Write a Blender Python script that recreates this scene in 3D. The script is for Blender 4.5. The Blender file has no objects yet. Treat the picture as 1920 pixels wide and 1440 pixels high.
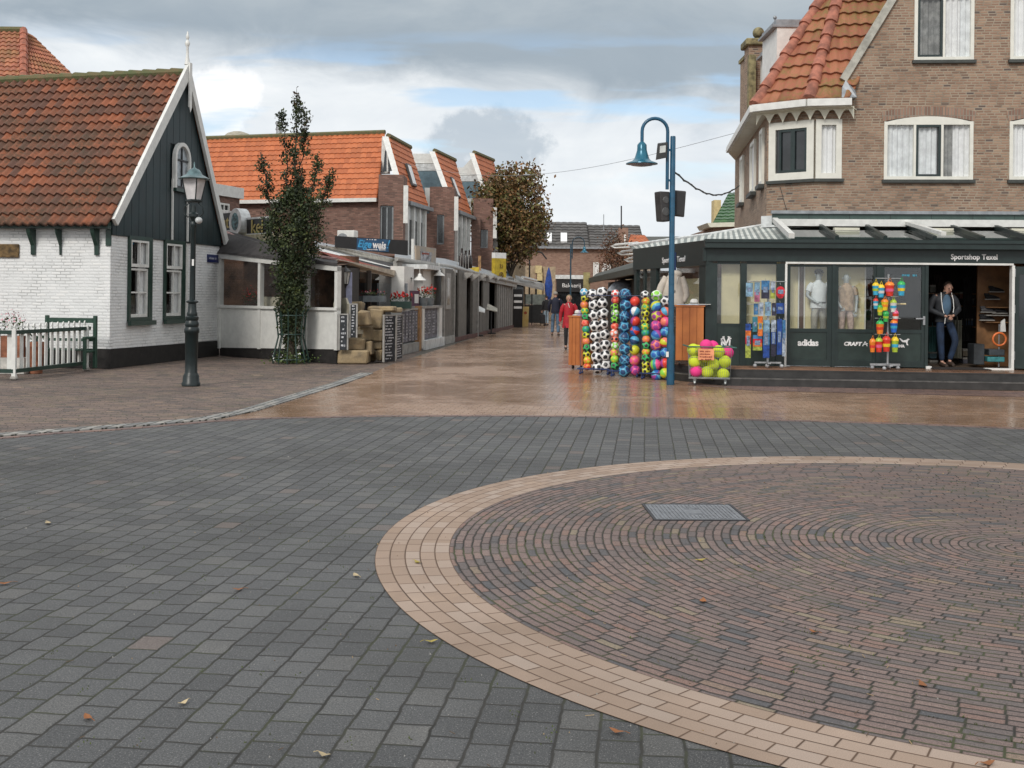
import bpy, bmesh, math, random
import numpy as np
from mathutils import Vector, Matrix
R = math.radians
random.seed(7)
SC = bpy.context.scene
COL = SC.collection
# ------------------------------------------------------------------ camera
F, UC, VC, ROLL, CH = 2110.0, 960.0, 553.0, R(0.6), 1.65   # focal length in px of a 1920 px wide picture
cam = bpy.data.objects.new("camera", bpy.data.cameras.new("camera")); COL.objects.link(cam)
cam.data.sensor_width = 36.0; cam.data.lens = 36.0 * F / 1920.0
cam.data.shift_y = -(720.0 - VC) / 1920.0
cam.data.clip_end = 2000.0
cam.matrix_world = Matrix.Translation((0, 0, CH)) @ Matrix.Rotation(R(90), 4, 'X') @ Matrix.Rotation(ROLL, 4, 'Z')
SC.camera = cam
# ------------------------------------------------------------------ view transform
SC.view_settings.view_transform = 'Standard'; SC.view_settings.look = 'None'
SC.view_settings.exposure = 0.0; SC.view_settings.gamma = 1.0
SC.render.resolution_x = 1024; SC.render.resolution_y = 768
try:
    SC.cycles.max_bounces = 6; SC.cycles.transparent_max_bounces = 12; SC.cycles.use_denoising = True
    SC.cycles.caustics_reflective = False; SC.cycles.caustics_refractive = False
except Exception: pass

class NT:
    """small helper round a node tree"""
    def __init__(s, tree): s.t = tree; s.n = tree.nodes; s.l = tree.links
    def N(s, typ, ins=None, **kw):
        n = s.n.new(typ)
        for k, v in kw.items(): setattr(n, k, v)
        for k, v in (ins or {}).items(): s.set(n.inputs[k], v)
        return n
    def set(s, sock, v):
        if isinstance(v, bpy.types.Node): v = v.outputs[0]
        if isinstance(v, bpy.types.NodeSocket): s.l.new(v, sock)
        else:
            try: sock.default_value = v
            except Exception: sock.default_value = (*v, 1.0) if len(v) == 3 else v
    def M(s, op, a, b=0.0, c=None, clamp=False):
        n = s.n.new('ShaderNodeMath'); n.operation = op; n.use_clamp = clamp
        s.set(n.inputs[0], a); s.set(n.inputs[1], b)
        if c is not None: s.set(n.inputs[2], c)
        return n.outputs[0]
    def smooth(s, x, a, b):
        n = s.n.new('ShaderNodeMapRange'); n.interpolation_type = 'SMOOTHSTEP'
        s.set(n.inputs['Value'], x); s.set(n.inputs['From Min'], a); s.set(n.inputs['From Max'], b)
        return n.outputs[0]
    def lin(s, x, a, b, c, d):
        n = s.n.new('ShaderNodeMapRange')
        s.set(n.inputs['Value'], x)
        for k, v in (('From Min', a), ('From Max', b), ('To Min', c), ('To Max', d)): s.set(n.inputs[k], v)
        return n.outputs[0]
    def mix(s, f, a, b, mode='MIX'):
        n = s.n.new('ShaderNodeMix'); n.data_type = 'RGBA'; n.blend_type = mode
        s.set(n.inputs[0], f); s.set(n.inputs[6], a if not isinstance(a, tuple) else (*a[:3], 1)); s.set(n.inputs[7], b if not isinstance(b, tuple) else (*b[:3], 1))
        return n.outputs[2]
    def ramp(s, x, stops, interp='LINEAR'):
        n = s.n.new('ShaderNodeValToRGB'); n.color_ramp.interpolation = interp
        e = n.color_ramp.elements
        while len(e) < len(stops): e.new(0.5)
        for i, (p, c) in enumerate(stops): e[i].position = p; e[i].color = (*c[:3], 1)
        s.set(n.inputs[0], x); return n.outputs[0]
    def noise(s, vec, scale, detail=3, rough=.5, dist=0):
        n = s.n.new('ShaderNodeTexNoise'); s.set(n.inputs['Vector'], vec); n.inputs['Scale'].default_value = scale
        n.inputs['Detail'].default_value = detail; n.inputs['Roughness'].default_value = rough; n.inputs['Distortion'].default_value = dist
        return n.outputs['Fac']
    def comb(s, x, y, z=0.0):
        n = s.n.new('ShaderNodeCombineXYZ'); s.set(n.inputs[0], x); s.set(n.inputs[1], y); s.set(n.inputs[2], z); return n.outputs[0]
    def sep(s, v):
        n = s.n.new('ShaderNodeSeparateXYZ'); s.set(n.inputs[0], v); return n.outputs
    def white(s, x, y):
        n = s.n.new('ShaderNodeTexWhiteNoise'); n.noise_dimensions = '2D'; s.set(n.inputs['Vector'], s.comb(x, y)); return n.outputs

# ------------------------------------------------------------------ world: Nishita sky behind broken rain clouds
SUN_EL, SUN_AZ = R(38), R(205)      # the sun stands behind the camera, to its left
w = bpy.data.worlds.new("World"); SC.world = w; w.use_nodes = True
T = NT(w.node_tree); T.n.clear()
sky = T.N('ShaderNodeTexSky', sky_type='NISHITA', sun_disc=False); sky.sun_elevation = SUN_EL; sky.sun_rotation = SUN_AZ
bg1 = T.N('ShaderNodeBackground', {'Color': sky, 'Strength': 0.15})
gen = T.N('ShaderNodeTexCoord').outputs['Generated']
x, y, z = T.sep(gen)
ay = T.M('MAXIMUM', T.M('ABSOLUTE', y), 0.08)
az = T.M('DIVIDE', x, ay)                                # tangent of the azimuth (mirrored behind)
el = T.M('DIVIDE', z, ay)
den = T.M('ADD', T.M('MAXIMUM', z, 0.0), 0.10)
pv = T.comb(T.M('DIVIDE', x, den), T.M('DIVIDE', y, den), z)
n1 = T.noise(pv, 0.85, 6, .55, .3)
n2 = T.noise(T.comb(T.M('MULTIPLY', az, 7), T.M('MULTIPLY', el, 15), y), 1.0, 7, .58, .5)
n3 = T.noise(T.comb(T.M('MULTIPLY', az, 3), T.M('MULTIPLY', el, 24), 3.3), 1.0, 5, .5, .3)
# lower edge of the dark bank drops towards the right
edge = T.M('ADD', T.lin(az, -.42, .12, .232, .168), T.M('MULTIPLY', T.M('SUBTRACT', n2, .5), .075))
bank = T.smooth(T.M('SUBTRACT', el, edge), -.022, .030)
thin = T.smooth(T.M('ADD', el, T.M('MULTIPLY', T.M('SUBTRACT', n2, .5), .12)), .225, .33)   # the bank thins higher up
dark = T.mix(thin, T.mix(n2, (.32, .39, .46), (.45, .52, .58)), (.57, .62, .65))
low = T.ramp(T.M('ADD', T.M('MULTIPLY', n2, .7), T.M('MULTIPLY', n3, .3)), [(.28, (.60, .68, .76)), (.41, (.78, .83, .88)), (.56, (.88, .92, .95)), (.70, (1.0, 1.01, 1.02))])
# one bright cumulus on the left and one small grey one in the middle
def puff(ca, ce, ra, re):
    da = T.M('DIVIDE', T.M('SUBTRACT', az, ca), ra); de = T.M('DIVIDE', T.M('SUBTRACT', el, ce), re)
    q = T.M('ADD', T.M('MULTIPLY', da, da), T.M('MULTIPLY', de, de))
    nn = T.noise(T.comb(T.M('MULTIPLY', az, 30), T.M('MULTIPLY', el, 30), 1.7), 1.0, 6, .6)
    q = T.M('ADD', q, T.M('MULTIPLY', T.M('SUBTRACT', nn, .5), 3.0))
    front = T.M('GREATER_THAN', y, 0.0)
    return T.M('MULTIPLY', T.smooth(q, 1.15, .45), front)
low = T.mix(puff(-.262, .165, .036, .040), low, (1.05, 1.06, 1.07))
low = T.mix(T.M('MULTIPLY', puff(-.020, .135, .055, .036), .60), low, (.38, .47, .56))
cl = T.mix(bank, low, dark)
# unseen clouds overhead and behind the viewer, brightened to add light to the scene
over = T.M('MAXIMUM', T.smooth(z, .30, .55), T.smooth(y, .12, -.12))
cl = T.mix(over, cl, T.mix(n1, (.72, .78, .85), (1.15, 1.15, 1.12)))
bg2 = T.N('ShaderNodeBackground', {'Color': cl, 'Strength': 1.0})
# chinks of blue low down, between the clouds
gapn = T.noise(T.comb(T.M('MULTIPLY', az, 5), T.M('MULTIPLY', el, 32), 9.1), 1.0, 4, .5)
gap = T.M('MULTIPLY', T.smooth(gapn, .50, .64), T.M('MULTIPLY', T.smooth(el, .09, .13), T.smooth(el, .25, .19)))
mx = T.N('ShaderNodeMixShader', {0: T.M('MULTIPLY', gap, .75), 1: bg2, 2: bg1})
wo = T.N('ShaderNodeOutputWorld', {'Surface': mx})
# ------------------------------------------------------------------ sun through cloud
sl = bpy.data.lights.new("sun", 'SUN'); sl.energy = 1.9; sl.angle = R(14); sl.color = (1, .95, .88)
sun = bpy.data.objects.new("sun", sl); COL.objects.link(sun)
sd = Vector((math.sin(SUN_AZ) * math.cos(SUN_EL), math.cos(SUN_AZ) * math.cos(SUN_EL), math.sin(SUN_EL)))
sun.rotation_euler = sd.to_track_quat('Z', 'Y').to_euler()

# ------------------------------------------------------------------ placing things: picture measure -> ground or distance
def ray(u, v):
    c, s = math.cos(ROLL), math.sin(ROLL); a, b = u - UC, v - VC
    return (c * a + s * b) / F, (-s * a + c * b) / F
def W(u, v, Y):
    a, b = ray(u, v); return Vector((a * Y, Y, CH - b * Y))
def G(u, v, z=0.0):
    a, b = ray(u, v); Y = (CH - z) / b; return Vector((a * Y, Y, z))
class FR:
    """vertical facade frame: x along it (left to right as seen), y into the building, z up"""
    def __init__(s, o, ang=None, to=None):
        s.o = Vector((o[0], o[1], o[2] if len(o) > 2 else 0))
        d = Vector((to[0] - o[0], to[1] - o[1], 0)).normalized() if to is not None else Vector((math.cos(R(ang)), math.sin(R(ang)), 0))
        s.d = d; s.n = Vector((-d.y, d.x, 0)); s.len = (Vector((to[0], to[1], 0)) - Vector((o[0], o[1], 0))).length if to is not None else 0
        s.M = Matrix(((d.x, s.n.x, 0, s.o.x), (d.y, s.n.y, 0, s.o.y), (0, 0, 1, s.o.z), (0, 0, 0, 1)))
    def p(s, a, b, c): return s.M @ Vector((a, b, c))
    def hit(s, u, v, off=0.0):
        """facade coordinates of a sight line on the plane y=off"""
        a, b = ray(u, v); o = s.o + s.n * off
        dr = Vector((a, 1, 0)); t = s.n.dot(Vector((o.x, o.y, 0))) / s.n.dot(dr)
        P = dr * t; return (P - Vector((s.o.x, s.o.y, 0))).dot(s.d), CH - b * t - s.o.z

# ------------------------------------------------------------------ mesh builder
class MB:
    def __init__(s, M=None): s.v = []; s.f = []; s.mi = []; s.M = M if M is None or isinstance(M, Matrix) else M.M; s.cur = 0
    def add(s, vs, fs, mi=None):
        o = len(s.v)
        s.v += [(s.M @ Vector(p)) if s.M else Vector(p) for p in vs]
        s.f += [tuple(i + o for i in f) for f in fs]; s.mi += [s.cur if mi is None else mi] * len(fs)
        return s
    def poly(s, pts, mi=None): return s.add(pts, [tuple(range(len(pts)))], mi)
    def box(s, x0, x1, y0, y1, z0, z1, mi=None):
        return s.add([(x0,y0,z0),(x1,y0,z0),(x1,y1,z0),(x0,y1,z0),(x0,y0,z1),(x1,y0,z1),(x1,y1,z1),(x0,y1,z1)],
                     [(3,2,1,0),(4,5,6,7),(0,1,5,4),(1,2,6,5),(2,3,7,6),(3,0,4,7)], mi)
    def ext(s, pts, vec, mi=None):
        """polygon pushed along a vector: a solid"""
        n = len(pts); vec = Vector(vec); q = [Vector(p) for p in pts]; nn = Vector((0, 0, 0))
        for i in range(n): nn += q[i].cross(q[(i + 1) % n])
        if nn.dot(vec) > 0: q.reverse()
        vs = q + [p + vec for p in q]
        return s.add(vs, [tuple(range(n)), tuple(range(2 * n - 1, n - 1, -1))] + [(i, n + i, n + (i + 1) % n, (i + 1) % n) for i in range(n)], mi)
    def bar(s, p, q, w, h=None, up=(0, 0, 1), mi=None):
        """straight bar of section w x h"""
        p, q = Vector(p), Vector(q); h = w if h is None else h; d = (q - p).normalized(); up = Vector(up)
        if abs(d.dot(up)) > .98: up = Vector((0, 1, 0))
        a = d.cross(up).normalized() * w / 2; b = d.cross(a).normalized() * h / 2
        c = [p + a + b, p - a + b, p - a - b, p + a - b]
        return s.add(c + [x + (q - p) for x in c], [(3,2,1,0),(4,5,6,7),(0,1,5,4),(1,2,6,5),(2,3,7,6),(3,0,4,7)], mi)
    def tube(s, pts, r, n=8, mi=None, cap=True):
        pts = [Vector(p) for p in pts]; rs = r if isinstance(r, (list, tuple)) else [r] * len(pts); vs = []; fs = []; pa = None
        for i, p in enumerate(pts):
            d = (pts[min(i + 1, len(pts) - 1)] - pts[max(i - 1, 0)]).normalized()
            if pa is None: pa = d.orthogonal().normalized()
            else:
                pa = pa - d * pa.dot(d); pa = pa.normalized() if pa.length > 1e-6 else d.orthogonal().normalized()
            b = d.cross(pa)
            for k in range(n):
                t = 2 * math.pi * k / n; vs.append(p + (pa * math.cos(t) + b * math.sin(t)) * rs[i])
        for i in range(len(pts) - 1):
            for k in range(n): a = i * n + k; b = i * n + (k + 1) % n; fs.append((a, b, b + n, a + n))
        if cap: fs += [tuple(range(n - 1, -1, -1)), tuple(range((len(pts) - 1) * n, len(pts) * n))]
        return s.add(vs, fs, mi)
    def lathe(s, c, prof, n=16, mi=None, axis='Z', sx=1, sy=1):
        c = Vector(c); vs = []; fs = []
        for r, z in prof:
            for k in range(n):
                t = 2 * math.pi * k / n; a, b = r * math.cos(t) * sx, r * math.sin(t) * sy
                vs.append(c + (Vector((a, b, z)) if axis == 'Z' else Vector((a, z, b)) if axis == 'Y' else Vector((z, a, b))))
        m = len(prof)
        for i in range(m - 1):
            for k in range(n): a = i * n + k; b = i * n + (k + 1) % n; fs.append((a, b, b + n, a + n))
        fs += [tuple(range(n - 1, -1, -1)), tuple(range((m - 1) * n, m * n))]
        if axis == 'Y': fs = [f[::-1] for f in fs]
        return s.add(vs, fs, mi)
    def ball(s, c, r, n=12, m=8, sc=(1, 1, 1), mi=None):
        pr = [(max(1e-3, math.sin(math.pi * i / m)) * r, -math.cos(math.pi * i / m) * r) for i in range(m + 1)]
        c = Vector(c); o = len(s.v); s.lathe((0, 0, 0), pr, n, mi)
        for i in range(o, len(s.v)):
            p = (s.M.inverted() @ s.v[i]) if s.M else s.v[i]
            p = Vector((p.x * sc[0], p.y * sc[1], p.z * sc[2])) + c; s.v[i] = (s.M @ p) if s.M else p
        return s
    def ring(s, c, R0, r, axis='Z', n=20, m=6, mi=None, arc=2 * math.pi):
        pts = []
        for k in range(n + 1):
            t = arc * k / n; a, b = R0 * math.cos(t), R0 * math.sin(t)
            pts.append(Vector(c) + (Vector((a, b, 0)) if axis == 'Z' else Vector((a, 0, b)) if axis == 'Y' else Vector((0, a, b))))
        return s.tube(pts, r, m, mi, cap=False)
    def build(s, name, mat, parent=None, smooth=False, bevel=0.0, uv=True):
        me = bpy.data.meshes.new(name); org = Vector((0, 0, 0)); q = parent
        while q is not None:
            org += q.location; q = q.parent
        me.from_pydata([tuple(p - org) for p in s.v], [], s.f)
        for m in (mat if isinstance(mat, (list, tuple)) else [mat]): me.materials.append(m)
        if len(me.materials) > 1: me.polygons.foreach_set('material_index', s.mi)
        if smooth:
            me.polygons.foreach_set('use_smooth', [True] * len(s.f))
            if hasattr(me, 'set_sharp_from_angle'):
                me.set_sharp_from_angle(angle=R(smooth if smooth is not True else 50))
        if uv: auto_uv(me, org)
        me.validate(); me.update()
        o = bpy.data.objects.new(name, me); COL.objects.link(o)
        if parent is not None: o.parent = parent
        if bevel:
            b = o.modifiers.new('b', 'BEVEL'); b.width = bevel; b.segments = 1; b.limit_method = 'ANGLE'
        return o
def auto_uv(me, org):
    """planar mapping in metres, by the way each face looks"""
    l = me.uv_layers.new(name='UVMap'); uvd = np.zeros(len(me.loops) * 2)
    co = np.array([tuple(v.co) for v in me.vertices]).reshape(-1, 3) + np.array(org)
    for p in me.polygons:
        n = p.normal; ix = [me.loops[k].vertex_index for k in p.loop_indices]; P = co[ix]
        if abs(n.z) > .75: a, b = P[:, 0], P[:, 1]
        else:
            t = np.array((-n.y, n.x)); L = math.hypot(*t) or 1; t = t / L
            a = P[:, 0] * t[0] + P[:, 1] * t[1]; b = P[:, 2] / max(.3, math.sqrt(1 - n.z * n.z))
        for j, k in enumerate(p.loop_indices): uvd[2 * k] = a[j]; uvd[2 * k + 1] = b[j]
    l.data.foreach_set('uv', uvd)
def tag(o, label=None, cat=None, group=None, kind=None):
    if label: o['label'] = label
    if cat: o['category'] = cat
    if group: o['group'] = group
    if kind: o['kind'] = kind
    return o
def thing(name, label, cat, loc=(0, 0, 0), group=None):
    o = bpy.data.objects.new(name, None); COL.objects.link(o); o.location = loc; o.empty_display_size = .2
    return tag(o, label, cat, group)
def copy_tree(o, parent=None):
    c = o.copy(); COL.objects.link(c); c.parent = parent
    for ch in list(o.children): copy_tree(ch, c)
    return c

# ------------------------------------------------------------------ materials
MATS = {}
def pmat(name, col, rough=.6, metal=0.0, var=.12, scale=6.0, bump=0.0, bscale=60.0, spec=.5, col2=None, dirt=0.0, emit=0.0):
    """plain painted or natural surface with a slight uneven tone, optional second colour and bump"""
    if name in MATS: return MATS[name]
    m = bpy.data.materials.new(name); m.use_nodes = True; T = NT(m.node_tree); T.n.clear(); MATS[name] = m
    g = T.N('ShaderNodeNewGeometry').outputs['Position']
    n = T.noise(g, scale, 4, .6)
    c2 = col2 or tuple(max(0, c * (1 - 2.2 * var)) for c in col); c1 = col if col2 else tuple(min(1, c * (1 + var)) for c in col)
    c = T.mix(T.smooth(n, .3, .7), c2, c1)
    if dirt:
        d = T.noise(g, 1.7, 5, .7); c = T.mix(T.M('MULTIPLY', T.smooth(d, .52, .72), dirt), c, tuple(x * .35 for x in col))
    b = T.N('ShaderNodeBsdfPrincipled', {'Base Color': c, 'Metallic': metal, 'Roughness': T.lin(n, 0, 1, max(.02, rough - .08), min(1, rough + .08))})
    b.inputs['Specular IOR Level'].default_value = spec
    if bump:
        bn = T.N('ShaderNodeBump', {'Height': T.noise(g, bscale, 4, .6), 'Strength': bump, 'Distance': .01}); T.l.new(bn.outputs[0], b.inputs['Normal'])
    T.N('ShaderNodeOutputMaterial', {'Surface': b}); return m
def glass(name, tint=(.75, .8, .82), refl=1.0):
    if name in MATS: return MATS[name]
    m = bpy.data.materials.new(name); m.use_nodes = True; T = NT(m.node_tree); T.n.clear(); MATS[name] = m
    lw = T.N('ShaderNodeLayerWeight', {'Blend': .5}).outputs['Facing']; fr = T.M('ADD', T.M('MULTIPLY', T.M('POWER', lw, 5.0), .94), .06)
    g = T.N('ShaderNodeBsdfGlossy', {'Color': (.9, .9, .9, 1), 'Roughness': .02})
    t = T.N('ShaderNodeBsdfTransparent', {'Color': (*tint, 1)})
    mx = T.N('ShaderNodeMixShader', {0: T.M('MULTIPLY', fr, refl, clamp=True), 1: t, 2: g}); T.N('ShaderNodeOutputMaterial', {'Surface': mx}); return m
def paving(name, stops, joint, L, Wd, gap=.006, ang=None, polar=None, jitter=.12, rough=.75, wet=0.0, bump=.5, grain=.25, moss=0.0, half=.5, tint=None, wob=.004, uvmap=False, stain=.25, grainscale=260, wetrough=.16, speck=0.0):
    """setts, bricks or pavers in world metres: straight courses (ang), rings round a centre (polar) or along the UV map"""
    if name in MATS: return MATS[name]
    m = bpy.data.materials.new(name); m.use_nodes = True; T = NT(m.node_tree); T.n.clear(); MATS[name] = m
    P = T.N('ShaderNodeNewGeometry').outputs['Position']
    if uvmap:
        uvn = T.N('ShaderNodeUVMap').outputs[0]; ux, uy, uz = T.sep(uvn); along, across = ux, uy; P3 = P
    px, py, pz = T.sep(P)
    wn = T.N('ShaderNodeTexNoise', {'Vector': P}); wn.inputs['Scale'].default_value = 9; wn.inputs['Detail'].default_value = 2
    wv = T.sep(wn.outputs['Color'])
    if polar:
        dx, dy = T.M('SUBTRACT', px, polar[0]), T.M('SUBTRACT', py, polar[1])
        r = T.M('SQRT', T.M('ADD', T.M('MULTIPLY', dx, dx), T.M('MULTIPLY', dy, dy))); th = T.M('ARCTAN2', dy, dx)
        across = T.M('ADD', T.M('SUBTRACT', r, polar[2]), T.M('MULTIPLY', T.M('SUBTRACT', wv[0], .5), wob * 2))
        row = T.M('FLOOR', T.M('DIVIDE', across, Wd)); rr = T.M('ADD', T.M('MULTIPLY', T.M('ADD', row, .5), Wd), polar[2])
        along = T.M('MULTIPLY', th, rr)
    else:
        if not uvmap:
            c, s = math.cos(R(ang)), math.sin(R(ang))      # courses run along this direction
            along = T.M('ADD', T.M('MULTIPLY', px, c), T.M('MULTIPLY', py, s)); across = T.M('SUBTRACT', T.M('MULTIPLY', py, c), T.M('MULTIPLY', px, s))
        across = T.M('ADD', across, T.M('MULTIPLY', T.M('SUBTRACT', wv[0], .5), wob * 2)); along = T.M('ADD', along, T.M('MULTIPLY', T.M('SUBTRACT', wv[1], .5), wob * 2))
        row = T.M('FLOOR', T.M('DIVIDE', across, Wd))
    rf = T.M('FRACT', T.M('DIVIDE', across, Wd))
    rnd = T.white(row, 3.7)[0]
    a = T.M('ADD', T.M('DIVIDE', along, L), T.M('ADD', T.M('MULTIPLY', row, half), T.M('MULTIPLY', rnd, jitter)))
    cell = T.M('FLOOR', a); cf = T.M('FRACT', a)
    ex = T.M('MULTIPLY', T.M('MINIMUM', cf, T.M('SUBTRACT', 1.0, cf)), L); ey = T.M('MULTIPLY', T.M('MINIMUM', rf, T.M('SUBTRACT', 1.0, rf)), Wd)
    e = T.M('MINIMUM', ex, ey)
    body = T.smooth(e, gap * .45, gap * 1.3)
    wc = T.white(row, cell); rv = wc[0]
    col = T.ramp(rv, stops)
    gr = T.noise(P, grainscale, 3, .75); col = T.mix(grain, col, T.ramp(gr, [(.25, (.12, .12, .12)), (.5, (.5, .5, .5)), (.72, (1, 1, 1))]), 'OVERLAY')
    big = T.noise(P, .35, 5, .6); mid = T.noise(P, 2.2, 4, .6)
    col = T.mix(T.M('MULTIPLY', T.smooth(big, .42, .68), stain), col, T.mix(1.0, col, (.55, .54, .52), 'MULTIPLY'))
    col = T.mix(T.M('MULTIPLY', T.smooth(mid, .55, .75), stain * .8), col, T.mix(1.0, col, (1.35, 1.33, 1.28), 'MULTIPLY'))
    if speck:
        s1 = T.noise(P, 150, 2, .6); s2 = T.noise(P, 60, 5, .8)
        col = T.mix(T.M('MULTIPLY', T.smooth(s1, .60, .70), speck), col, (.34, .33, .31)); col = T.mix(T.M('MULTIPLY', T.smooth(s2, .50, .36), .55), col, T.mix(1.0, col, (.45, .45, .45), 'MULTIPLY'))
    jc = T.mix(T.smooth(mid, .4, .7), joint, tuple(x * .6 for x in joint))
    if moss: jc = T.mix(T.M('MULTIPLY', T.smooth(T.noise(P, 1.3, 4, .7), .48, .6), moss), jc, (.085, .11, .025))
    col = T.mix(body, jc, col)
    rgh = T.lin(gr, 0, 1, rough - .07, rough + .07)
    if wet:
        wm = T.smooth(T.M('ADD', T.M('MULTIPLY', big, .7), T.M('MULTIPLY', mid, .3)), .36, .58)
        rgh = T.lin(T.M('MULTIPLY', wm, wet), 0, 1, rgh, wetrough); col = T.mix(T.M('MULTIPLY', wm, wet * .35), col, T.mix(1.0, col, (.62, .58, .54), 'MULTIPLY'))
    rgh = T.mix(body, (.9, .9, .9), rgh)
    b = T.N('ShaderNodeBsdfPrincipled', {'Base Color': col, 'Roughness': rgh})
    h = T.M('ADD', T.M('MULTIPLY', T.smooth(e, 0.0, gap * 2.2), 1.0), T.M('ADD', T.M('MULTIPLY', wc[0], .35), T.M('MULTIPLY', gr, .22)))
    bn = T.N('ShaderNodeBump', {'Height': h, 'Strength': bump, 'Distance': .006}); T.l.new(bn.outputs[0], b.inputs['Normal'])
    T.N('ShaderNodeOutputMaterial', {'Surface': b}); return m
def tilemat(name, c1, c2, c3, moss=(.12, .12, .03), mossamt=.3, rough=.7, band=0.0):
    """clay tiles: UV counts tiles, so every tile gets its own tone"""
    if name in MATS: return MATS[name]
    m = bpy.data.materials.new(name); m.use_nodes = True; T = NT(m.node_tree); T.n.clear(); MATS[name] = m
    u, v, _ = T.sep(T.N('ShaderNodeUVMap').outputs[0]); P = T.N('ShaderNodeNewGeometry').outputs['Position']
    wc = T.white(T.M('FLOOR', u), T.M('FLOOR', v)); n = T.noise(P, 14, 4, .7); n0 = T.noise(P, .9, 4, .65)
    col = T.ramp(T.M('ADD', T.M('MULTIPLY', wc[0], .75), T.M('MULTIPLY', n, .25)), [(.15, c1), (.5, c2), (.9, c3)])
    mo = T.M('MULTIPLY', T.smooth(T.M('ADD', T.M('MULTIPLY', n, .5), T.M('MULTIPLY', n0, .5)), .44, .62), mossamt)
    col = T.mix(mo, col, moss)
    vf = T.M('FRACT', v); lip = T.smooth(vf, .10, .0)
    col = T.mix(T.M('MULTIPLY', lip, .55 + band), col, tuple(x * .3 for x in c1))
    b = T.N('ShaderNodeBsdfPrincipled', {'Base Color': col, 'Roughness': T.lin(n, 0, 1, rough - .1, rough + .12)})
    bn = T.N('ShaderNodeBump', {'Height': T.noise(P, 70, 4, .7), 'Strength': .3, 'Distance': .01}); T.l.new(bn.outputs[0], b.inputs['Normal'])
    T.N('ShaderNodeOutputMaterial', {'Surface': b}); return m
def pantiles(name, mat, parent, A, B, C, D, tw=.22, th=.33, amp=.035, step=.03, sub=5, thick=.05, clip=None):
    """tiled slope on the quad A B (eave, left to right) C D (ridge, right to left); real waves and steps, one mesh"""
    A, B, C, D = map(Vector, (A, B, C, D)); Lu = max((B - A).length, (C - D).length); Lv = max((D - A).length, (C - B).length)
    nu, nv = max(1, round(Lu / tw)), max(1, round(Lv / th)); nrm = (B - A).cross(D - A).normalized()
    vs, fs, uvs = [], [], []
    cols = nu * sub + 1
    for j in range(nv):
        for (fv, h) in ((0.0, step), (1.0, 0.0)):
            t = (j + fv) / nv
            for i in range(cols):
                q = i / (nu * sub); ph = (i % sub) / sub
                wv = amp * (0.5 - 0.5 * math.cos(2 * math.pi * ph)) if ph < .999 else 0
                p = (A.lerp(B, q)).lerp(D.lerp(C, q), t) + nrm * (h + wv); vs.append(p); uvs.append((i / sub, j + (.001 if fv == 0 else .999)))
    def idx(j, k, i): return (j * 2 + k) * cols + i
    for j in range(nv):
        for i in range(cols - 1):
            fs.append((idx(j, 0, i), idx(j, 0, i + 1), idx(j, 1, i + 1), idx(j, 1, i)))
            if j: fs.append((idx(j - 1, 1, i), idx(j - 1, 1, i + 1), idx(j, 0, i + 1), idx(j, 0, i)))
    org = Vector((0, 0, 0)); q = parent
    while q is not None: org += q.location; q = q.parent
    if clip:                                   # cut by half spaces (point, inward normal)
        bm = bmesh.new(); uvl = bm.loops.layers.uv.new('UVMap'); bv = [bm.verts.new(p) for p in vs]
        for f in fs:
            fc = bm.faces.new([bv[k] for k in f])
            for l, k in zip(fc.loops, f): l[uvl].uv = uvs[k]
        for (pp, nn) in clip:
            bmesh.ops.bisect_plane(bm, geom=bm.verts[:] + bm.edges[:] + bm.faces[:], plane_co=Vector(pp), plane_no=-Vector(nn), clear_outer=True)
        for v_ in bm.verts: v_.co -= org
        me = bpy.data.meshes.new(name); bm.to_mesh(me); bm.free()
    else:
        me = bpy.data.meshes.new(name); me.from_pydata([tuple(p - org) for p in vs], [], fs)
        l = me.uv_layers.new(name='UVMap'); l.data.foreach_set('uv', [c for lp in me.loops for c in uvs[lp.vertex_index]])
    me.materials.append(mat); me.polygons.foreach_set('use_smooth', [True] * len(me.polygons)); me.set_sharp_from_angle(angle=R(55)); me.update()
    o = bpy.data.objects.new(name, me); COL.objects.link(o)
    if parent is not None: o.parent = parent
    sm = o.modifiers.new('s', 'SOLIDIFY'); sm.thickness = thick; sm.offset = -1
    return o
def text(body, size, M, mat, parent=None, name='lettering', align='CENTER', ext=.004, shear=0.0, space=1.0, bold=0.0, sx=1.0):
    """raised letters, flat side towards -y of the frame M"""
    cu = bpy.data.curves.new(name, 'FONT'); cu.body = body; cu.size = size; cu.align_x = align; cu.align_y = 'CENTER'; cu.extrude = ext
    cu.shear = shear; cu.space_character = space; cu.offset = bold; cu.resolution_u = 3
    tmp = bpy.data.objects.new(name, cu); COL.objects.link(tmp)
    me = bpy.data.meshes.new_from_object(tmp.evaluated_get(bpy.context.evaluated_depsgraph_get()))
    COL.objects.unlink(tmp); bpy.data.objects.remove(tmp)
    org = Vector((0, 0, 0)); q = parent
    while q is not None: org += q.location; q = q.parent
    me.transform(Matrix.Translation(-org) @ M @ Matrix.Rotation(R(90), 4, 'X') @ Matrix.Diagonal((sx, 1, 1, 1)))
    me.materials.clear(); me.materials.append(mat); me.name = name
    o = bpy.data.objects.new(name, me); COL.objects.link(o)
    if parent is not None: o.parent = parent
    return o
def at(fr, s, d, z): return fr.M @ Matrix.Translation((s, d, z))
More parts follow.
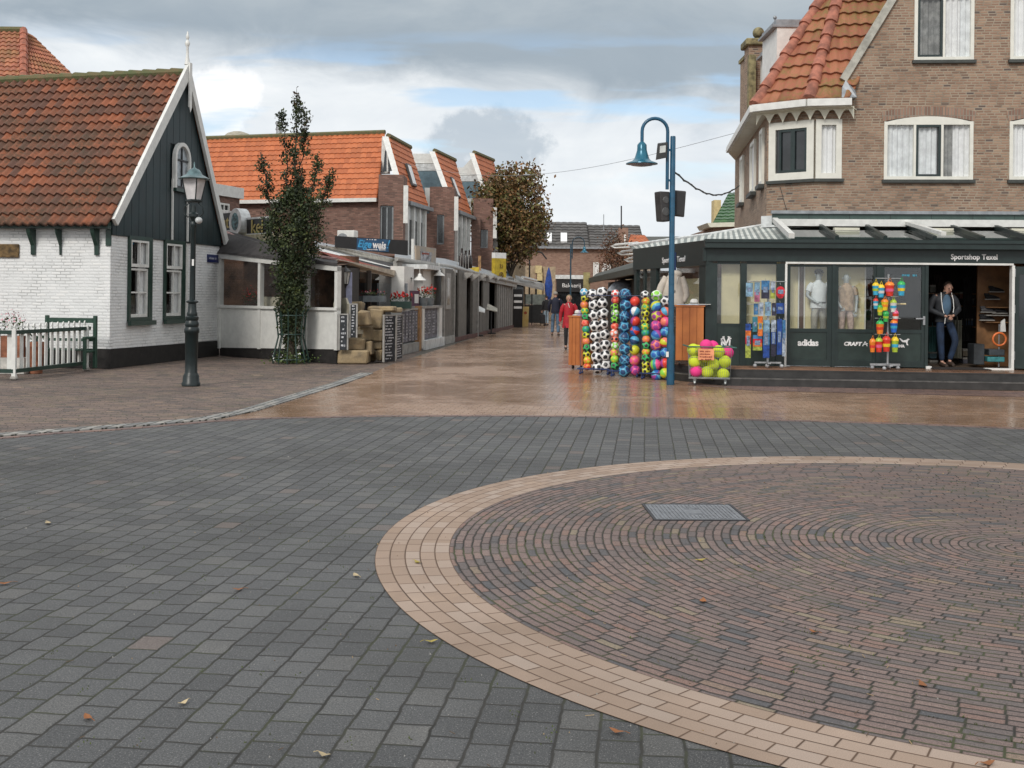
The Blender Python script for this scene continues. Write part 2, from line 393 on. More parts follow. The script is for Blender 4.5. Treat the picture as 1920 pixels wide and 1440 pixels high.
# ================================================================== THE GROUND
CC = (3.41, 7.45); RO, RI = 4.27, 3.80
m_ground = pmat('ground_earth', (.13, .12, .10), .95, scale=.5)
m_plaza = paving('grey_concrete_pavers', [(0, (.064, .065, .067)), (.4, (.080, .081, .083)), (.8, (.094, .095, .096)), (.97, (.108, .106, .103)), (1, (.135, .11, .10))], (.034, .032, .028), .200, .158, .0068, ang=83.2, jitter=.35, rough=.70, bump=.85, grain=.9, moss=.2, wob=.010, stain=.8, grainscale=130, speck=.8)
m_ring = paving('tan_ring_bricks', [(0, (.29, .205, .15)), (.5, (.34, .245, .185)), (1, (.38, .295, .24))], (.11, .065, .04), .20, (RO - RI) / 5, .0045, polar=(*CC, RI), jitter=.1, rough=.7, bump=.55, grain=.35, wob=.0012, stain=.6)
m_round = paving('old_clinker_bricks', [(0, (.080, .080, .086)), (.13, (.13, .106, .10)), (.5, (.172, .122, .110)), (.8, (.205, .145, .128)), (.93, (.21, .128, .105)), (1, (.23, .185, .13))], (.034, .029, .024), .175, .058, .006, polar=(*CC, 0.0), jitter=1.0, rough=.72, bump=1.1, grain=.7, moss=.4, wob=.009, stain=.45, speck=.15, grainscale=180)
m_street = paving('wet_orange_street_bricks', [(0, (.30, .18, .11)), (.5, (.35, .22, .145)), (1, (.40, .27, .19))], (.12, .07, .04), .20, .10, .0055, ang=173, jitter=.1, rough=.36, wet=.95, bump=.11, grain=.2, stain=.25, wetrough=.15)
m_walk = paving('brown_sidewalk_clinkers', [(0, (.085, .075, .07)), (.35, (.16, .115, .10)), (.75, (.21, .15, .125)), (1, (.27, .19, .14))], (.03, .028, .02), .20, .062, .006, ang=10, jitter=1, rough=.75, bump=.8, grain=.45, moss=.5, stain=.5)
m_band = paving('purple_brick_band', [(0, (.13, .085, .08)), (.5, (.18, .115, .10)), (1, (.24, .15, .12))], (.03, .025, .02), .20, .10, .005, ang=175, jitter=1, rough=.6, wet=.4, bump=.5, grain=.3)
m_sett = paving('granite_setts', [(0, (.16, .16, .16)), (.5, (.27, .27, .26)), (1, (.36, .34, .31))], (.05, .05, .04), .17, .12, .012, ang=85, jitter=1, rough=.7, bump=1.0, grain=.5, wob=.02)
def sheet(name, pts, z, mat, label=None):
    b = MB(); b.poly([(p[0], p[1], z) for p in pts]); o = b.build(name, mat); tag(o, label, None, None, 'structure'); return o
def arcpts(c, r, a0, a1, n): return [(c[0] + r * math.cos(R(a0 + (a1 - a0) * k / n)), c[1] + r * math.sin(R(a0 + (a1 - a0) * k / n))) for k in range(n + 1)]
sheet('ground', [(-400, -60), (400, -60), (400, 900), (-400, 900)], -.012, m_ground)
# brown clinker sidewalk on the left, up to the houses
sheet('sidewalk', [(-40, -8), (-2.6, -8), (-2.6, 34), (-40, 34)], -.008, m_walk)
# orange brick street: runs away between the houses and spreads in front of the shop
edgeL = [(-3.79, 14.34), (-3.59, 15.53), (-3.36, 17.84), (-3.08, 20.44), (-2.92, 23.25), (-2.75, 27), (-2.0, 36), (-1.2, 46), (-.2, 58), (1.8, 75), (-6, 80), (-6, 130)]
street = edgeL + [(30, 130), (30, 60), (9, 40), (14, 30), (30, 20), (30, -8), (-3.79, -8)]
sheet('street', street, -.004, m_street)
# grey concrete pavers of the crossing
edge = [(-5.66, 12.48), (-5.26, 12.94), (-4.77, 13.29), (-4.29, 13.77), (-3.79, 14.34), (-3.2, 14.72), (-1.85, 15.12), (-.42, 15.32), (1.03, 15.34), (2.47, 15.26), (3.89, 15.10), (5.23, 14.86), (6.58, 14.45), (9, 13.5), (13, 11)]
sheet('plaza', [(-40, -8), (20, -8), (20, 6)] + edge[::-1] + [(-9, 9.6), (-40, -4)], 0.0, m_plaza)
# kerb row of flat clinkers at the plaza's edge
def strip(pts, wd, z, h, name, mat):
    b = MB(); P = [Vector((*p, 0)) for p in pts]
    L = []; 
    for i, p in enumerate(P):
        d = (P[min(i + 1, len(P) - 1)] - P[max(i - 1, 0)]).normalized(); n = Vector((-d.y, d.x, 0)); L.append((p + n * wd / 2, p - n * wd / 2))
    for i in range(len(L) - 1):
        a, c = L[i]; e, g = L[i + 1]
        q = [Vector((t.x, t.y, z)) for t in (c, g, e, a)]
        b.ext(q, (0, 0, h))
    o = b.build(name, mat); tag(o, None, None, None, 'structure'); return o
strip([(-14, 6.6), (-9, 9.6)] + edge, .13, -.01, .016, 'paving_edge', m_band)
strip([(-14, 7.0), (-9, 9.95), (-5.8, 12.75), (-4.4, 14.05), (-3.95, 14.6), (-3.66, 15.6), (-3.43, 17.84), (-3.16, 20.44), (-2.98, 23.25)], .26, -.01, .022, 'kerb', m_sett)
# tan ring and the round brick field inside it
b = MB(); o_, i_ = arcpts(CC, RO, 0, 360, 160), arcpts(CC, RI, 0, 360, 160)
for k in range(160): b.poly([(*i_[k], .004), (*o_[k], .004), (*o_[k + 1], .004), (*i_[k + 1], .004)])
tag(b.build('tan_brick_ring', m_ring), None, None, None, 'structure')
sheet('round_brick_paving', arcpts(CC, RI, 0, 359, 160), .004, m_round)
# darker brick band in front of the shop steps
sheet('brick_band', [(3.3, 21.1), (4.3, 19.95), (16, 18.0), (16, 19.4), (4.6, 21.0), (3.5, 22.0)], 0.0, m_band)
# manhole cover
t = thing('manhole_cover', 'rectangular ribbed steel cover set in the round brick paving', 'manhole cover', (1.45, 8.62, 0))
ms = pmat('worn_steel', (.26, .27, .29), .5, .6, scale=20, bump=.2); md = pmat('dark_iron', (.05, .05, .055), .6, .4)
fr = FR((1.08, 8.28), to=(1.75, 8.30))
b = MB(fr); b.box(-.02, .69, -.02, 0, .002, .012); b.box(-.02, .69, .60, .62, .002, .012); b.box(-.02, 0, 0, .60, .002, .012); b.box(.67, .69, 0, .60, .002, .012); b.build('rim', md, t)
b = MB(fr); b.box(0.004, .666, .004, .596, .001, .010); b.build('lid', ms, t)
b = MB(fr)
for k in range(22):
    s0 = .02 + k * .029
    if .27 < s0 < .39: b.box(s0, s0 + .014, .03, .16, .010, .015); b.box(s0, s0 + .014, .44, .57, .010, .015)
    else: b.box(s0, s0 + .014, .03, .57, .010, .015)
b.box(.28, .39, .20, .205, .010, .015); b.box(.28, .39, .40, .405, .010, .015); b.build('rib', ms, t)
# fallen leaves
ml = [pmat('leaf_brown', (.28, .11, .04), .8), pmat('leaf_yellow', (.38, .30, .07), .8), pmat('leaf_tan', (.45, .36, .22), .8)]
def leaf(u, v, k, label, sz=.05, cat='leaf'):
    p = G(u, v); rn = random.Random(u * 7 + v); b = MB(Matrix.Translation((p.x, p.y, .006)) @ Matrix.Rotation(rn.uniform(0, 6.3), 4, 'Z'))
    pr = [(-1, 0), (-.5, .32), (0, .42), (.45, .28), (.75, .12), (1.05, 0)]
    for i in range(5):
        (a, w0), (c, w1) = pr[i], pr[i + 1]; z0, z1 = .012 * abs(a), .012 * abs(c)
        q = lambda x, y, z: (x * sz, y * sz, z + .2 * abs(y) * sz)
        b.poly([q(a, 0, z0), q(c, 0, z1), q(c, w1, z1), q(a, w0, z0)]); b.poly([q(a, -w0, z0), q(c, -w1, z1), q(c, 0, z1), q(a, 0, z0)])
    b.tube([(sz, 0, .012), (sz * 1.5, .006, .006)], .0015, 4)
    o = b.build('fallen_leaf', ml[k]); tag(o, label, cat, 'fallen leaves on the paving')
leaf(8, 1097, 0, 'brown fallen leaf on the grey pavers at the far left edge', .045)
leaf(165, 1350, 0, 'brown fallen leaf on the grey pavers near the lower left corner', .035)
leaf(90, 983, 2, 'small dull leaf on the grey pavers left, farther from the viewer', .05)
leaf(1157, 1376, 0, 'orange brown leaf on the grey pavers just outside the tan ring', .035)
leaf(1480, 1290, 0, 'rust coloured leaf on the round clinker paving, right of centre', .035) if False else None
leaf(1730, 1288, 0, 'rust coloured leaf on the round clinker paving, rightmost of the brown ones', .04)
leaf(1318, 1130, 0, 'brown curled leaf in the middle of the round clinker paving', .045)
leaf(1313, 1053, 1, 'yellow leaf on the round clinker paving in front of the manhole cover', .045)
leaf(1850, 1436, 0, 'orange leaf where the tan ring meets the bottom of the view', .035)
leaf(783, 1057, 1, 'pale yellow leaf lying on the tan brick ring', .04)
leaf(1526, 1188, 0, 'small red leaf right of the middle of the clinker circle', .03)
leaf(808, 1206, 1, 'yellowish leaf on the grey pavers by the ring at its left side', .035)
leaf(608, 1420, 2, 'pale twig-like leaf on the grey pavers near the bottom edge', .03)
leaf(343, 1322, 2, 'pale tan leaf on the grey pavers, lower left middle', .03)
leaf(447, 1108, 0, 'brown leaf on the grey pavers left of the tan ring', .035)
leaf(668, 1082, 2, 'straw coloured leaf on the grey pavers close to the tan ring', .04)
# ================================================================== shared materials
m_whitebrick = paving('limewashed_brick', [(0, (.72, .73, .73)), (.6, (.78, .79, .79)), (1, (.82, .82, .81))], (.71, .72, .72), .22, .066, .012, uvmap=True, jitter=.3, rough=.8, bump=.55, grain=.12, wob=.006, stain=.12)
m_brick_r = paving('buff_brick', [(0, (.10, .08, .075)), (.07, (.19, .12, .085)), (.35, (.26, .16, .11)), (.7, (.31, .195, .135)), (1, (.36, .245, .17))], (.34, .285, .22), .165, .056, .011, uvmap=True, jitter=1.0, rough=.85, bump=.4, grain=.2, stain=.2)
m_brick_l = paving('dark_red_brick', [(0, (.13, .075, .06)), (.4, (.20, .105, .08)), (.8, (.25, .135, .105)), (1, (.29, .17, .13))], (.17, .12, .10), .21, .065, .010, uvmap=True, jitter=.2, rough=.85, bump=.3, grain=.15, stain=.2)
m_brick_f = paving('far_brick', [(0, (.22, .12, .09)), (.5, (.29, .165, .12)), (1, (.34, .21, .155))], (.26, .20, .16), .21, .065, .010, uvmap=True, jitter=.2, rough=.85, bump=.2, grain=.15, stain=.25)
m_white = pmat('white_paint', (.74, .74, .71), .45, var=.05, dirt=.15)
m_cream = pmat('cream_paint', (.70, .68, .56), .4, var=.04, dirt=.08)
m_grn = pmat('dark_green_paint', (.018, .045, .035), .35, var=.1)
m_navy = None
m_tar = pmat('tarred_plinth', (.018, .016, .015), .8, var=.2, bump=.5, bscale=25)
m_black = pmat('black_paint', (.015, .015, .016), .45)
m_glassd = glass('window_glass', (.97, .98, .98))
m_glassk = pmat('dark_glass', (.018, .021, .024), .04, var=.3, scale=1.5, spec=.8)
m_net = pmat('net_curtain', (.80, .80, .80), .9, var=.05, scale=9)
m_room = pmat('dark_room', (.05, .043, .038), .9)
m_alu = pmat('grey_metal', (.42, .43, .44), .35, .6)
m_lead = pmat('grey_zinc', (.30, .32, .34), .5, .3)
# ================================================================== window builder
def window(fr, s0, s1, z0, z1, parent, frame, n=2, off=-.03, fw=.07, dep=.10, mull=.05, glazing=None, sashes=None, curtain=None, sill=None, trans=None, arch=0.0, name='window', back=True):
    """framed window standing in a facade; sashes = list of (index, material) for darker opening lights"""
    b = MB(fr); y0, y1 = off, off + dep
    b.box(s0, s0 + fw, y0, y1, z0, z1); b.box(s1 - fw, s1, y0, y1, z0, z1)
    b.box(s0 + fw, s1 - fw, y0, y1, z0, z0 + fw)
    if arch:
        N = 10; up = [(s0 + fw + (s1 - s0 - 2 * fw) * k / N, z1 + arch * (1 - (2 * k / N - 1) ** 2)) for k in range(N + 1)]
        b.ext([(s0 + fw, y0, z1 - fw)] + [(s1 - fw, y0, z1 - fw)] + [(p[0], y0, p[1]) for p in up[::-1]], (0, dep, 0))
    else: b.box(s0 + fw, s1 - fw, y0, y1, z1 - fw, z1)
    iw = (s1 - s0 - 2 * fw)
    for k in range(1, n):
        c = s0 + fw + iw * k / n; b.box(c - mull / 2, c + mull / 2, y0 + .004, y1 - .01, z0 + fw, z1 - fw)
    if trans:
        for tz in trans: b.box(s0 + fw, s1 - fw, y0 + .008, y1 - .014, tz - mull / 2, tz + mull / 2)
    w_ = b.build(name, frame, parent)
    yg = y0 + dep * .55; g = MB(fr); g.poly([(s0 + fw * .6, yg, z0 + fw * .6), (s1 - fw * .6, yg, z0 + fw * .6), (s1 - fw * .6, yg, z1 - fw * .6), (s0 + fw * .6, yg, z1 - fw * .6)]); g.build('pane', glazing or m_glassd, w_)
    if sashes:
        for k, mt in sashes:
            a = s0 + fw + iw * k / n + mull / 2 * (k > 0) + .003; c = s0 + fw + iw * (k + 1) / n - mull / 2 * (k < n - 1) - .003
            q = MB(fr); t_ = .045; q.box(a, a + t_, y0 + .01, y1 - .02, z0 + fw + .003, z1 - fw - .003); q.box(c - t_, c, y0 + .01, y1 - .02, z0 + fw + .003, z1 - fw - .003)
            q.box(a + t_, c - t_, y0 + .01, y1 - .02, z0 + fw + .003, z0 + fw + .003 + t_); q.box(a + t_, c - t_, y0 + .01, y1 - .02, z1 - fw - .003 - t_, z1 - fw - .003); q.build('sash', mt, w_)
    if curtain:
        for (a, c, mt) in curtain:
            q = MB(fr); xa, xb = s0 + fw + iw * a, s0 + fw + iw * c; N = max(6, int((xb - xa) / .035)); yy = y0 + dep * .55 + .045
            for k in range(N):
                x1_, x2_ = xa + (xb - xa) * k / N, xa + (xb - xa) * (k + 1) / N; d1, d2 = .025 * math.sin(k * 1.9), .025 * math.sin((k + 1) * 1.9)
                q.poly([(x1_, yy + d1, z0 + .01), (x2_, yy + d2, z0 + .01), (x2_, yy + d2, z1 - .03), (x1_, yy + d1, z1 - .03)])
            q.build('curtain', mt, w_, smooth=True)
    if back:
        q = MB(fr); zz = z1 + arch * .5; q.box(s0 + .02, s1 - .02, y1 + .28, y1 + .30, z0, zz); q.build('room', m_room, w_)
    if sill:
        q = MB(fr); q.box(s0 - .04, s1 + .04, y0 - sill[0], y0 + .05, z0 - sill[1], z0 - .003); q.build('window_sill', sill[2], w_)
    return w_
def wallholes(fr, outline, holes, y0, y1, name, mat, parent):
    """wall with real openings: the outline (s, z) polygon is cut in vertical strips round rectangular holes"""
    xs = sorted({round(p[0], 4) for p in outline} | {round(h[k], 4) for h in holes for k in (0, 1)}); b = MB(fr)
    def span(x):
        zz = []
        n = len(outline)
        for i in range(n):
            (a, za), (c, zc) = outline[i], outline[(i + 1) % n]
            if abs(a - c) < 1e-9: continue
            if min(a, c) - 2e-4 <= x <= max(a, c) + 2e-4: zz.append(za + (zc - za) * (x - a) / (c - a))
        return min(zz), max(zz)
    for a, c in zip(xs, xs[1:]):
        if c - a < 1e-4: continue
        e = 1e-5; (la, ha), (lc, hc) = span(a + e), span(c - e); cuts = sorted([(h[2], h[3]) for h in holes if h[0] <= a + 1e-4 and h[1] >= c - 1e-4])
        lo = (la, lc)
        for (q0, q1) in cuts + [(None, None)]:
            hi = (ha, hc) if q0 is None else (q0, q0)
            if max(hi[0] - lo[0], hi[1] - lo[1]) > 1e-4:
                b.poly([(a, y0, lo[0]), (c, y0, lo[1]), (c, y0, hi[1]), (a, y0, hi[0])])
            if q0 is not None: lo = (q1, q1)
    for h in holes:                                              # reveals
        a, c, q0, q1 = h[:4]
        b.poly([(a, y0, q0), (a, y1, q0), (a, y1, q1), (a, y0, q1)]); b.poly([(c, y1, q0), (c, y0, q0), (c, y0, q1), (c, y1, q1)])
        b.poly([(a, y0, q0), (c, y0, q0), (c, y1, q0), (a, y1, q0)]); b.poly([(a, y1, q1), (c, y1, q1), (c, y0, q1), (a, y0, q1)])
    return b.build(name, mat, parent)

# ================================================================== THE OLD COTTAGE
A0, B0 = (-8.5, 23.8), (-7.6, 29.2)
C = FR(A0, to=B0); WL = C.len
m_board = pmat('green_black_boards', (.015, .030, .034), .5, var=.15, scale=3)
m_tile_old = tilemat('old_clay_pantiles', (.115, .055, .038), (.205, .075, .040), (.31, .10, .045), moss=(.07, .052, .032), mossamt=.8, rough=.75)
cot = thing('cottage', 'low old cottage with whitewashed walls, dark boarded gable and steep weathered red pantile roof', 'house', (-8.5, 23.8, 0))
S = Matrix(((-C.n.x * -1, 0, 0, 0),) * 1) if False else None
SW = FR((A0[0] + C.n.x * 9, A0[1] + C.n.y * 9), to=A0)        # side wall, facing the viewer; x runs towards the gable corner
AP = (3.30, 7.02)                                              # apex of the gable: along, up
zb = 2.88
wins = [(C.hit(244, 0)[0], C.hit(288, 0)[0]), (C.hit(311, 0)[0], C.hit(350, 0)[0])]
zw0, zw1 = .98, 2.86
holes = [(a + .02, c - .02, zw0 + .03, zw1 - .02) for a, c in wins]
wallholes(C, [(0, .40), (WL, .40), (WL, zb), (0, zb)], holes, 0, .25, 'gable_wall', m_whitebrick, cot)
b = MB(SW); b.poly([(0, 0, .44), (9, 0, .42), (9, 0, 3.0), (0, 0, 3.0)]); b.build('side_wall', m_whitebrick, cot)
b = MB(); 
b.add([C.p(-.015, 9, 0), C.p(-.015, -.015, 0), C.p(WL + .0, -.015, 0), C.p(-.015, 9, .43), C.p(-.015, -.015, .42), C.p(WL, -.015, .38)], [(0, 1, 4, 3), (1, 2, 5, 4)]); b.build('plinth', m_tar, cot)
b = MB(); b.poly([C.p(WL, 0, 0), C.p(WL, 9, 0), C.p(WL, 9, 3.0), C.p(WL, 0, 3.0)]); b.poly([C.p(0, 9, 0), C.p(0, 9, 3), C.p(AP[0], 9, AP[1]), C.p(WL, 9, 3), C.p(WL, 9, 0)]); b.build('back_wall', m_whitebrick, cot)
# boarded gable: vertical planks with an opening for the attic window
ah = (C.hit(321, 300)[0], C.hit(347, 300)[0]); az0, az1 = 1.65 + (547 - 352) * 26.4 / F, 1.65 + (547 - 268) * 26.4 / F
APB = AP[1] - .22
zf = lambda s: min(2.98 + (APB - 2.98) * s / AP[0], 3.0 + (APB - 3.0) * (WL - s) / (WL - AP[0]))
b = MB(C); N = 34
for k in range(N):
    s0, s1 = WL * k / N, WL * (k + 1) / N; y = -.04 - .004 * (k % 2)
    segs = [(zb - .04, None)]
    def plank(a, c, lo, hi):
        h0, h1 = (zf(a), zf(c)) if hi is None else (hi, hi)
        pts = [(a, y, lo), (c, y, lo), (c, y, h1)]
        if hi is None and a < AP[0] < c: pts.append((AP[0], y, APB))
        b.ext(pts + [(a, y, h0)], (0, .03 - y * 0, 0))
    inside = s1 > ah[0] and s0 < ah[1]
    if not inside: plank(s0, s1, zb - .04, None)
    else:
        plank(s0, s1, zb - .04, az0); 
        mid = (s0 + s1) / 2; rr = (ah[1] - ah[0]) / 2; cx = (ah[0] + ah[1]) / 2
        plank(s0, s1, az1 - .02, None)
b.build('gable_boards', m_board, cot)
b = MB(C); b.box(0, WL, -.035, .0, zb - .05, 3.4); b.ext([(0, -.0, 3.0), (WL, 0, 3.0), (AP[0], 0, APB)], (0, .12, 0)); b.build('gable_backing', m_board, cot)
# white bargeboards, king post, finial
b = MB(C)
LF, RF = (-.14, 3.06 + .10), (WL + .30, 2.72 + .12); AA = (AP[0], AP[1] + .13)
def barge(p, q, w, y0, y1):
    d = Vector((q[0] - p[0], 0, q[1] - p[1])).normalized(); n_ = Vector((d.z, 0, -d.x)) * (1 if p[0] < q[0] else -1)
    if n_.z > 0: n_ = -n_
    P_, Q_ = Vector((p[0], y0, p[1])), Vector((q[0], y0, q[1])); b.ext([P_, Q_, Q_ + Vector((0, 0, -w * 2.0)), P_ + n_ * w], (0, y1 - y0, 0))
barge(LF, AA, .20, -.16, -.085); barge(RF, AA, .19, -.157, -.082)
b.build('bargeboard', m_white, cot)
b = MB(C); b.box(AP[0] - .065, AP[0] + .065, -.20, -.165, AP[1] - .95, AP[1] + .12); b.poly([(AP[0] - .065, -.20, AP[1] - .95), (AP[0] + .065, -.20, AP[1] - .95), (AP[0], -.19, AP[1] - 1.08)])
b.build('king_post', m_white, cot)
b = MB(C); b.lathe((AP[0], -.10, AP[1] + .08), [(.07, 0), (.05, .12), (.035, .2), (.028, .42), (.045, .46), (.06, .50), (.05, .55), (.02, .60), (.045, .66), (.03, .70), (.012, .80)], 10); b.build('finial', m_white, cot, smooth=True)
# roof: two slopes of pantiles, the ridge sags a little
def rp(s, d, z): return C.p(s, d, z)
eaveL = (-.32, 2.99); LD = 8.5; sag = .028
pantiles('roof', m_tile_old, cot, rp(eaveL[0], LD, eaveL[1] + .02), rp(eaveL[0], -.10, eaveL[1]), rp(AP[0], -.10, AP[1] - .14), rp(AP[0], LD, AP[1] - .14 - sag * 6), tw=.20, th=.305, amp=.068, step=.05, sub=6)
pantiles('roof', m_tile_old, cot, rp(WL + .25, -.10, 2.80), rp(WL + .25, LD, 2.80), rp(AP[0], LD, AP[1] - .14 - sag * 6), rp(AP[0], -.10, AP[1] - .14), tw=.20, th=.305, amp=.05, step=.04, sub=4)
m_ridge = pmat('mossy_ridge_tiles', (.16, .12, .06), .85, col2=(.09, .11, .045), scale=5, bump=.5)
b = MB(); 
for k in range(24):
    d0 = -.08 + k * .36; zz = AP[1] - .10 - sag * max(0, d0) * .7
    if d0 > LD: break
    p, q = rp(AP[0], d0, zz), rp(AP[0], d0 + .38, zz - .01)
    b.tube([p, q], [.085, .125], 8)
b.build('ridge', m_ridge, cot)
# gutter board and brackets below the eaves
b = MB(); b.bar(rp(-.14, -.05, 3.03), rp(-.14, LD, 3.03), .14, .14); b.build('eaves_board', m_grn, cot)
for u in (64, 115, 183):
    s, _ = SW.hit(u, 450); b = MB(SW); w2 = .045 if u != 115 else .014
    b.ext([(s - w2, 0, 2.95), (s - w2, -.24, 2.95), (s - w2, -.22, 2.87), (s - w2, -.06, 2.60), (s - w2, -.05, 2.40), (s - w2, 0, 2.40)], (2 * w2, 0, 0)); b.build('eaves_bracket', m_grn, cot)
s, _ = SW.hit(18, 470); b = MB(SW); b.box(SW.hit(-6, 470)[0], SW.hit(37, 470)[0], -.05, -.005, 2.34, 2.63); b.build('name_plank', pmat('weathered_oak', (.16, .10, .04), .8, var=.3, scale=9), cot, bevel=.015)
b = MB(SW); b.box(9 - .10, 9 + .02, -.03, -.0, 2.60, 2.95); b.build('corner_block', m_grn, cot)
# ground floor windows: green surround, white sashes
for (a, c) in wins:
    w_ = window(C, a, c, zw0, zw1, cot, m_grn, n=1, off=-.05, fw=.085, dep=.14, back=True, curtain=[(.55, .95, m_net)])
    i0, i1 = a + .09, c - .17; tz = 2.18
    for (z0, z1, off, tr) in ((tz, zw1 - .09, -.045, None), (zw0 + .09, tz - .03, -.02, [1.62])):
        q = MB(C); t_ = .045; q.box(i0, i0 + t_, off, off + .06, z0, z1); q.box(i1 - t_, i1, off, off + .06, z0, z1); q.box(i0 + t_, i1 - t_, off, off + .06, z0, z0 + .07); q.box(i0 + t_, i1 - t_, off, off + .06, z1 - t_, z1)
        cx = (i0 + i1) / 2; q.box(cx - .017, cx + .017, off + .003, off + .05, z0 + .07, z1 - t_)
        if tr: q.box(i0 + t_, i1 - t_, off + .006, off + .047, 1.60, 1.635)
        q.build('sash', m_white, w_)
    q = MB(C); q.box(a + .085, c - .085, .0, .02, zw0 + .085, zw1 - .085); q.box(i1, c - .085, -.046, -.01, zw0 + .085, zw1 - .085); q.build('inner_frame', m_grn, w_) if False else None
    q = MB(C); q.box(i1 + .002, c - .084, -.047, -.01, zw0 + .086, zw1 - .086); q.build('surround', m_grn, w_)
    q = MB(C); q.box(a - .05, c + .05, -.13, -.053, zw0 - .09, zw0 + .01); q.build('window_sill', m_grn, w_)
# arched attic window with its long white strips
a, c = ah; cx, rr = (a + c) / 2, (c - a) / 2
b = MB(C); pts_o, pts_i = [], []
for k in range(13):
    t_ = math.pi * k / 12; pts_o.append((cx + (rr + .05) * math.cos(t_), az1 - rr + .0 + (rr + .10) * math.sin(t_) * .9)); pts_i.append((cx + (rr - .035) * math.cos(t_), az1 - rr + (rr - .0) * math.sin(t_) * .9))
for k in range(12): b.ext([(pts_o[k][0], -.14, pts_o[k][1]), (pts_o[k + 1][0], -.14, pts_o[k + 1][1]), (pts_i[k + 1][0], -.14, pts_i[k + 1][1]), (pts_i[k][0], -.14, pts_i[k][1])], (0, .09, 0))
zs = az1 - rr
for s in (a - .05, c - .035): b.box(s, s + .085, -.14, -.05, az0, zs)
aw = b.build('attic_window', m_white, cot)
m_att = pmat('attic_glass', (.30, .34, .37), .12, var=.35, scale=3)
b = MB(C); b.box(a + .03, c - .03, -.08, -.065, az0, zs + .1); b.build('pane', m_att, aw)
b = MB(C); b.ext([(p[0], -.079, p[1]) for p in pts_i], (0, .01, 0)); b.build('pane', m_att, aw)
b = MB(C); b.box(cx - .018, cx + .018, -.11, -.082, az0 + .05, az1 - .08); b.box(a + .05, c - .05, -.108, -.084, az0 + .66, az0 + .70); b.box(a + .05, c - .05, -.112, -.084, az0, az0 + .06); b.build('muntin', m_black, aw)
b = MB(C); b.box(a - .06, c + .06, -.17, -.052, az0 - .08, az0 - .003); b.build('attic_sill', m_grn, cot)
b = MB(C); b.box(a - .075, a - .03, -.09, -.053, zb - .02, az0 + .2); b.build('white_strip', m_white, cot); b = MB(C); b.box(c + .0, c + .05, -.09, -.053, zb - .02, az0 - .09); b.build('white_strip', m_white, cot)
b = MB(C); b.box(wins[1][1] + .12, wins[1][1] + .19, -.02, -.001, .42, 2.8); b.build('downpipe', m_white, cot)
# street name plate: blue enamel, unreadable white letters kept as short strokes
m_blue = pmat('enamel_blue', (.02, .03, .12), .3)
pl = thing('street_name_plate', 'small dark blue enamel street name plate on the white gable near its right corner', 'sign', C.p(5.0, -.03, 2.45))
s0, z0 = C.hit(388, 478); s1, z1 = C.hit(409, 465)
b = MB(C); b.box(s0, s1, -.03, -.002, 2.40, 2.60); b.build('plate', m_blue, pl)
mlt = pmat('letter_white', (.8, .8, .8), .5)
def scrawl(fr, s0, s1, z, h, mat, parent, rn=None, y=-.004, name='lettering', rows=1, gap=1.8, fill=.8):
    """rows of writing too small to read: short uneven strokes"""
    rn = rn or random.Random(int(abs(s0 * 91 + z * 37) * 10)); b = MB(fr)
    for r_ in range(rows):
        x = s0; zz = z - r_ * h * gap; end = s0 + (s1 - s0) * rn.uniform(fill, 1)
        while x < end:
            w_ = rn.uniform(.5, 1.5) * h
            if rn.random() < .82: b.box(x, min(end, x + w_ * .8), y, y + .002, zz - h * rn.uniform(.3, .5), zz + h * rn.uniform(.25, .5))
            x += w_
    return b.build(name, mat, parent, uv=False)
scrawl(C, s0 + .06, s1 - .06, 2.50, .055, pmat('faded_letters', (.35, .36, .42), .5), pl, y=-.032)

# ================================================================== hipped house behind the cottage
m_tile_red = tilemat('red_clay_tiles', (.27, .10, .06), (.36, .12, .07), (.45, .17, .09), moss=(.17, .14, .03), mossamt=.5)
hh = thing('hipped_house', 'house behind the cottage, only its mossy red hipped roof showing at the far left', 'house', (-19, 42, 0))
Yh = 40; e0 = W(-260, 160, Yh); e1 = W(150, 165, Yh); r1 = W(44, 58, Yh + 4); r0 = W(-200, 62, Yh + 4); e2 = e1 + Vector((.6, 9, 0)); r2 = r1 + Vector((0, .8, 0)); e1.z = e0.z = e2.z = 8.6; r0.z = r1.z = r2.z = 11.75
pantiles('roof', m_tile_red, hh, e0 + Vector((0, 0, 0)), W(44, 165, Yh).xy.to_3d() + Vector((0, 0, 8.6)), r1, r0, tw=.24, th=.36, amp=.05, step=.04)
pantiles('roof', m_tile_red, hh, Vector((W(44, 165, Yh).x, Yh, 8.6)), e1 + Vector((0, 2.5, 0)), r2, r1, tw=.24, th=.36, amp=.05, step=.04) 
b = MB(); P0, P1 = Vector((W(44, 165, Yh).x, Yh, 8.62)), r1 + Vector((0, 0, .05))
for k in range(10): b.tube([P0.lerp(P1, k / 10), P0.lerp(P1, (k + 1.08) / 10)], [.17, .14], 8)
b.build('hip_ridge', pmat('hip_tiles', (.36, .12, .07), .75, var=.2), hh)
b = MB(); b.tube([r0 + Vector((0, 0, .06)), r1 + Vector((0, 0, .06))], .13, 8); b.build('ridge', m_ridge, hh)
b = MB(); b.box(e0.x, W(140, 165, Yh).x, Yh + .3, Yh + 9, 0, 8.55); b.build('wall', m_brick_l, hh)
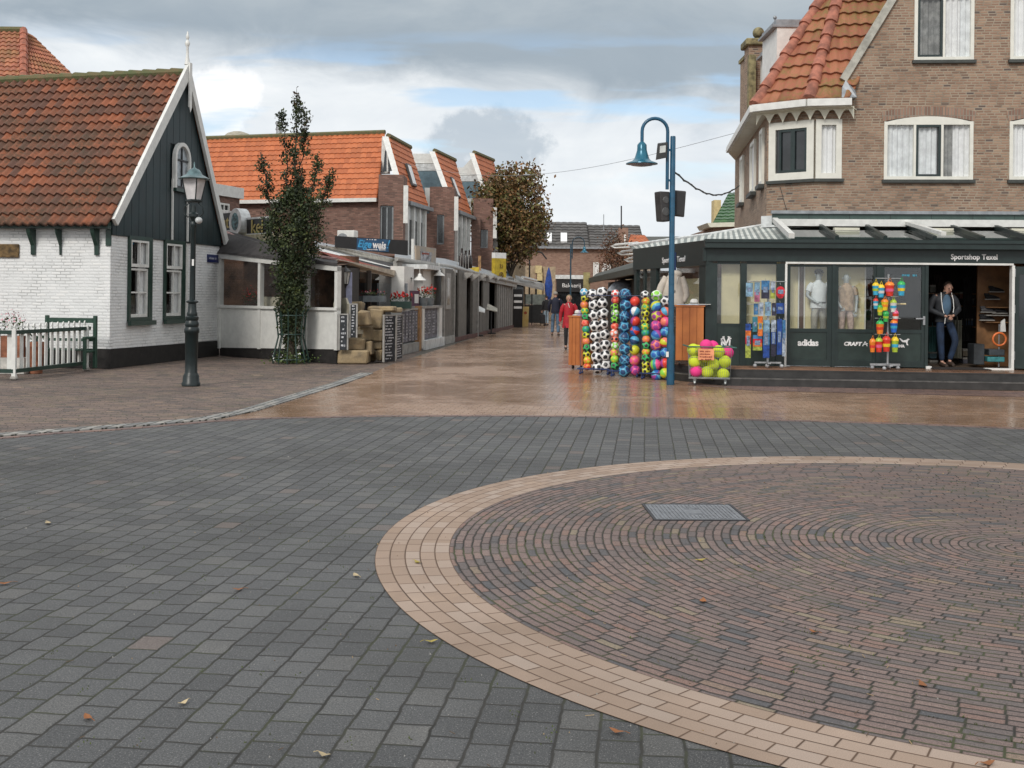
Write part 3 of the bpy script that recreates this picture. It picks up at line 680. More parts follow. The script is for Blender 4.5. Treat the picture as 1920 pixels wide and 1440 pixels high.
# ================================================================== PICKET FENCE, BENCH, FLOWER POTS
f0, f1 = Vector((-9.1, 20.6, 0)), Vector((-8.74, 23.3, 0)); fL = f0 + Vector((-3.2, .35, 0))
fen = thing('picket_fence', 'low white picket fence with dark green rails in front of the white cottage', 'fence', f0)
def fence_run(p, q, n, first=True):
    d = (q - p)
    b = MB(); b.bar(p + Vector((0, 0, .87)), q + Vector((0, 0, .87)), .07, .07); b.build('rail', m_grn, fen)
    b = MB(); b.bar(p + Vector((0, 0, .16)), q + Vector((0, 0, .16)), .08, .07); b.build('rail', m_grn, fen)
    dd = d.normalized(); nn = Vector((-dd.y, dd.x, 0)) * .045
    for k in range(n):
        c = p + d * ((k + .5) / n) - nn * 0 ; w2 = .046; yp = .037
        b = MB(FR((c.x, c.y), ang=math.degrees(math.atan2(dd.y, dd.x))))
        b.ext([(-w2, yp, .13), (w2, yp, .13), (w2, yp, .90), (.015, yp, .93), (.03, yp, .975), (.02, yp, 1.01), (0, yp, 1.03), (-.02, yp, 1.01), (-.03, yp, .975), (-.015, yp, .93), (-w2, yp, .90)], (0, .02, 0)); b.build('picket', m_white, fen)
fence_run(f0, f1, 13); fence_run(fL, f0, 14)
for p in (f0, f1 - Vector((0, .15, 0))):
    b = MB(); b.box(p.x - .035, p.x + .035, p.y - .035, p.y + .035, .04, .93); b.build('post', m_white, fen)
    b = MB(); b.box(p.x - .06, p.x + .06, p.y - .06, p.y + .06, 0, .07); b.build('foot', pmat('foot_stone', (.35, .33, .3), .8), fen, bevel=.02)
# bench
bn = thing('garden_bench', 'dark green wooden garden bench against the white cottage wall, behind the picket fence', 'bench', (-9.2, 23.15, 0))
Bf = FR((-9.72, 23.05), to=(-8.62, 22.9)); m_g2 = pmat('green_wood', (.02, .06, .04), .5)
for s in (0.0, 1.06):
    b = MB(Bf); b.box(s, s + .07, .28, .36, .05, 1.13); b.box(s, s + .06, -.12, -.05, .05, .68); b.box(s, s + .065, -.14, .28, .66, .71); b.box(s, s + .05, -.05, .28, .38, .43); b.build('leg', m_g2, bn, bevel=.01)
b = MB(Bf); [b.box(.075, 1.055, -.12 + k * .10, -.04 + k * .10, .43, .455) for k in range(4)]; b.build('seat', m_g2, bn)
b = MB(Bf); b.box(.075, 1.055, .29, .33, .98, 1.08); b.box(.075, 1.055, .29, .33, .60, .66); b.build('backrest', m_g2, bn)
# leafy clumps
def leaves_mesh(b, pts, size, rn, flat=.0, n_mat=1):
    for p in pts:
        a = Vector((rn.gauss(0, 1), rn.gauss(0, 1), rn.gauss(0, 1) * (1 - flat))).normalized(); c = a.orthogonal().normalized(); c = (c * math.cos(q := rn.uniform(0, 6.28)) + a.cross(c) * math.sin(q)); s = size * rn.uniform(.6, 1.25); d = a.cross(c)
        b.add([p - c * s * .5, p + d * s * .3, p + c * s * .55, p - d * s * .3], [(0, 1, 2, 3)], rn.randrange(n_mat))
m_lg = [pmat('leaf_green', (.045, .085, .018), .6, var=.3), pmat('leaf_dark', (.025, .05, .012), .6, var=.3), pmat('leaf_light', (.09, .13, .03), .6, var=.3)]
m_red = pmat('flower_red', (.55, .02, .015), .6); m_pink = pmat('flower_pink', (.7, .35, .4), .6); m_wfl = pmat('flower_white', (.8, .8, .78), .6)
def pot(name, label, loc, r, h, potmat, flower, nl=120, spread=1.5, tall=.3, cat='flower pot', group=None, square=False, fsize=.035):
    t = thing(name, label, cat, loc, group); b = MB(Matrix.Translation(loc))
    if square: b.box(-r, r, -r * .5, r * .5, 0, h)
    else: b.lathe((0, 0, 0), [(r * .72, 0), (r * .95, h * .85), (r, h * .86), (r, h), (r * .88, h), (r * .86, h * .9)], 14)
    b.build('pot', potmat, t, smooth=not square)
    rn = random.Random(hash(label) % 1000 if False else len(label) * 7 + int(loc[0] * 100)); L = Vector(loc)
    def pt(k=1.0):
        a, q = rn.uniform(0, 6.28), math.sqrt(rn.random()) * r * spread * k; z = h + rn.random() ** .7 * tall * (1 - .4 * q / (r * spread))
        return L + Vector((q * math.cos(a), q * math.sin(a) * (.6 if square else 1), z))
    b = MB(); leaves_mesh(b, [pt() for _ in range(nl)], .06, rn, n_mat=3); b.build('leaves', m_lg, t, uv=False)
    if flower:
        b = MB(); leaves_mesh(b, [pt() + Vector((0, 0, tall * .35)) for _ in range(nl // 2)], fsize * 1.5, rn, n_mat=len(flower)); b.build('blossom', flower, t, uv=False)
    return t
m_terra = pmat('terracotta', (.33, .13, .07), .8, var=.2); m_potw = pmat('white_pot', (.62, .6, .56), .6); m_potg = pmat('grey_pot', (.17, .19, .20), .6)
pot('planter', 'brown planter of pale flowers on a white stand, behind the fence at the far left', (-9.85, 22.2, .32), .22, .42, m_terra, [m_wfl, m_pink], 160, 1.3, .45, 'planter', square=True)
b = MB(); b.box(-10.1, -9.55, 22.05, 22.35, .0, .316); tag(b.build('planter_stand', m_potw), 'white block stand below the brown planter behind the picket fence', 'stand')
pot('shrub_pot', 'brown pot with a small green shrub between planter and bench', (-9.42, 22.3, 0), .17, .62, m_terra, None, 90, 1.1, .35, 'flower pot')

# ================================================================== TREES
def limb(b, p, q, r0, r1, rn, n=5, wob=.06, sides=7):
    pts = []; L = (q - p).length
    for k in range(n + 1):
        t = k / n; pts.append(p.lerp(q, t) + Vector((rn.gauss(0, 1), rn.gauss(0, 1), 0)) * wob * L * math.sin(math.pi * t) * .5)
    b.tube(pts, [r0 + (r1 - r0) * k / n for k in range(n + 1)], sides); return pts
m_bark = pmat('bark', (.07, .055, .042), .9, var=.3, scale=18, bump=.8, bscale=45)
def crown_mats(name, cols): return [pmat(name + '_%s' % 'abcdefg'[i], c, .65, var=.25, scale=3) for i, c in enumerate(cols)]
# flame shaped tree in its iron cage
m_col = crown_mats('upright_leaf', [(.034, .052, .018), (.024, .040, .014), (.050, .070, .020), (.08, .095, .024), (.065, .036, .018)])
TB = G(545, 681); rn = random.Random(5); Yt = TB.y
ut = thing('upright_tree', 'dark green flame-shaped tree in an iron cage before the white veranda', 'tree', TB)
b = MB(); top = {}
def PX(u, v, dy=0): return W(u, v, Yt + dy)
leaders = [((545, 560), (556, 182), .055, 14), ((540, 540), (488, 285), .04, 10), ((550, 530), (596, 300), .035, 9), ((555, 540), (622, 330), .03, 8), ((548, 400), (527, 210), .02, 5), ((560, 400), (572, 208), .02, 5), ((540, 520), (505, 400), .03, 7), ((556, 520), (585, 370), .03, 7), ((545, 520), (560, 330), .03, 8)]
limb(b, TB, PX(545, 545), .10, .085, rn, 5, .02, 9)
cl = []
for i, (a, c, r, n) in enumerate(leaders):
    dy = rn.uniform(-.45, .45); P_, Q_ = PX(*a), PX(*c, dy if c[1] > 215 else dy * .3)
    pts = limb(b, P_, Q_, r, .008, rn, 9, .03, 6); L = (Q_ - P_).length
    for k in range(int(L * 15)):
        t = rn.random() ** .75; j = min(int(t * 9), 8); p = pts[j].lerp(pts[j + 1], t * 9 - j)
        sp = (.11 * (1 - t) ** .8 + .03)
        cl.append((p + Vector((rn.gauss(0, sp), rn.gauss(0, sp), rn.gauss(0, .1))), sp))
        if rn.random() < .3:
            e = p + Vector((rn.gauss(0, sp), rn.gauss(0, sp), rn.uniform(.1, .3))); b.tube([p, e], [.01, .004], 4)
# main body of the crown and the ivy-like column below it
prof = [(660, 2), (640, 5), (617, 12), (597, 20), (555, 24), (492, 28), (480, 44), (465, 58), (450, 66), (420, 64), (395, 50), (375, 30), (358, 14)]
for k in range(700):
    v = rn.uniform(355, 645); hw = np.interp(v, [p[0] for p in prof][::-1], [p[1] for p in prof][::-1])
    uc = 546 + (v < 520) * 6 * (520 - v) / 150; a = rn.uniform(0, 6.28); q = math.sqrt(rn.random()) ** .7 * hw * rn.uniform(.7, 1.08); c = PX(uc + q * math.cos(a), v)
    c.y += q * math.sin(a) * Yt / F * .9; cl.append((c, .07))
b.build('trunk', m_bark, ut, smooth=True)
b = MB(); L_ = []
for c, sp in cl:
    for _ in range(22): g_ = .052 if sp != .07 else .075; L_.append(c + Vector((rn.gauss(0, g_), rn.gauss(0, g_), rn.gauss(0, g_ * 1.3))))
o0 = 0; leaves_mesh(b, L_, .075, rn)
# clumps keep one tone: light and dark tufts
mi = []; 
for c, sp in cl:
    m_ = rn.choices([0, 1, 2, 3, 4], [34, 30, 20, 8, 8])[0]; mi += [m_ if rn.random() < .7 else rn.randrange(3) for _ in range(22)]
b.mi = mi; b.build('crown', m_col, ut, uv=False)
# iron cage round the trunk
cg = thing('tree_guard', 'dark iron tree guard of upright bars around the tree by the veranda', 'tree guard', TB)
def cage_pt(a, z):
    r = .42 if z < .12 else .42 - .12 * min(1, (z - .12) / .5) if z < .62 else .30 + .05 * (z - .62) / .5
    return TB + Vector((r * math.cos(a), r * math.sin(a), z))
for k in range(12):
    a = k * math.pi / 6; b = MB(); b.tube([cage_pt(a, z) for z in (0, .12, .3, .5, .62, .9, 1.2)] + [TB + Vector((.42 * math.cos(a), .42 * math.sin(a), 1.27))], .016, 6); b.build('bar', m_grn, cg)
for z in (.1, .68, 1.12):
    b = MB(); rr = (cage_pt(0, z) - TB).x; b.ring(TB + Vector((0, 0, z)), rr, .015, n=20, m=5); b.build('hoop', m_grn, cg)
# low plants at its foot
lp = thing('ground_plant', 'bushy green plant with white flowers at the foot of the caged tree', 'plant', TB)
b = MB(); pts = [TB + Vector((rn.gauss(0, .22), rn.gauss(-.1, .15), abs(rn.gauss(0, .12)) + .02)) for _ in range(600)]; leaves_mesh(b, pts, .06, rn, n_mat=3); b.build('leaves', [m_lg[0], m_lg[2], m_lg[2]], lp, uv=False)
b = MB(); leaves_mesh(b, [TB + Vector((rn.uniform(-.4, .35), -.3, rn.uniform(.02, .25))) for _ in range(14)], .05, rn); b.build('blossom', m_wfl, lp, uv=False)

def round_tree(name, label, base, cu, cv, ru, rv, Y, cols, nclump, lsize, seed, trunk_top, per=26, csig=.14, hole=None, group=None, cat='tree', ry=None, tr=.11):
    rn = random.Random(seed); t = thing(name, label, cat, base, group); b = MB()
    fork = W(trunk_top[0], trunk_top[1], Y); limb(b, base, fork, tr, tr * .75, rn, 6, .02, 8)
    ends = []
    for k in range(9):
        a = 2 * math.pi * k / 9 + rn.uniform(-.2, .2); q = W(cu + ru * .55 * math.cos(a), cv - abs(rv) * .15 + rv * .5 * math.sin(a), Y) + Vector((0, rn.uniform(-1, 1) * ru * Y / F * .5, 0))
        pts = limb(b, fork, q, tr * .5, tr * .15, rn, 6, .08, 6); ends.append(q)
        for j in range(4):
            e = pts[3 + j % 3] + Vector((rn.gauss(0, 1), rn.gauss(0, 1), rn.gauss(.3, .8))) * ru * Y / F * .35; limb(b, pts[3 + j % 3], e, tr * .15, .008, rn, 3, .08, 4)
    b.build('trunk', m_bark, t, smooth=True); b = MB(); mi = []
    lobes = [(rn.uniform(0, 6.28), rn.uniform(.75, 1.12)) for _ in range(9)]
    ryy = (ry or ru) * Y / F
    for k in range(nclump):
        while True:
            d = Vector((rn.gauss(0, 1), rn.gauss(0, 1), rn.gauss(0, 1))).normalized(); q = rn.random() ** .42
            a = math.atan2(d.z, d.x); lob = 1 + .09 * math.sin(3 * a + seed) + .06 * math.sin(7 * a + 2) + .05 * math.sin(11 * a + seed * 2)
            uu, vv = cu + d.x * q * ru * lob, cv - d.z * q * rv * lob
            if hole and any(((uu - h[0]) / h[2]) ** 2 + ((vv - h[1]) / h[3]) ** 2 < 1 and rn.random() < h[4] for h in hole): continue
            break
        c = W(uu, vv, Y) + Vector((0, d.y * q * ryy, 0)); m_ = rn.choices(range(len(cols)), [6, 5, 4, 3, 2][:len(cols)])[0]
        if d.x < -.2 and rn.random() < .4: m_ = min(2, len(cols) - 1)
        for _ in range(per):
            L_ = c + Vector((rn.gauss(0, csig), rn.gauss(0, csig), rn.gauss(0, csig))); leaves_mesh(b, [L_], lsize, rn); mi.append(m_ if rn.random() < .75 else rn.randrange(len(cols)))
    b.mi = mi; b.build('crown', cols, t, uv=False); return t
m_aut = crown_mats('autumn_leaf', [(.20, .11, .04), (.14, .09, .035), (.13, .125, .035), (.24, .12, .04), (.18, .16, .045)])
Ya = 60
round_tree('autumn_tree', 'large round tree turning brown above the terraces halfway down the shopping street', Vector((W(957, 620, Ya).x, Ya, 0)), 957, 400, 72, 88, Ya, m_aut, 560, .19, 11, (958, 520), per=34, csig=.25,
           hole=[(985, 380, 14, 16, .9), (962, 338, 7, 5, .8), (975, 355, 8, 8, .8), (990, 410, 10, 8, .8), (925, 490, 12, 8, .7), (1000, 480, 16, 8, .7), (942, 505, 10, 7, .8), (1012, 350, 8, 14, .6)])
# ================================================================== WHITE GLAZED VERANDA beside the cottage
m_wpan = pmat('white_panel', (.68, .68, .65), .4, var=.04, dirt=.12); m_roofd = pmat('dark_roofing', (.045, .040, .040), .8, var=.2); m_pinkr = pmat('faded_red_edge', (.42, .26, .24), .7, var=.15)
m_inner = pmat('warm_interior', (.16, .085, .05), .8, var=.35, scale=2.5); m_floor = pmat('interior_floor', (.10, .07, .05), .6)
V = FR((-7.56, 29.10), to=(-4.08, 26.20)); vl = V.len
ver = thing('veranda', 'white glazed restaurant veranda with solid lower panels between the cottage and the stone wall', 'veranda', (-7.56, 29.1, 0))
vs_ = lambda u: V.hit(u, 560)[0]
def ztop(s): return 2.62 - .36 * s / vl
def zpb(s): return .21 + .13 * s / vl
b = MB(V); b.poly([(0, .02, 0), (vl, .02, 0), (vl, .02, zpb(vl)), (0, .02, zpb(0))]); b.build('plinth', m_tar, ver)
posts = [0, vs_(487), vs_(541), vs_(574), vl]
for i in range(4):
    a, c = posts[i] + .05, posts[i + 1] - .05
    b = MB(V); b.ext([(a, .0, zpb(a)), (c, 0, zpb(c)), (c, 0, 1.26), (a, 0, 1.26)], (0, .05, 0)); b.build('lower_panel', m_wpan, ver)
    b = MB(V); b.poly([(a, .03, 1.30), (c, .03, 1.30), (c, .03, ztop(c) - .08), (a, .03, ztop(a) - .08)]); b.build('glass', m_glassd, ver)
for s in posts:
    b = MB(V); b.box(s - .05, s + .05, -.03, .09, zpb(s) - .02, ztop(s)); b.build('post', m_wpan, ver)
b = MB(V); b.box(-.04, vl + .05, -.06, .09, 1.245, 1.31); b.build('sill', m_wpan, ver)
b = MB(V); b.ext([(-.04, -.05, ztop(0) - .10), (vl + .05, -.05, ztop(vl) - .10), (vl + .05, -.05, ztop(vl) + .02), (-.04, -.05, ztop(0) + .02)], (0, .14, 0)); b.build('top_rail', m_wpan, ver)
e0, e1, t1, t0 = V.p(-.15, -.09, ztop(0) + .03), V.p(vl + .1, -.09, ztop(vl) + .03), W(632, 492, 27.2), W(392, 428, 30.4)
b = MB(); b.ext([e0, e1, t1, t0], (0, .05, .06)); b.build('roof', m_roofd, ver)
b = MB(); b.tube([t0 + Vector((0, 0, .05)), W(500, 467, 28.9), t1 + Vector((0, 0, .05))], .06, 8); b.build('roof_edge', m_pinkr, ver)
b = MB(); b.poly([(-7.5, 31.4, 0), (-3.98, 29.2, 0), (-3.98, 29.2, 2.6), (-7.5, 31.4, 2.9)]); b.poly([(-7.5, 29.15, .3), (-4.1, 26.3, .3), (-3.98, 29.2, .3), (-7.5, 31.4, .3)]); b.build('inner_wall', m_inner, ver)
b = MB(); b.poly([(-4.03, 26.3, 0), (-3.95, 29.2, 0), (-3.95, 29.2, 2.3), (-4.03, 26.3, 2.25)]); b.build('side_wall', m_room, ver)
b = MB(); b.poly([tuple(e0 + Vector((0, .05, 0))), tuple(e1 + Vector((0, .05, 0))), (-3.95, 29.2, 2.45), (-7.5, 31.4, 3.0)]); b.build('ceiling', m_inner, ver)
cd = pmat('chair_pale', (.45, .42, .33), .7)
for k, u in enumerate((476, 498, 617)):
    s = vs_(u) ; t = thing('armchair', ['pale wicker armchair behind the left veranda window', 'pale wicker armchair behind the second veranda window', 'grey armchair behind the right-hand veranda window'][k], 'chair', V.p(s, .45, .3), 'armchairs inside the veranda')
    b = MB(V); b.ext([(s - .22, .35, .9), (s + .22, .35, .9), (s + .25, .35, 1.40), (s + .18, .35, 1.54), (s - .18, .35, 1.54), (s - .25, .35, 1.40)], (0, .06, 0)); b.build('backrest', cd, t)
    b = MB(V); b.box(s - .24, s + .24, .42, .9, .68, .78); b.build('seat', cd, t)
    for a in (-.21, .18):
        for c in (.42, .84): b = MB(V); b.box(s + a, s + a + .04, c, c + .04, .3, .68); b.build('leg', cd, t)
q = V.p(vs_(447), .4, 1.05); b = MB(V); b.box(vs_(430), vs_(470), .2, .6, .3, 1.05); b.build('inner_shelf', m_floor, ver)
pot('flower_pot', 'grey pot with leafy green plant and red flowers behind the left veranda window', q, .12, .24, m_potg, [m_red], 90, 2.0, .42)

# ================================================================== ROOF SIGN BAND of the restaurant
m_gold = pmat('gold_letters', (.42, .33, .10), .4); m_signw = pmat('sign_white', (.66, .68, .68), .5)
rs = thing('roof_sign', 'long dark sign with gold letters and a round white middle on the veranda roof', 'sign', W(440, 440, 30.5))
SG = FR(W(398, 430, 31.2).xy, to=W(520, 430, 29.0).xy)
sh = lambda u, v: SG.hit(u, v)
for (u0, u1, va, vb, tx) in ((398, 440, 398, 431, 'ant'), (463, 512, 408, 436, 'kei')):
    (a, zt), (c, _) = sh(u0, va), sh(u1, va); zb_ = sh(u1, vb)[1]; zt = min(zt, sh(u1, va + 4)[1] + .05)
    b = MB(SG); b.box(a, c, 0, .12, zb_, zt); b.build('board', m_black, rs)
    b = MB(SG); b.box(a - .02, c + .02, -.015, .135, zt, zt + .05); b.box(a - .02, c + .02, -.015, .135, zb_ - .05, zb_); b.build('edge_trim', m_signw, rs)
    text(tx, .50, at(SG, (a + c) / 2 + (.02 if tx == 'ant' else -.1), -.02, (zb_ + zt) / 2 - .02), m_gold, rs, bold=.004)
b = MB(SG); (a, _), (c, _) = sh(440, 410), sh(461, 410); zt, zb_ = sh(450, 391)[1], sh(450, 441)[1]; cz = (zt + zb_) / 2
N = 20; b.ext([((a + c) / 2 + (c - a) / 2 * 1.12 * math.cos(6.283 * k / N), -.16, cz + (zt - zb_) / 2 * math.sin(6.283 * k / N)) for k in range(N)], (0, .30, 0)); b.build('round_panel', m_signw, rs)
b = MB(SG); b.ext([((a + c) / 2 + (c - a) / 2 * .62 * math.cos(6.283 * k / N), -.17, cz + (zt - zb_) / 2 * .66 * math.sin(6.283 * k / N)) for k in range(N)], (0, .008, 0)); b.build('emblem', pmat('emblem_grey', (.10, .20, .22), .5, var=.5, scale=9), rs)
b = MB(SG); b.box(sh(398, 430)[0], sh(545, 445)[0], -.05, .4, sh(450, 452)[1] - .1, sh(450, 441)[1]); b.build('base_beam', pmat('beam_ochre', (.40, .36, .24), .7, var=.2), rs)

# ================================================================== LOW BRICK EXTENSION behind the sign
lx = thing('brick_extension', 'small flat-roofed brick building with white fascia, just right of the cottage gable', 'house', W(420, 600, 42))
LX = FR(W(360, 400, 41).xy, to=W(449, 400, 44).xy); hs = lambda u, v: LX.hit(u, v)
z_t = hs(405, 366)[1]; b = MB(LX); b.box(0, LX.len, 0, 5, 0, z_t); b.build('wall', m_brick_l, lx)
b = MB(LX); b.box(-.1, LX.len + .12, -.12, 5, z_t, z_t + .42); b.build('fascia', m_white, lx)
a, c = hs(409, 390)[0], hs(428, 390)[0]; window(LX, a, c, hs(418, 397)[1], hs(418, 381)[1], lx, m_white, n=2, off=-.06, glazing=m_glassk, back=False)

# ================================================================== APARTMENTS WITH ORANGE ROOFS
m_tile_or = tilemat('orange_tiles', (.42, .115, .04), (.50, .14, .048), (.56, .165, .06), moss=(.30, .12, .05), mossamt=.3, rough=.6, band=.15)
m_sid = pmat('blue_siding', (.12, .19, .23), .6, var=.1)
ap = thing('apartment_building', 'long brick apartment building with bright orange tiled roof and stepped bays along the street', 'building', (-9, 50, 0))
E0, E1 = W(707, 377, 48.1), W(450, 380, 50.0); E0.z = E1.z = 5.63; dE = (E1 - E0); EL = E0 + dE * 2.1
Rg0 = W(722, 252, 51.3); Rg0.z = 8.98; RL = Rg0 + dE * 2.1
pantiles('roof', m_tile_or, ap, EL, E0, Rg0, RL, tw=.26, th=.36, amp=.035, step=.03, sub=4)
b = MB(); b.bar(EL + Vector((0, -.06, .02)), E0 + Vector((0, -.06, .02)), .14, .16); b.build('gutter', m_white, ap)
b = MB(); b.tube([RL + Vector((0, 0, .03)), Rg0 + Vector((0, 0, .03))], .11, 6); b.build('ridge', m_ridge, ap)
b = MB(); b.poly([(EL.x, EL.y + .15, 0), (E0.x + .1, E0.y + .15, 0), (E0.x + .1, E0.y + .15, 5.6), (EL.x, EL.y + .15, 5.6)]); b.build('wall', m_brick_l, ap)
b = MB(); b.box(EL.x, E0.x - .6, 54.5, 54.8, 0, 8.6); b.build('back_wall', m_brick_l, ap)
def unit(TL, TR, BL, BR, tower, twin, fac, sky_, side):
    """one stepped bay: tower front, steep street slope, white side wall, upper facade"""
    TL, TR, BL, BR = [W(*q) for q in (TL, TR, BL, BR)]
    pantiles('roof', m_tile_or, ap, BL, BR, TR, TL, tw=.26, th=.36, amp=.035, step=.03, sub=4)
    b = MB(); b.tube([TL + Vector((0, 0, .04)), TR + Vector((0, 0, .04))], .12, 6); b.build('ridge', m_ridge, ap)
    u0, u1, vt, Yt_ = tower; P = W(u0, vt, Yt_); Q = W(u1, vt + 1, Yt_); t_ = P.z
    b = MB(); zz = (W(twin[0], twin[2], Yt_).z, W(twin[0], twin[3], Yt_).z); Tf = FR(P.xy, to=Q.xy); a, c = Tf.hit(twin[0], twin[2])[0], Tf.hit(twin[1], twin[2])[0]
    wallholes(Tf, [(0, 0), (Tf.len, 0), (Tf.len, t_), (0, t_)], [(max(a, .06), c, zz[1], zz[0])], 0, .25, 'tower_wall', m_brick_l, ap)
    b = MB(Tf); b.poly([(Tf.len, 0, 0), (Tf.len, 1.6, 0), (Tf.len, 1.6, t_), (Tf.len, 0, t_)]); b.poly([(0, 1.6, 0), (0, 0, 0), (0, 0, t_), (0, 1.6, t_)]); b.poly([(0, 0, t_), (Tf.len, 0, t_), (Tf.len, 1.6, t_), (0, 1.6, t_)]); b.build('tower_side', m_brick_l, ap)
    window(Tf, max(a, .06), c, zz[1], zz[0] , ap, pmat('grey_frame', (.25, .27, .28), .5), n=2, off=.08, glazing=m_glassk, back=True)
    b = MB(); b.box(Q.x - .0, Q.x + .19, Q.y - .02, Q.y + .1, W(u1, vt + 2, Yt_).z - 2.0, t_ - .45); b.build('rain_box', m_white, ap)
    # upper street facade under the slope: white posts and narrow windows
    Fd = FR(BL.xy, to=BR.xy); zt = BL.z - .05
    b = MB(Fd); b.box(0, Fd.len, .12, .2, 0, zt); b.build('facade', m_signw, ap)
    for k in range(3):
        s_ = Fd.len * (.22 + .24 * k); b = MB(Fd); b.box(s_ - .30, s_ + .22, .09, .118, zt - 2.6, zt - .6); b.build('pane', m_glassk, ap)
    for k in range(4):
        s_ = Fd.len * (.04 + .26 * k); b = MB(Fd); b.box(s_ - .10, s_ + .12, -.02, .115, zt - 3.2, zt); b.build('pillar', m_white, ap)
    b = MB(Fd); b.box(-.1, Fd.len + .1, -.18, .1, zt - .02, zt + .14); b.build('gutter', m_lead, ap)
    # roof window
    nr = (BR - BL).cross(TL - BL).normalized(); c_ = W(*sky_) ; c_ = c_ - nr * (c_ - BL).dot(nr); ud = (BR - BL).normalized(); vd = (TL - BL).normalized()
    b = MB(); q = [c_ + ud * x + vd * y + nr * .05 for x, y in ((-.36, -.62), (.36, -.62), (.36, .62), (-.36, .62))]; b.ext(q, nr * .10); sk = b.build('roof_window', m_black, ap)
    b = MB(); q = [c_ + ud * x + vd * y + nr * .152 for x, y in ((-.27, -.52), (.27, -.52), (.27, .52), (-.27, .52))]; b.ext(q, nr * .01); b.build('pane', m_net, sk)
    # white bargeboard on the near edge and side wall towards the viewer
    b = MB(); w_ = Vector((-.26, -.05, 0)); b.ext([BL.lerp(TL, .38), TL, TL + w_, BL.lerp(TL, .38) + w_], (0, .15, .0)); b.build('bargeboard', m_white, ap)
    for k, (pts, Ys, mt, nm) in enumerate(side):
        b = MB(); b.ext([W(p[0], p[1], Ys) for p in pts], (0, .3, 0)); b.build(nm, mt, ap)
unit((728, 256, 49.7), (769, 278, 53.6), (764, 381, 48), (805, 395, 51.7), (710, 757, 327, 47.2), (713, 738, 385, 452), None, (772, 328, 50.5),
     [([(716, 258), (730, 258), (730, 325), (714, 325)], 49.9, m_white, 'gable_trim')])
b = MB(); b.ext([W(p[0], p[1], 49.55) for p in ((722, 282), (727, 282), (737, 320), (718, 322))], (0, .05, 0)); b.build('gable_window', m_glassk, ap)
b = MB(); b.ext([W(p[0], p[1], 49.50) for p in ((725, 282), (727, 282), (728, 322), (725, 322))], (0, .05, 0)); b.build('gable_bar', m_white, ap)
unit((815, 284, 54.8), (853, 302, 58.7), (857, 398, 53.2), (886, 411, 57.4), (806, 852, 350, 52.5), (808, 833, 402, 458), None, (858, 350, 55.5),
     [([(768, 288), (818, 288), (824, 306), (774, 306)], 55.3, m_white, 'side_wall'), ([(774, 307), (824, 307), (828, 320), (778, 320)], 55.2, m_signw, 'side_wall'), ([(780, 321), (828, 321), (838, 355), (838, 400), (792, 400)], 55.1, m_sid, 'siding'), ([(796, 352), (806, 352), (806, 395), (800, 392)], 54.6, m_white, 'side_wall')])
unit((889, 287, 60.5), (925, 302, 64.5), (932, 415, 59), (952, 424, 63), (888, 925, 372, 58), (893, 915, 430, 465), None, (932, 350, 61.5),
     [([(854, 314), (868, 314), (890, 290), (898, 328), (860, 328)], 61, m_white, 'side_wall'), ([(860, 329), (898, 329), (900, 340), (862, 340)], 60.9, m_signw, 'side_wall'), ([(864, 341), (900, 341), (908, 376), (908, 420), (876, 420), (870, 372)], 60.8, m_sid, 'siding'), ([(876, 372), (889, 372), (889, 412), (882, 405)], 60.4, m_white, 'side_wall')])
b = MB(); b.box(W(798, 400, 52).x - .0, W(806, 400, 52).x + .3, 52.4, 52.6, 0, 5.4); b.build('brick_pier', m_brick_l, ap)
b = MB(); b.box(W(884, 410, 57.6).x, W(890, 410, 57.6).x + .3, 57.5, 57.9, 0, 5.6); b.build('brick_pier', m_brick_l, ap)
# things above the roofs
b = MB(); c_ = W(446, 262, 70); b.lathe(c_ - Vector((0, 0, .4)), [(1.0, 0), (1.0, .3), (.9, .55), (.65, .78), (.3, .9), (.01, .93)], 18); o = b.build('roof_dome', pmat('dome_beige', (.36, .33, .26), .7), None, smooth=True); tag(o, 'beige dome peeping over the orange roof ridge', 'dome')
b = MB(); c_ = W(523, 258, 53); b.lathe(c_, [(.14, -.3), (.14, .35), (.17, .36), (.17, .42), (.14, .43), (.14, .62), (.18, .63), (.18, .72), (.05, .74)], 12); tag(b.build('flue_pipe', m_alu, None, smooth=40), 'metal flue pipe on the orange roof ridge behind the upright tree', 'chimney')
# air conditioner
acu = thing('air_conditioner', 'white air conditioning unit standing behind the black restaurant sign', 'air conditioner', W(649, 445, 33))
a, c = W(632, 432, 33), W(665, 446, 33); Ac = FR(a.xy, to=(c.x, c.y - .15)); z0, z1 = c.z - .25, a.z
b = MB(Ac); b.box(0, Ac.len, 0, .3, z0, z1); b.build('casing', m_white, acu, bevel=.015)
b = MB(Ac); b.lathe((Ac.len * .33, -.01, (z0 + z1) / 2 - .02), [(.01, 0), (.17, 0), (.17, .012)], 18, axis='Y'); b.build('fan_grille', m_lead, acu)
# ================================================================== RESTAURANT TERRACES along the left of the street
RS = FR((-3.4, 26.4), to=(-.05, 56)); rh = RS.hit
m_grey = pmat('grey_planks', (.15, .14, .125), .65, var=.12, scale=5); m_greyl = pmat('light_grey_wood', (.33, .32, .30), .6, var=.12); m_slate = pmat('slate_board', (.018, .022, .028), .6, var=.3)
m_chalk = pmat('chalk', (.52, .53, .56), .8, var=.3, scale=30); m_menu = pmat('menu_sheet', (.15, .15, .18), .5, var=.4, scale=8); m_canv = pmat('awning_canvas', (.52, .49, .42), .8, var=.12); m_redc = pmat('awning_red', (.30, .06, .035), .8, var=.15)
m_beige = pmat('awning_beige', (.60, .54, .44), .8, var=.1); m_wcan = pmat('awning_white', (.80, .80, .78), .7, var=.04)
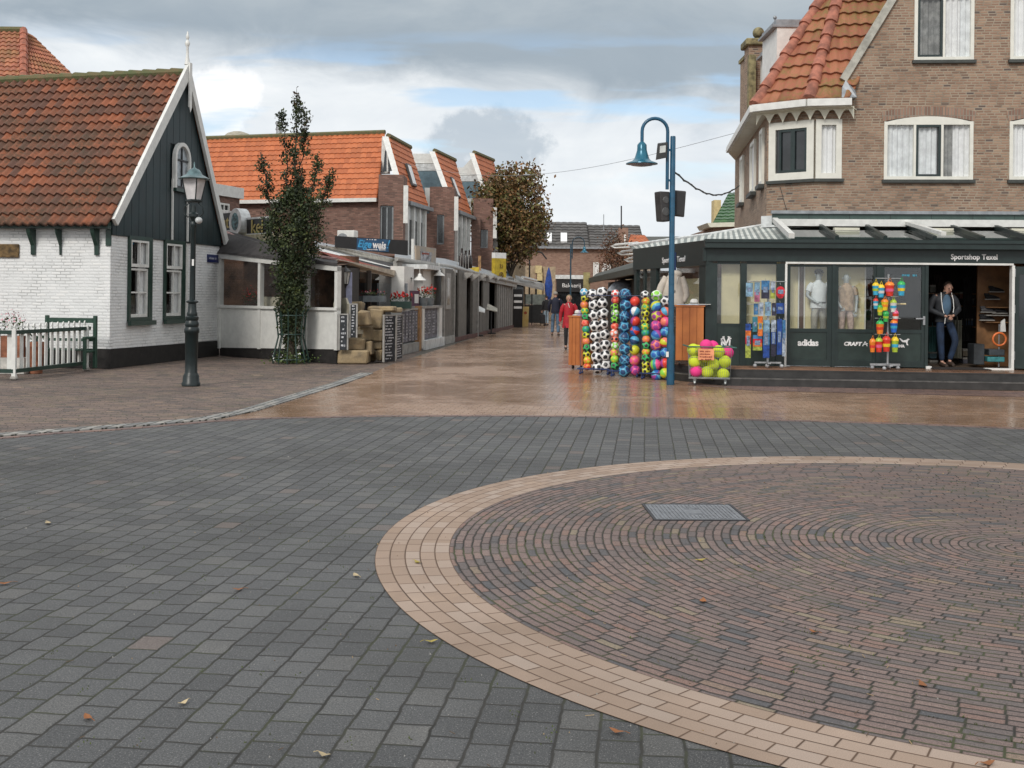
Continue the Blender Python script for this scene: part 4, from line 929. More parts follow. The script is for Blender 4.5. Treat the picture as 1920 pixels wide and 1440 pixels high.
# --- sandstone pillar wall
st = thing('stone_wall', 'low wall of rough tan sandstone blocks at the corner of the restaurant terrace', 'wall', (-3.6, 26.3, 0))
m_stone = pmat('sandstone', (.36, .27, .155), .85, col2=(.20, .155, .10), scale=4, bump=.8, bscale=18)
rn = random.Random(3)
def block(u0, u1, v0, v1, Y, d):
    P = W(u0, v1, Y); Q = W(u1, v0, Y); b = MB(); vs = []
    for (x, z) in ((P.x, P.z), (Q.x, P.z), (Q.x, Q.z), (P.x, Q.z)):
        for y in (Y, Y + d): vs.append((x + rn.uniform(-.03, .03), y + rn.uniform(-.06, .06), max(0, z + rn.uniform(-.025, .025))))
    b.add(vs, [(0, 2, 4, 6), (1, 7, 5, 3), (0, 1, 3, 2), (2, 3, 5, 4), (4, 5, 7, 6), (6, 7, 1, 0)]); b.build('block', m_stone, st, bevel=.03)
for q in ((633, 690, 658, 686, 26.2, .6), (652, 682, 634, 657, 26.4, .5), (682, 696, 640, 667, 26.5, .5), (669, 693, 583, 612, 26.5, .35), (665, 700, 612, 640, 26.9, .35), (693, 718, 580, 617, 27.0, .6), (694, 717, 618, 640, 27.0, .6), (696, 718, 641, 656, 27.0, .55), (704, 716, 657, 677, 26.9, .4), (652, 680, 566, 584, 27.2, .4), (690, 740, 574, 585, 27.2, .5), (734, 753, 577, 586, 28.3, .4), (690, 704, 656, 680, 27.4, .3)):
    block(*q)
# --- shelter under the awning
sh_ = thing('terrace_shelter', 'dark open restaurant terrace shelter with beige awning edge behind the stone wall', 'terrace', (-3.9, 28, 0))
b = MB(); b.poly([W(634, 505, 27.3), W(756, 519, 33.6), (W(756, 519, 33.6).x, 33.6, .3), (W(634, 505, 27.3).x, 27.3, .3)]); o = b.build('glass', glass('smoky_glass', (.30, .32, .33)), sh_)
b = MB(); b.poly([(-8.2, 32, 0), (-3.7, 37.5, 0), (-3.7, 37.5, 2.9), (-8.2, 32, 2.9)]); b.build('back_wall', m_inner, sh_)
b = MB(); b.poly([(-4.1, 26.5, .28), (-2.7, 34, .28), (-3.7, 37.5, .28), (-8.2, 32, .28)]); b.build('floor', m_floor, sh_)
b = MB(); b.poly([W(634, 497, 27.3), W(765, 515, 33.8), W(741, 484, 37), W(600, 462, 30.5)]); b.build('ceiling', m_roofd, sh_)
for u, Y_, v in ((636, 27.25, 500), (692, 29.9, 508), (744, 32.9, 514), (756, 33.7, 516)):
    p = W(u, v, Y_); b = MB(); b.box(p.x - .06, p.x + .06, p.y - .06, p.y + .06, .2, p.z); b.build('post', pmat('brown_post', (.06, .045, .035), .6), sh_)
p = W(652, 512, 27.2); b = MB(); b.box(p.x - .11, p.x + .11, 27.15, 27.19, 1.36, 2.15); b.build('lavender_sheet', pmat('lavender', (.40, .42, .58), .7), sh_)
b = MB(); p = W(690, 520, 32); b.box(p.x - .7, p.x + 1.1, 32.3, 32.34, 1.2, 1.95); b.build('inner_window', pmat('inner_pane', (.18, .20, .22), .2), sh_)
# awning: roll-out canvas and valance
aw_ = thing('awning', 'sloping white and red striped awning with beige front edge over the restaurant terrace', 'awning', W(700, 500, 30))
def quad3(b, pts, th=.02): b.ext([W(*p) for p in pts], (0, .0, -th))
b = MB(); quad3(b, [(610, 494, 26.9), (762, 523, 33.5), (766, 512, 33.7), (634, 486, 27.1)]); b.build('valance', m_beige, aw_)
b = MB(); quad3(b, [(598, 470, 28.0), (636, 488, 27.2), (755, 512, 33.6), (722, 500, 34.3)]); b.build('red_stripe', m_redc, aw_)
b = MB(); quad3(b, [(598, 465, 28.6), (690, 488, 31.5), (757, 507, 34), (740, 503, 33.6), (650, 480, 30.4), (598, 470, 28.3)]); b.build('white_stripe', m_wcan, aw_)
b = MB(); quad3(b, [(596, 459, 29.0), (650, 466, 31.0), (746, 487, 35.6), (742, 494, 35.2), (665, 478, 31.5), (600, 465, 29.2)]); b.build('upper_canvas', m_canv, aw_)
b = MB(); b.poly([W(590, 452, 31), W(640, 462, 32), W(748, 486, 36), W(735, 497, 34.5), W(640, 478, 30.3), W(590, 462, 28.8)]); b.build('backing', m_lead, aw_)
# --- black sign board with the restaurant's name
sg = thing('restaurant_sign', 'long black restaurant sign board with blue and white letters above the awning', 'sign', W(697, 460, 30.5))
S0, S1 = W(629, 443, 30.2), W(765, 450, 30.9); SF = FR(S0.xy, to=S1.xy); L_ = SF.len; hz = S0.z
q = [(0, 0, hz - .27 - .02), (L_, 0, hz - .47), (L_, 0, hz - .06), (0, 0, hz + .01)]
b = MB(SF); b.ext(q, (0, .10, 0)); b.build('board', m_black, sg)
mb1 = pmat('sign_blue', (.02, .075, .16), .4); mb2 = pmat('sign_light_blue', (.05, .33, .62), .4); 
a, c = SF.hit(669, 450)[0], SF.hit(729, 450)[0]; tilt = Matrix.Rotation(R(2.6), 4, 'Y')
b = MB(SF.M @ Matrix.Translation((0, -.004, 0))); b.ext([(a, 0, hz - .35), (c, 0, hz - .39), (c, 0, hz - .05), (a, 0, hz - .03)], (0, .003, 0)); b.build('blue_field', mb1, sg)
cx = (a + c) / 2; Mx = at(SF, a + .02, -.008, hz - .185) @ tilt
text('Eige', .285, Mx, mb2, sg, align='LEFT', shear=.25, bold=.008, sx=.80)
text('weis', .285, at(SF, a + .435, -.008, hz - .205) @ tilt, mlt, sg, align='LEFT', shear=.1, bold=.009, sx=.72)
text('!', .34, at(SF, c - .045, -.008, hz - .19), mb2, sg, shear=.3)
scrawl(SF, a + .27, a + .55, hz - .062, .03, mlt, sg, y=-.009); scrawl(SF, a + .27, c - .08, hz - .335, .03, mlt, sg, y=-.009)
# --- lanterns
def lantern(p, label, sc=1.0):
    t = thing('wall_lantern', label, 'lantern', p, 'black lanterns on the terrace front'); M_ = Matrix.Translation(p) @ Matrix.Scale(sc, 4)
    b = MB(M_); b.lathe((0, 0, 0), [(.02, .26), (.03, .22), (.14, .13), (.15, .11), (.13, .10)], 6); b.lathe((0, 0, 0), [(.075, -.20), (.03, -.24), (.015, -.30)], 6)
    for k in range(6): a_ = k * math.pi / 3; b.tube([(.125 * math.cos(a_), .125 * math.sin(a_), .11), (.07 * math.cos(a_), .07 * math.sin(a_), -.20)], .008, 4)
    b.tube([(0, 0, -.24), (-.02, .12, -.30), (-.1, .2, -.26)], .012, 5); b.build('frame', m_black, t)
    b = MB(M_); b.lathe((0, 0, 0), [(.065, -.19), (.115, .10)], 6); b.build('glass', pmat('lantern_glass', (.55, .55, .52), .2), t)
lantern(W(648, 518, 27.0), 'black wall lantern hanging at the left end of the awning, before the lavender sheet', .95); lantern(W(763, 530, 33.2), 'black wall lantern on the white pillar right of the stone wall', 1.1)
# --- chalk boards
def chalkboard(u0, u1, v0, v1, Y, label, rows, frame=m_greyl, tilt=0, y2=None):
    P, Q = W(u0, v1, Y), W(u1, v0, Y if y2 is None else y2); f = FR(P.xy, to=Q.xy); z0, z1 = max(.01, P.z), W(u0, v0, Y).z
    t = thing('chalkboard', label, 'chalkboard', (P.x, P.y, z0), 'menu chalkboards along the terrace')
    b = MB(f); b.box(0, f.len, 0, .03, z0, z1); b.build('board', m_slate, t)
    b = MB(f); b.box(-.02, .012, -.012, .035, z0, z1); b.box(f.len - .012, f.len + .02, -.012, .035, z0, z1); b.box(.012, f.len - .012, -.012, .035, z1 - .03, z1); b.build('frame', frame, t)
    h = (z1 - z0) / (rows * 1.8); scrawl(f, .04, f.len - .04, z1 - h * 1.6, h, m_chalk, t, rows=rows - 1, fill=.6); return t
chalkboard(636, 652, 588, 656, 26.1, 'chalkboard menu hanging lowest at the left end of the sandstone wall', 9)
chalkboard(656, 669, 569, 633, 26.15, 'chalkboard menu hanging higher, second from the left on the sandstone wall', 12)
chalkboard(720, 742, 590, 679, 26.6, 'tall leaning chalkboard standing right of the sandstone wall', 16, y2=27.0)
chalkboard(743, 755, 590, 674, 27.2, 'narrow tall chalkboard between the wide leaning board and the menu railing', 18, y2=27.9)
# --- railing hung with menu sheets
rl = thing('menu_railing', 'terrace railing covered with grey menu sheets on a concrete base', 'railing', (-2.9, 30, 0))
s0, s1 = rh(755, 620)[0], rh(785, 620)[0]
b = MB(RS); b.box(s0, s1, -.02, .20, 0, .26); b.build('base', pmat('concrete', (.34, .33, .31), .85, var=.15), rl)
b = MB(RS); b.box(s0, s1, .02, .07, 1.19, 1.24); b.build('rail', m_greyl, rl)
n = 5
for k in range(n): b = MB(RS); a = s0 + (s1 - s0) * k / n; c = s0 + (s1 - s0) * (k + 1) / n - .06; b.box(a, c, .02, .035, .32, 1.17); b.build('menu_sheet', m_menu, rl); scrawl(RS, a + .1, c - .1, 1.08, .05, m_chalk, rl, y=.014, rows=9)
b = MB(RS); b.box(s1 + .02, s1 + .35, -.02, .12, 0, 1.30); o = b.build('wooden_post', pmat('ochre_wood', (.36, .20, .09), .7, var=.2), None); tag(o, 'ochre wooden post between the menu railing and the white counter', 'post')
s0, s1 = rh(791, 620)[0], rh(826, 620)[0]
ct = thing('menu_counter', 'white framed counter with grey menu sheets on its front, below the red geraniums', 'counter', RS.p(s0, 0, 0))
b = MB(RS); b.box(s0, s1, .02, .35, .30, 1.22); b.build('body', m_menu, ct); b = MB(RS); b.box(s0 - .1, s1 + .1, -.06, .4, 1.22, 1.29); b.build('top', m_greyl, ct)
b = MB(RS); b.box(s0 - .12, s0 + .16, -.05, .12, .05, 1.22); b.build('corner_post', m_white, ct); b = MB(RS); b.box(s1 - .5, s1, -.05, .12, .05, 1.22); b.build('corner_post', m_white, ct); b = MB(RS); b.box(s0, s1 + .1, -.12, .3, 0, .28); b.build('base', m_signw, ct)
for k in range(3): a = s0 + .25 + (s1 - s0 - .9) * k / 3; scrawl(RS, a, a + .5, 1.1, .05, m_chalk, ct, y=.01, rows=8)
# --- flowers on the railing
pot('geranium_box', 'green box of bright red geraniums on the menu railing, leftmost of the red flowers', RS.p(rh(759, 575)[0], .1, 1.245), .28, .20, m_grn, [m_red], 110, 1.1, .22, 'flower box', 'geraniums on the terrace', square=True, fsize=.06)
pot('geranium_pot', 'grey pot of orange red geraniums on the white counter, before the left white column', RS.p(rh(799, 575)[0], .1, 1.295), .16, .24, m_potg, [m_red, pmat('flower_orange', (.5, .12, .05), .6)], 80, 1.2, .30, 'flower pot', 'geraniums on the terrace', fsize=.06)
pot('geranium_pot', 'grey pot of red geraniums on the white counter, before the right white column', RS.p(rh(811, 575)[0], .1, 1.295), .16, .24, m_potg, [m_red], 80, 1.2, .34, 'flower pot', 'geraniums on the terrace', fsize=.06)
pot('geranium_box', 'dark box of dull red flowers inside the terrace, above the sandstone wall', W(700, 566, 29.6), .32, .16, m_potg, [m_red, m_pink], 70, 1.1, .14, 'flower box', square=True)
# purple notice with a white sheet
P = W(770, 580, 33.4); nt = thing('notice_board', 'purple notice board with a white sheet beside the red geraniums', 'notice board', P); f = FR(W(768, 560, 33.0).xy, to=W(786, 560, 33.6).xy)
b = MB(f); z1, z0 = f.hit(770, 545)[1], f.hit(770, 580)[1]; b.box(0, f.len, 0, .03, z0, z1); b.build('board', pmat('plum', (.12, .05, .09), .6), nt); b = MB(f); b.box(f.len * .5, f.len * .92, -.006, -.001, z0 + .18, z1 - .10); b.build('sheet', m_wcan, nt)
# white pillars and shade lamps
wp = thing('white_shop_front', 'white pillared terrace front with dark windows between the stone wall and the grey wooden front', 'shop front', RS.p(rh(760, 560)[0], .4, 0))
for (a, c, v) in ((758, 776, 499), (794, 809, 500), (812, 828, 502)):
    p, q = RS.hit(a, v, .35)[0], RS.hit(c, v, .35)[0]; z = RS.hit(a, v, .35)[1]; b = MB(RS); b.box(p, q, .35, .75, 0, z); b.build('pillar', m_white, wp)
p, q = RS.hit(756, 500, .9)[0], RS.hit(832, 500, .9)[0]; b = MB(RS); b.box(p, q, .9, .95, 0, 2.5); b.build('window', m_glassk, wp)
b = MB(RS); b.box(p - .2, q, .1, .9, 2.42, 2.56); b.build('fascia', m_signw, wp)
for k, u in enumerate((787, 823)):
    p = RS.p(RS.hit(u, 518, .1)[0], .1, RS.hit(u, 518 if k == 0 else 510, .1)[1]); t = thing('shade_lamp', ['white enamel shade lamp hanging over the terrace in front of the dark window', 'white enamel shade lamp beneath the roof corner above the right white pillar'][k], 'lamp', p, 'white enamel lamps on the terrace')
    b = MB(Matrix.Translation(p)); b.lathe((0, 0, 0), [(.20, -.12), (.19, -.10), (.06, .0), (.05, .06), (.02, .08)], 14); b.build('shade', m_white, t, smooth=True); b = MB(Matrix.Translation(p)); b.tube([(0, 0, .08), (0, 0, .30)], .008, 5); b.build('stem', m_white, t); b = MB(Matrix.Translation(p)); b.ball((0, 0, -.05), .05, 8, 6); b.build('bulb', m_wcan, t)
# --- tilted picture sign on the roof, pipes
f = FR(W(779, 480, 36).xy, to=W(818, 480, 37.2).xy); ps = thing('picture_sign', 'faded framed picture panel in warm colours tilted above the terrace roof', 'sign', f.p(0, 0, 2.6))
q = [f.hit(u, v) for u, v in ((781, 497), (817, 502), (818, 466), (780, 460))]; b = MB(f); b.ext([(s, 0, z) for s, z in q], (0, .06, 0)); b.build('panel', pmat('faded_picture', (.42, .33, .24), .6, col2=(.25, .26, .27), scale=3), ps)
q = [f.hit(u, v) for u, v in ((789, 491), (808, 493), (809, 473), (788, 471))]; b = MB(f); b.ext([(s, -.01, z) for s, z in q], (0, .008, 0)); b.build('picture', pmat('grey_picture', (.34, .34, .36), .6, var=.3, scale=9), ps); scrawl(f, q[0][0] + .05, q[1][0] - .05, q[3][1] - .07, .07, m_redc, ps, y=-.014)
b = MB(); p = W(774, 448, 35.5); b.tube([p, (p.x, p.y, W(774, 497, 35.5).z)], .05, 8); b.build('vent_pipe', m_white, None).name = 'vent_pipe'; tag(bpy.data.objects['vent_pipe'], 'white pipe standing left of the faded picture panel', 'pipe')
# --- grey wooden front further on
gf = thing('grey_shop_front', 'long grey planked restaurant front with dark openings under a metal roof edge', 'shop front', RS.p(rh(832, 600)[0], 0, 0))
def seg(u0, u1, z0, z1, mat, name, y0=0, y1=.1):
    a, c = rh(u0, 600)[0], rh(u1, 600)[0]; b = MB(RS); b.box(a, c, y0, y1, z0, z1); b.build(name, mat, gf)
seg(832, 849, .25, 2.5, m_grey, 'panel'); seg(834.5, 843, 1.15, 2.35, m_greyl, 'frame', -.03, 0); seg(836.5, 841, 1.3, 2.2, m_glassk, 'pane', -.035, -.03); seg(832, 849, 0, .25, pmat('concrete', (.3, .3, .3), .8), 'base', -.05, .1)
seg(849, 966, 0, .14, m_redc if False else pmat('brick_base', (.13, .06, .05), .8, var=.2), 'base', -.04, .1)
seg(862, 877, .14, 2.5, m_grey, 'panel', .05, .12); seg(886, 893, .14, 2.5, m_grey, 'panel'); seg(896, 905, .14, .95, m_grey, 'panel'); seg(907, 918, .14, 2.5, m_grey, 'panel', .03, .1); seg(931, 963, .14, 2.5, m_grey, 'panel'); 
for k in range(7): seg(934 + k * 4, 935 + k * 4, .14, 2.45, m_greyl, 'batten', -.03, 0)
for u in (830, 849.5, 894, 964): seg(u, u + 1.4, 0, 2.5, m_greyl, 'post', -.05, .06)
a, c = rh(828, 600)[0], rh(967, 600)[0]; b = MB(RS); b.box(a, c, .6, .65, 0, 2.6); b.build('dark_interior', m_room, gf)
for (u0, u1) in ((851, 860), (879, 885), (897, 905), (920, 930)): seg(u0, u1, 1.2, 2.35, m_glassk, 'pane', .3, .32)
seg(878, 886, .14, 2.5, pmat('dark_gap', (.02, .02, .02), .8), 'opening', .35, .4)
# metal roof edge with beam ends
rf_ = thing('terrace_roof', 'long pale metal terrace roof edge running down the street over the grey front', 'roof', RS.p(a, 0, 2.5))
Rt = [W(740, 487, 34), W(838, 501, 38.6), W(967, 531, 56.5)]; back = [W(740, 478, 38), W(835, 488, 43), W(960, 521, 60)]
b = MB(); 
for i in range(2): b.ext([Rt[i], Rt[i + 1], back[i + 1], back[i]], (0, 0, .06))
b.build('sheet', m_lead, rf_)
b = MB(); b.tube([p + Vector((.05, -.03, .02)) for p in Rt], .07, 8); b.build('gutter', m_greyl, rf_)
b = MB(); [b.bar(Rt[i] + Vector((0, .1, -.12)), Rt[i + 1] + Vector((0, .1, -.12)), .12, .18) for i in range(2)]; b.build('beam', m_greyl, rf_)
for u in (870, 884, 897, 912, 926, 940): s = rh(u, 530)[0]; b = MB(RS); b.ext([(s, 0, 2.45), (s, -.35, 2.45), (s, -.3, 2.38), (s, 0, 2.15)], (.12, 0, 0)); b.build('bracket', m_greyl, rf_)
# roof top clutter: bottle display, boxes, banner
bd = thing('bottle_display', 'dark bottle figures with a ribbon in a wire stand on the terrace roof', 'display', W(873, 508, 43))
for k, (u, v) in enumerate(((866, 500), (873, 504), (880, 503))): p = W(u, v, 43 + k * .4); b = MB(); b.lathe(p, [(.10, 0), (.11, .02), (.11, .38), (.05, .5), (.035, .66), (.045, .7)], 10); b.build('bottle', pmat('bottle_brown', (.03, .02, .018), .25), bd, smooth=40)
b = MB(); p = W(858, 505, 42.5); 
for k in range(5): b.tube([p + Vector((.1 * k, .05 * k, 0)), p + Vector((.1 * k, .05 * k, .55))], .012, 4)
b.build('wire_stand', m_greyl, bd)
b = MB(); p = W(886, 514, 45); b.box(p.x - .25, p.x + .25, 45, 45.4, p.z, p.z + .28); tag(b.build('yellow_box', pmat('yellow_paint', (.55, .40, .04), .6)), 'yellow box on the terrace roof beside the bottles', 'box')
yb = thing('yellow_banner', 'tall yellow upright sign with a brown round mark and white top above the terrace roof', 'sign', W(938, 530, 52)); f = FR(W(928, 500, 52).xy, to=W(949, 500, 52.6).xy)
z0, z1 = f.hit(930, 532)[1], f.hit(930, 484)[1]; b = MB(f); b.box(0, f.len, 0, .2, z0, z1); b.build('panel', pmat('banner_yellow', (.50, .36, .03), .6, var=.12), yb)
b = MB(f); b.box(0, f.len, 0, .2, z1 + .002, z1 + .26); b.build('top', m_wcan, yb)
mbn = pmat('banner_brown', (.13, .07, .02), .6); b = MB(f); cx, cz = f.len * .56, z0 + (z1 - z0) * .34; b.ring((cx, -.012, cz), .13, .022, 'Y', 20, 5); b.build('ring_mark', mbn, yb); b = MB(f); b.ext([(cx - .07, -.02, cz - .05), (cx + .07, -.02, cz - .05), (cx, -.02, cz + .08)], (0, .01, 0)); b.build('triangle_mark', mbn, yb)
text('33', .26, at(f, cx, -.01, z0 + (z1 - z0) * .68), mbn, yb)
b = MB(); p = W(899, 515, 48); b.bar(p, p + Vector((0, 0, .8)), .12, .12); tag(b.build('roof_post', pmat('ochre_wood', (.36, .20, .09), .7)), 'wooden stump post on the terrace roof left of the yellow banner', 'post')
# menu stands in front
for k, (u, v) in enumerate(((897, 630), (921, 626))):
    p = G(u, v); t = thing('menu_stand', ['menu stand with pale tilted top before the grey front, nearer the viewer', 'menu stand with brown tilted top before the grey front, farther down the street'][k], 'menu stand', p)
    M_ = Matrix.Translation(p); b = MB(M_); b.bar((0, 0, 0), (0, 0, 1.05), .06, .06); b.box(-.2, .2, -.2, .2, 0, .05); b.build('stem', m_black, t); b = MB(M_); b.ext([(-.22, -.15, 1.02), (.25, -.15, .92), (.25, .2, 1.05), (-.22, .2, 1.28)], (0, 0, .03)); b.build('menu_top', [m_wcan, m_canv][k], t)
# black column sign with white strips, yellow totem, glass screens
P = W(963, 614, 57); cs = thing('striped_column_sign', 'black upright sign with three white strips at the end of the grey terrace front', 'sign', (P.x, 57, 0)); f = FR(W(963, 560, 57).xy, to=W(980, 560, 57.3).xy)
b = MB(f); b.box(0, f.len, 0, .2, 0, f.hit(963, 542)[1]); b.build('column', m_black, cs)
for v in (554, 565.5, 576.5): z = f.hit(970, v)[1]; b = MB(f); b.box(.02, f.len - .05, -.01, -.002, z - .06, z + .06); b.build('white_strip', m_wcan, cs)
P = W(985, 612, 58.5); yt = thing('yellow_totem', 'narrow yellow advertising board standing behind the striped black column', 'sign', (P.x, 58.5, 0)); b = MB(); z = W(985, 575, 58.5).z; b.ext([(P.x - .17, 58.5, 0.01), (P.x + .15, 58.5, .01), (P.x + .18, 58.5, z), (P.x - .13, 58.5, z)], (0, .12, 0)); b.build('board', pmat('totem_yellow', (.55, .36, .10), .6, col2=(.60, .50, .25), scale=2), yt)
b = MB(); b.lathe((P.x, 58.49, z - .32), [(.01, 0), (.08, 0), (.08, .008)], 14, axis='Y'); b.build('red_mark', pmat('mark_red', (.4, .08, .03), .6), yt)
gs = thing('glass_screen', 'glass wind screen above a dark panel, crossing behind the walkers', 'screen', (1.2, 63, 0)); a, c = W(984, 600, 63), W(1024, 600, 63)
b = MB(); b.box(a.x, c.x, 63, 63.05, .1, W(1000, 572, 63).z); b.build('lower_panel', pmat('dark_panel', (.035, .037, .037), .6), gs); b = MB(); b.box(a.x, c.x, 63, 63.03, W(1000, 571, 63).z, W(1000, 552, 63).z); b.build('glass', pmat('milky_glass', (.33, .38, .34), .25), gs)
for u in (984, 997, 1023): p = W(u, 600, 62.98); b = MB(); b.box(p.x - .03, p.x + .03, 62.96, 62.99, 0, W(1000, 551, 63).z); b.build('post', m_black, gs)

# ================================================================== END OF THE STREET
m_roofgrey = tilemat('grey_roof_tiles', (.075, .07, .068), (.10, .095, .09), (.13, .12, .115), moss=(.09, .08, .07), mossamt=.2)
bk = thing('bakery_building', 'brick building closing the street, with grey tiled roof and a black bakery fascia', 'building', (3, 85, 0))
a, c, d = W(930, 466, 85), W(1106, 463, 85), W(1210, 463, 85); ez = 5.25; rz = 7.4
wallm = m_brick_f; f = FR(a.xy, to=c.xy)
b = MB(); b.box(a.x, d.x, 85, 86, 0, ez); b.build('wall', wallm, bk)
pantiles('roof', m_roofgrey, bk, Vector((a.x, 84.8, ez)), Vector((c.x, 84.8, ez)), Vector((c.x, 89, rz + .05)), Vector((a.x, 89, rz + .05)), tw=.5, th=.5, amp=.04, step=.06, sub=3)
pantiles('roof', m_roofgrey, bk, Vector((c.x, 84.8, ez)), Vector((d.x, 84.8, ez)), Vector((d.x, 89, rz - .15)), Vector((c.x, 89, rz - .15)), tw=.5, th=.5, amp=.04, step=.06, sub=3)
b = MB(); b.bar((a.x, 84.7, ez), (d.x, 84.7, ez), .15, .15); b.build('gutter', m_lead, bk)
for (u, v, w_) in ((1057, 450, 11), (1030, 449, 8)): p = W(u, v, 86.3); b = MB(); p = W(u, 458, 85.6); b.ext([(p.x - w_ * .022, 85.5, p.z), (p.x + w_ * .022, 85.5, p.z), (p.x + w_ * .026, 86.7, p.z + .72), (p.x - w_ * .018, 86.7, p.z + .72)], (0, -.12, .22)); b.build('roof_window', m_net, bk)
Bk = FR((W(1040, 540, 84.9).x, 84.9), ang=0)
p0, p1 = Bk.hit(1043, 547), Bk.hit(1102, 524); b = MB(Bk); b.box(p0[0], p1[0], -.2, 0, p0[1], p1[1]); b.build('fascia', m_black, bk); text('Bakkerij', .44, at(Bk, (p0[0] + p1[0]) / 2 - .05, -.21, (p0[1] + p1[1]) / 2), mlt, bk, sx=1.0)
b = MB(Bk); b.box(p0[0] - .1, p1[0], -.3, 0, p1[1] + .02, p1[1] + .32); b.build('canopy', m_signw, bk); b = MB(Bk); b.box(p0[0], p1[0] + 2, -.05, -.01, 0, p0[1] - .02); b.build('shop_window', m_glassk, bk)
for (u0, u1, v0, v1) in ((1112, 1123, 492, 520), (1128, 1145, 494, 514)): a_, c_ = Bk.hit(u0, v1), Bk.hit(u1, v0); window(Bk, a_[0], c_[0], a_[1], c_[1], bk, m_white, n=1, off=-.08, fw=.1, glazing=m_net, back=False)
for u in (1044, 1076): p = W(u, 427, 89); b = MB(); b.box(p.x - .1, p.x + .1, 88.9, 89.1, p.z - .3, p.z + .15); b.build('ridge_stub', m_black, bk)
# cream building with terrace on the left of it
cb = thing('cream_building', 'low cream coloured building with dark windows left of the bakery', 'building', (1, 74, 0)); m_crm = pmat('cream_render', (.62, .50, .26), .8, var=.08); m_tan = pmat('tan_render', (.40, .31, .21), .8)
cf = FR((0, 74), ang=0); ch = cf.hit
for (u0, u1, v0, v1, m_, nm, y) in ((1004, 1016, 498, 512, m_crm, 'wall', 0), (1007, 1017, 511, 526, m_crm, 'pier', .02), (1007, 1016, 540, 570, m_crm, 'pier', 0), (1016, 1042, 500, 600, m_tan, 'wall', .3), (985, 1004, 498, 560, m_tan, 'wall', .5), (1000, 1030, 526, 600, pmat('shadow_window', (.04, .04, .045), .3), 'window', .6)):  # near-black block fills the window area
    a_, c_ = ch(u0, v1), ch(u1, v0); b = MB(cf); b.box(a_[0], c_[0], y, y + 2, max(0, a_[1]), c_[1]); b.build(nm, m_, cb)
up = thing('folded_parasol', 'tall folded blue parasol before the cream building', 'parasol', (W(1028, 600, 72).x, 72, 0)); p = W(1028, 600, 72); b = MB(); z0, z1 = W(1028, 562, 72).z, W(1028, 501, 72).z; b.lathe((p.x, 72, z0), [(.10, 0), (.20, .2), (.26, (z1 - z0) * .45), (.12, (z1 - z0) * .85), (.02, z1 - z0)], 8); b.build('canopy', pmat('parasol_blue', (.02, .07, .32), .7, var=.2), up); b = MB(); b.tube([(p.x, 72, 0), (p.x, 72, z0)], .04, 6); b.build('pole', m_alu, up)
# shop canopies further down on the left
fc = thing('far_awning', 'pale metal awning beyond the striped column on the left side of the street', 'awning', W(1000, 530, 62)); b = MB(); b.ext([W(968, 533, 58), W(1020, 545, 72), W(1020, 535, 74), W(966, 520, 62)], (0, 0, .12)); b.build('canopy', m_greyl, fc); b = MB(); b.tube([W(980, 520, 60), W(1005, 526, 68)], .09, 6); b.build('roller', m_signw, fc)
fb = thing('far_shop', 'grey brick shop beyond the autumn tree on the left of the street', 'building', (-2, 66, 0)); b = MB(); b.box(-8, W(985, 500, 66).x, 66, 72, 0, 3.6); b.build('wall', m_tan, fb); b = MB(); b.box(W(945, 500, 65.9).x, W(982, 500, 65.9).x, 65.9, 65.96, .3, 2.6); b.build('window', m_glassk, fb)
# right side canopy, parasol, roofs, chimneys
cn = thing('dark_canopy', 'dark green sloping canopy roof beyond the sports shop, over the ball racks', 'canopy', W(1150, 530, 40)); m_cg = pmat('canopy_green', (.06, .062, .05), .6, var=.15)
b = MB(); b.ext([W(1106, 524, 52), W(1196, 504, 36), W(1200, 488, 38), W(1118, 513, 54)], (0, 0, -.10)); b.build('roof', m_cg, cn); b = MB(); b.bar(W(1106, 526, 52), W(1196, 507, 36), .14, .22); b.build('edge_beam', m_cg, cn)
b = MB(); p = W(1106, 525, 52); b.box(p.x - .3, p.x, 51.9, 52.1, p.z - .5, p.z + .35); b.build('end_plate', pmat('ochre_plate', (.35, .30, .13), .6), cn); b = MB(); b.box(4.6, 9, 40, 54, 0, 2.3); b.build('shop_wall', m_room, cn)
b = MB(); b.poly([W(1110, 527, 53), W(1196, 508, 38), (8, 40, 2.6), (8, 54, 2.6)]); b.build('soffit', m_room, cn)
pg = thing('grey_parasol', 'open grey parasol under the dark canopy behind the ball racks', 'parasol', W(1168, 560, 44)); p = W(1168, 523, 44); b = MB(); b.lathe((p.x, 44, p.z - .42), [(.62, -.06), (.60, 0), (.42, .22), (.2, .36), (.01, .42)], 14); b.build('canopy', pmat('parasol_grey', (.30, .33, .37), .7, var=.2), pg, smooth=40); b = MB(); b.tube([(p.x, 44, 0), (p.x, 44, p.z - .4)], .03, 6); b.build('pole', m_alu, pg)
for k, (v, u0) in enumerate(((461, 1146), (474, 1158), (487, 1171))):
    t = thing('folding_arm', ['white awning arm at the shop roof end, topmost of three', 'white awning arm at the shop roof end, middle of three', 'white awning arm at the shop roof end, lowest of three'][k], 'awning arm', W(u0, v, 36), 'awning arms beyond the shop roof'); b = MB(); b.tube([W(1196, v - 6, 33), W(u0 + 8, v - 2, 36), W(u0, v, 36.5), W(u0 + 8, v + 4, 36), W(1196, v + 2, 33)], .035, 6); b.build('arm', m_white, t, smooth=True)
rs2 = thing('terraced_house', 'distant house with orange roof end beyond the shop canopy', 'house', (9, 78, 0)); b = MB(); b.box(W(1178, 460, 78).x, W(1230, 460, 78).x, 79, 84, 0, 4.9); b.build('wall', m_tan, rs2)
pantiles('roof', m_tile_or, rs2, W(1176, 462, 78), W(1225, 462, 78), W(1209, 441, 81), W(1182, 440, 81), tw=.4, th=.4, sub=3)
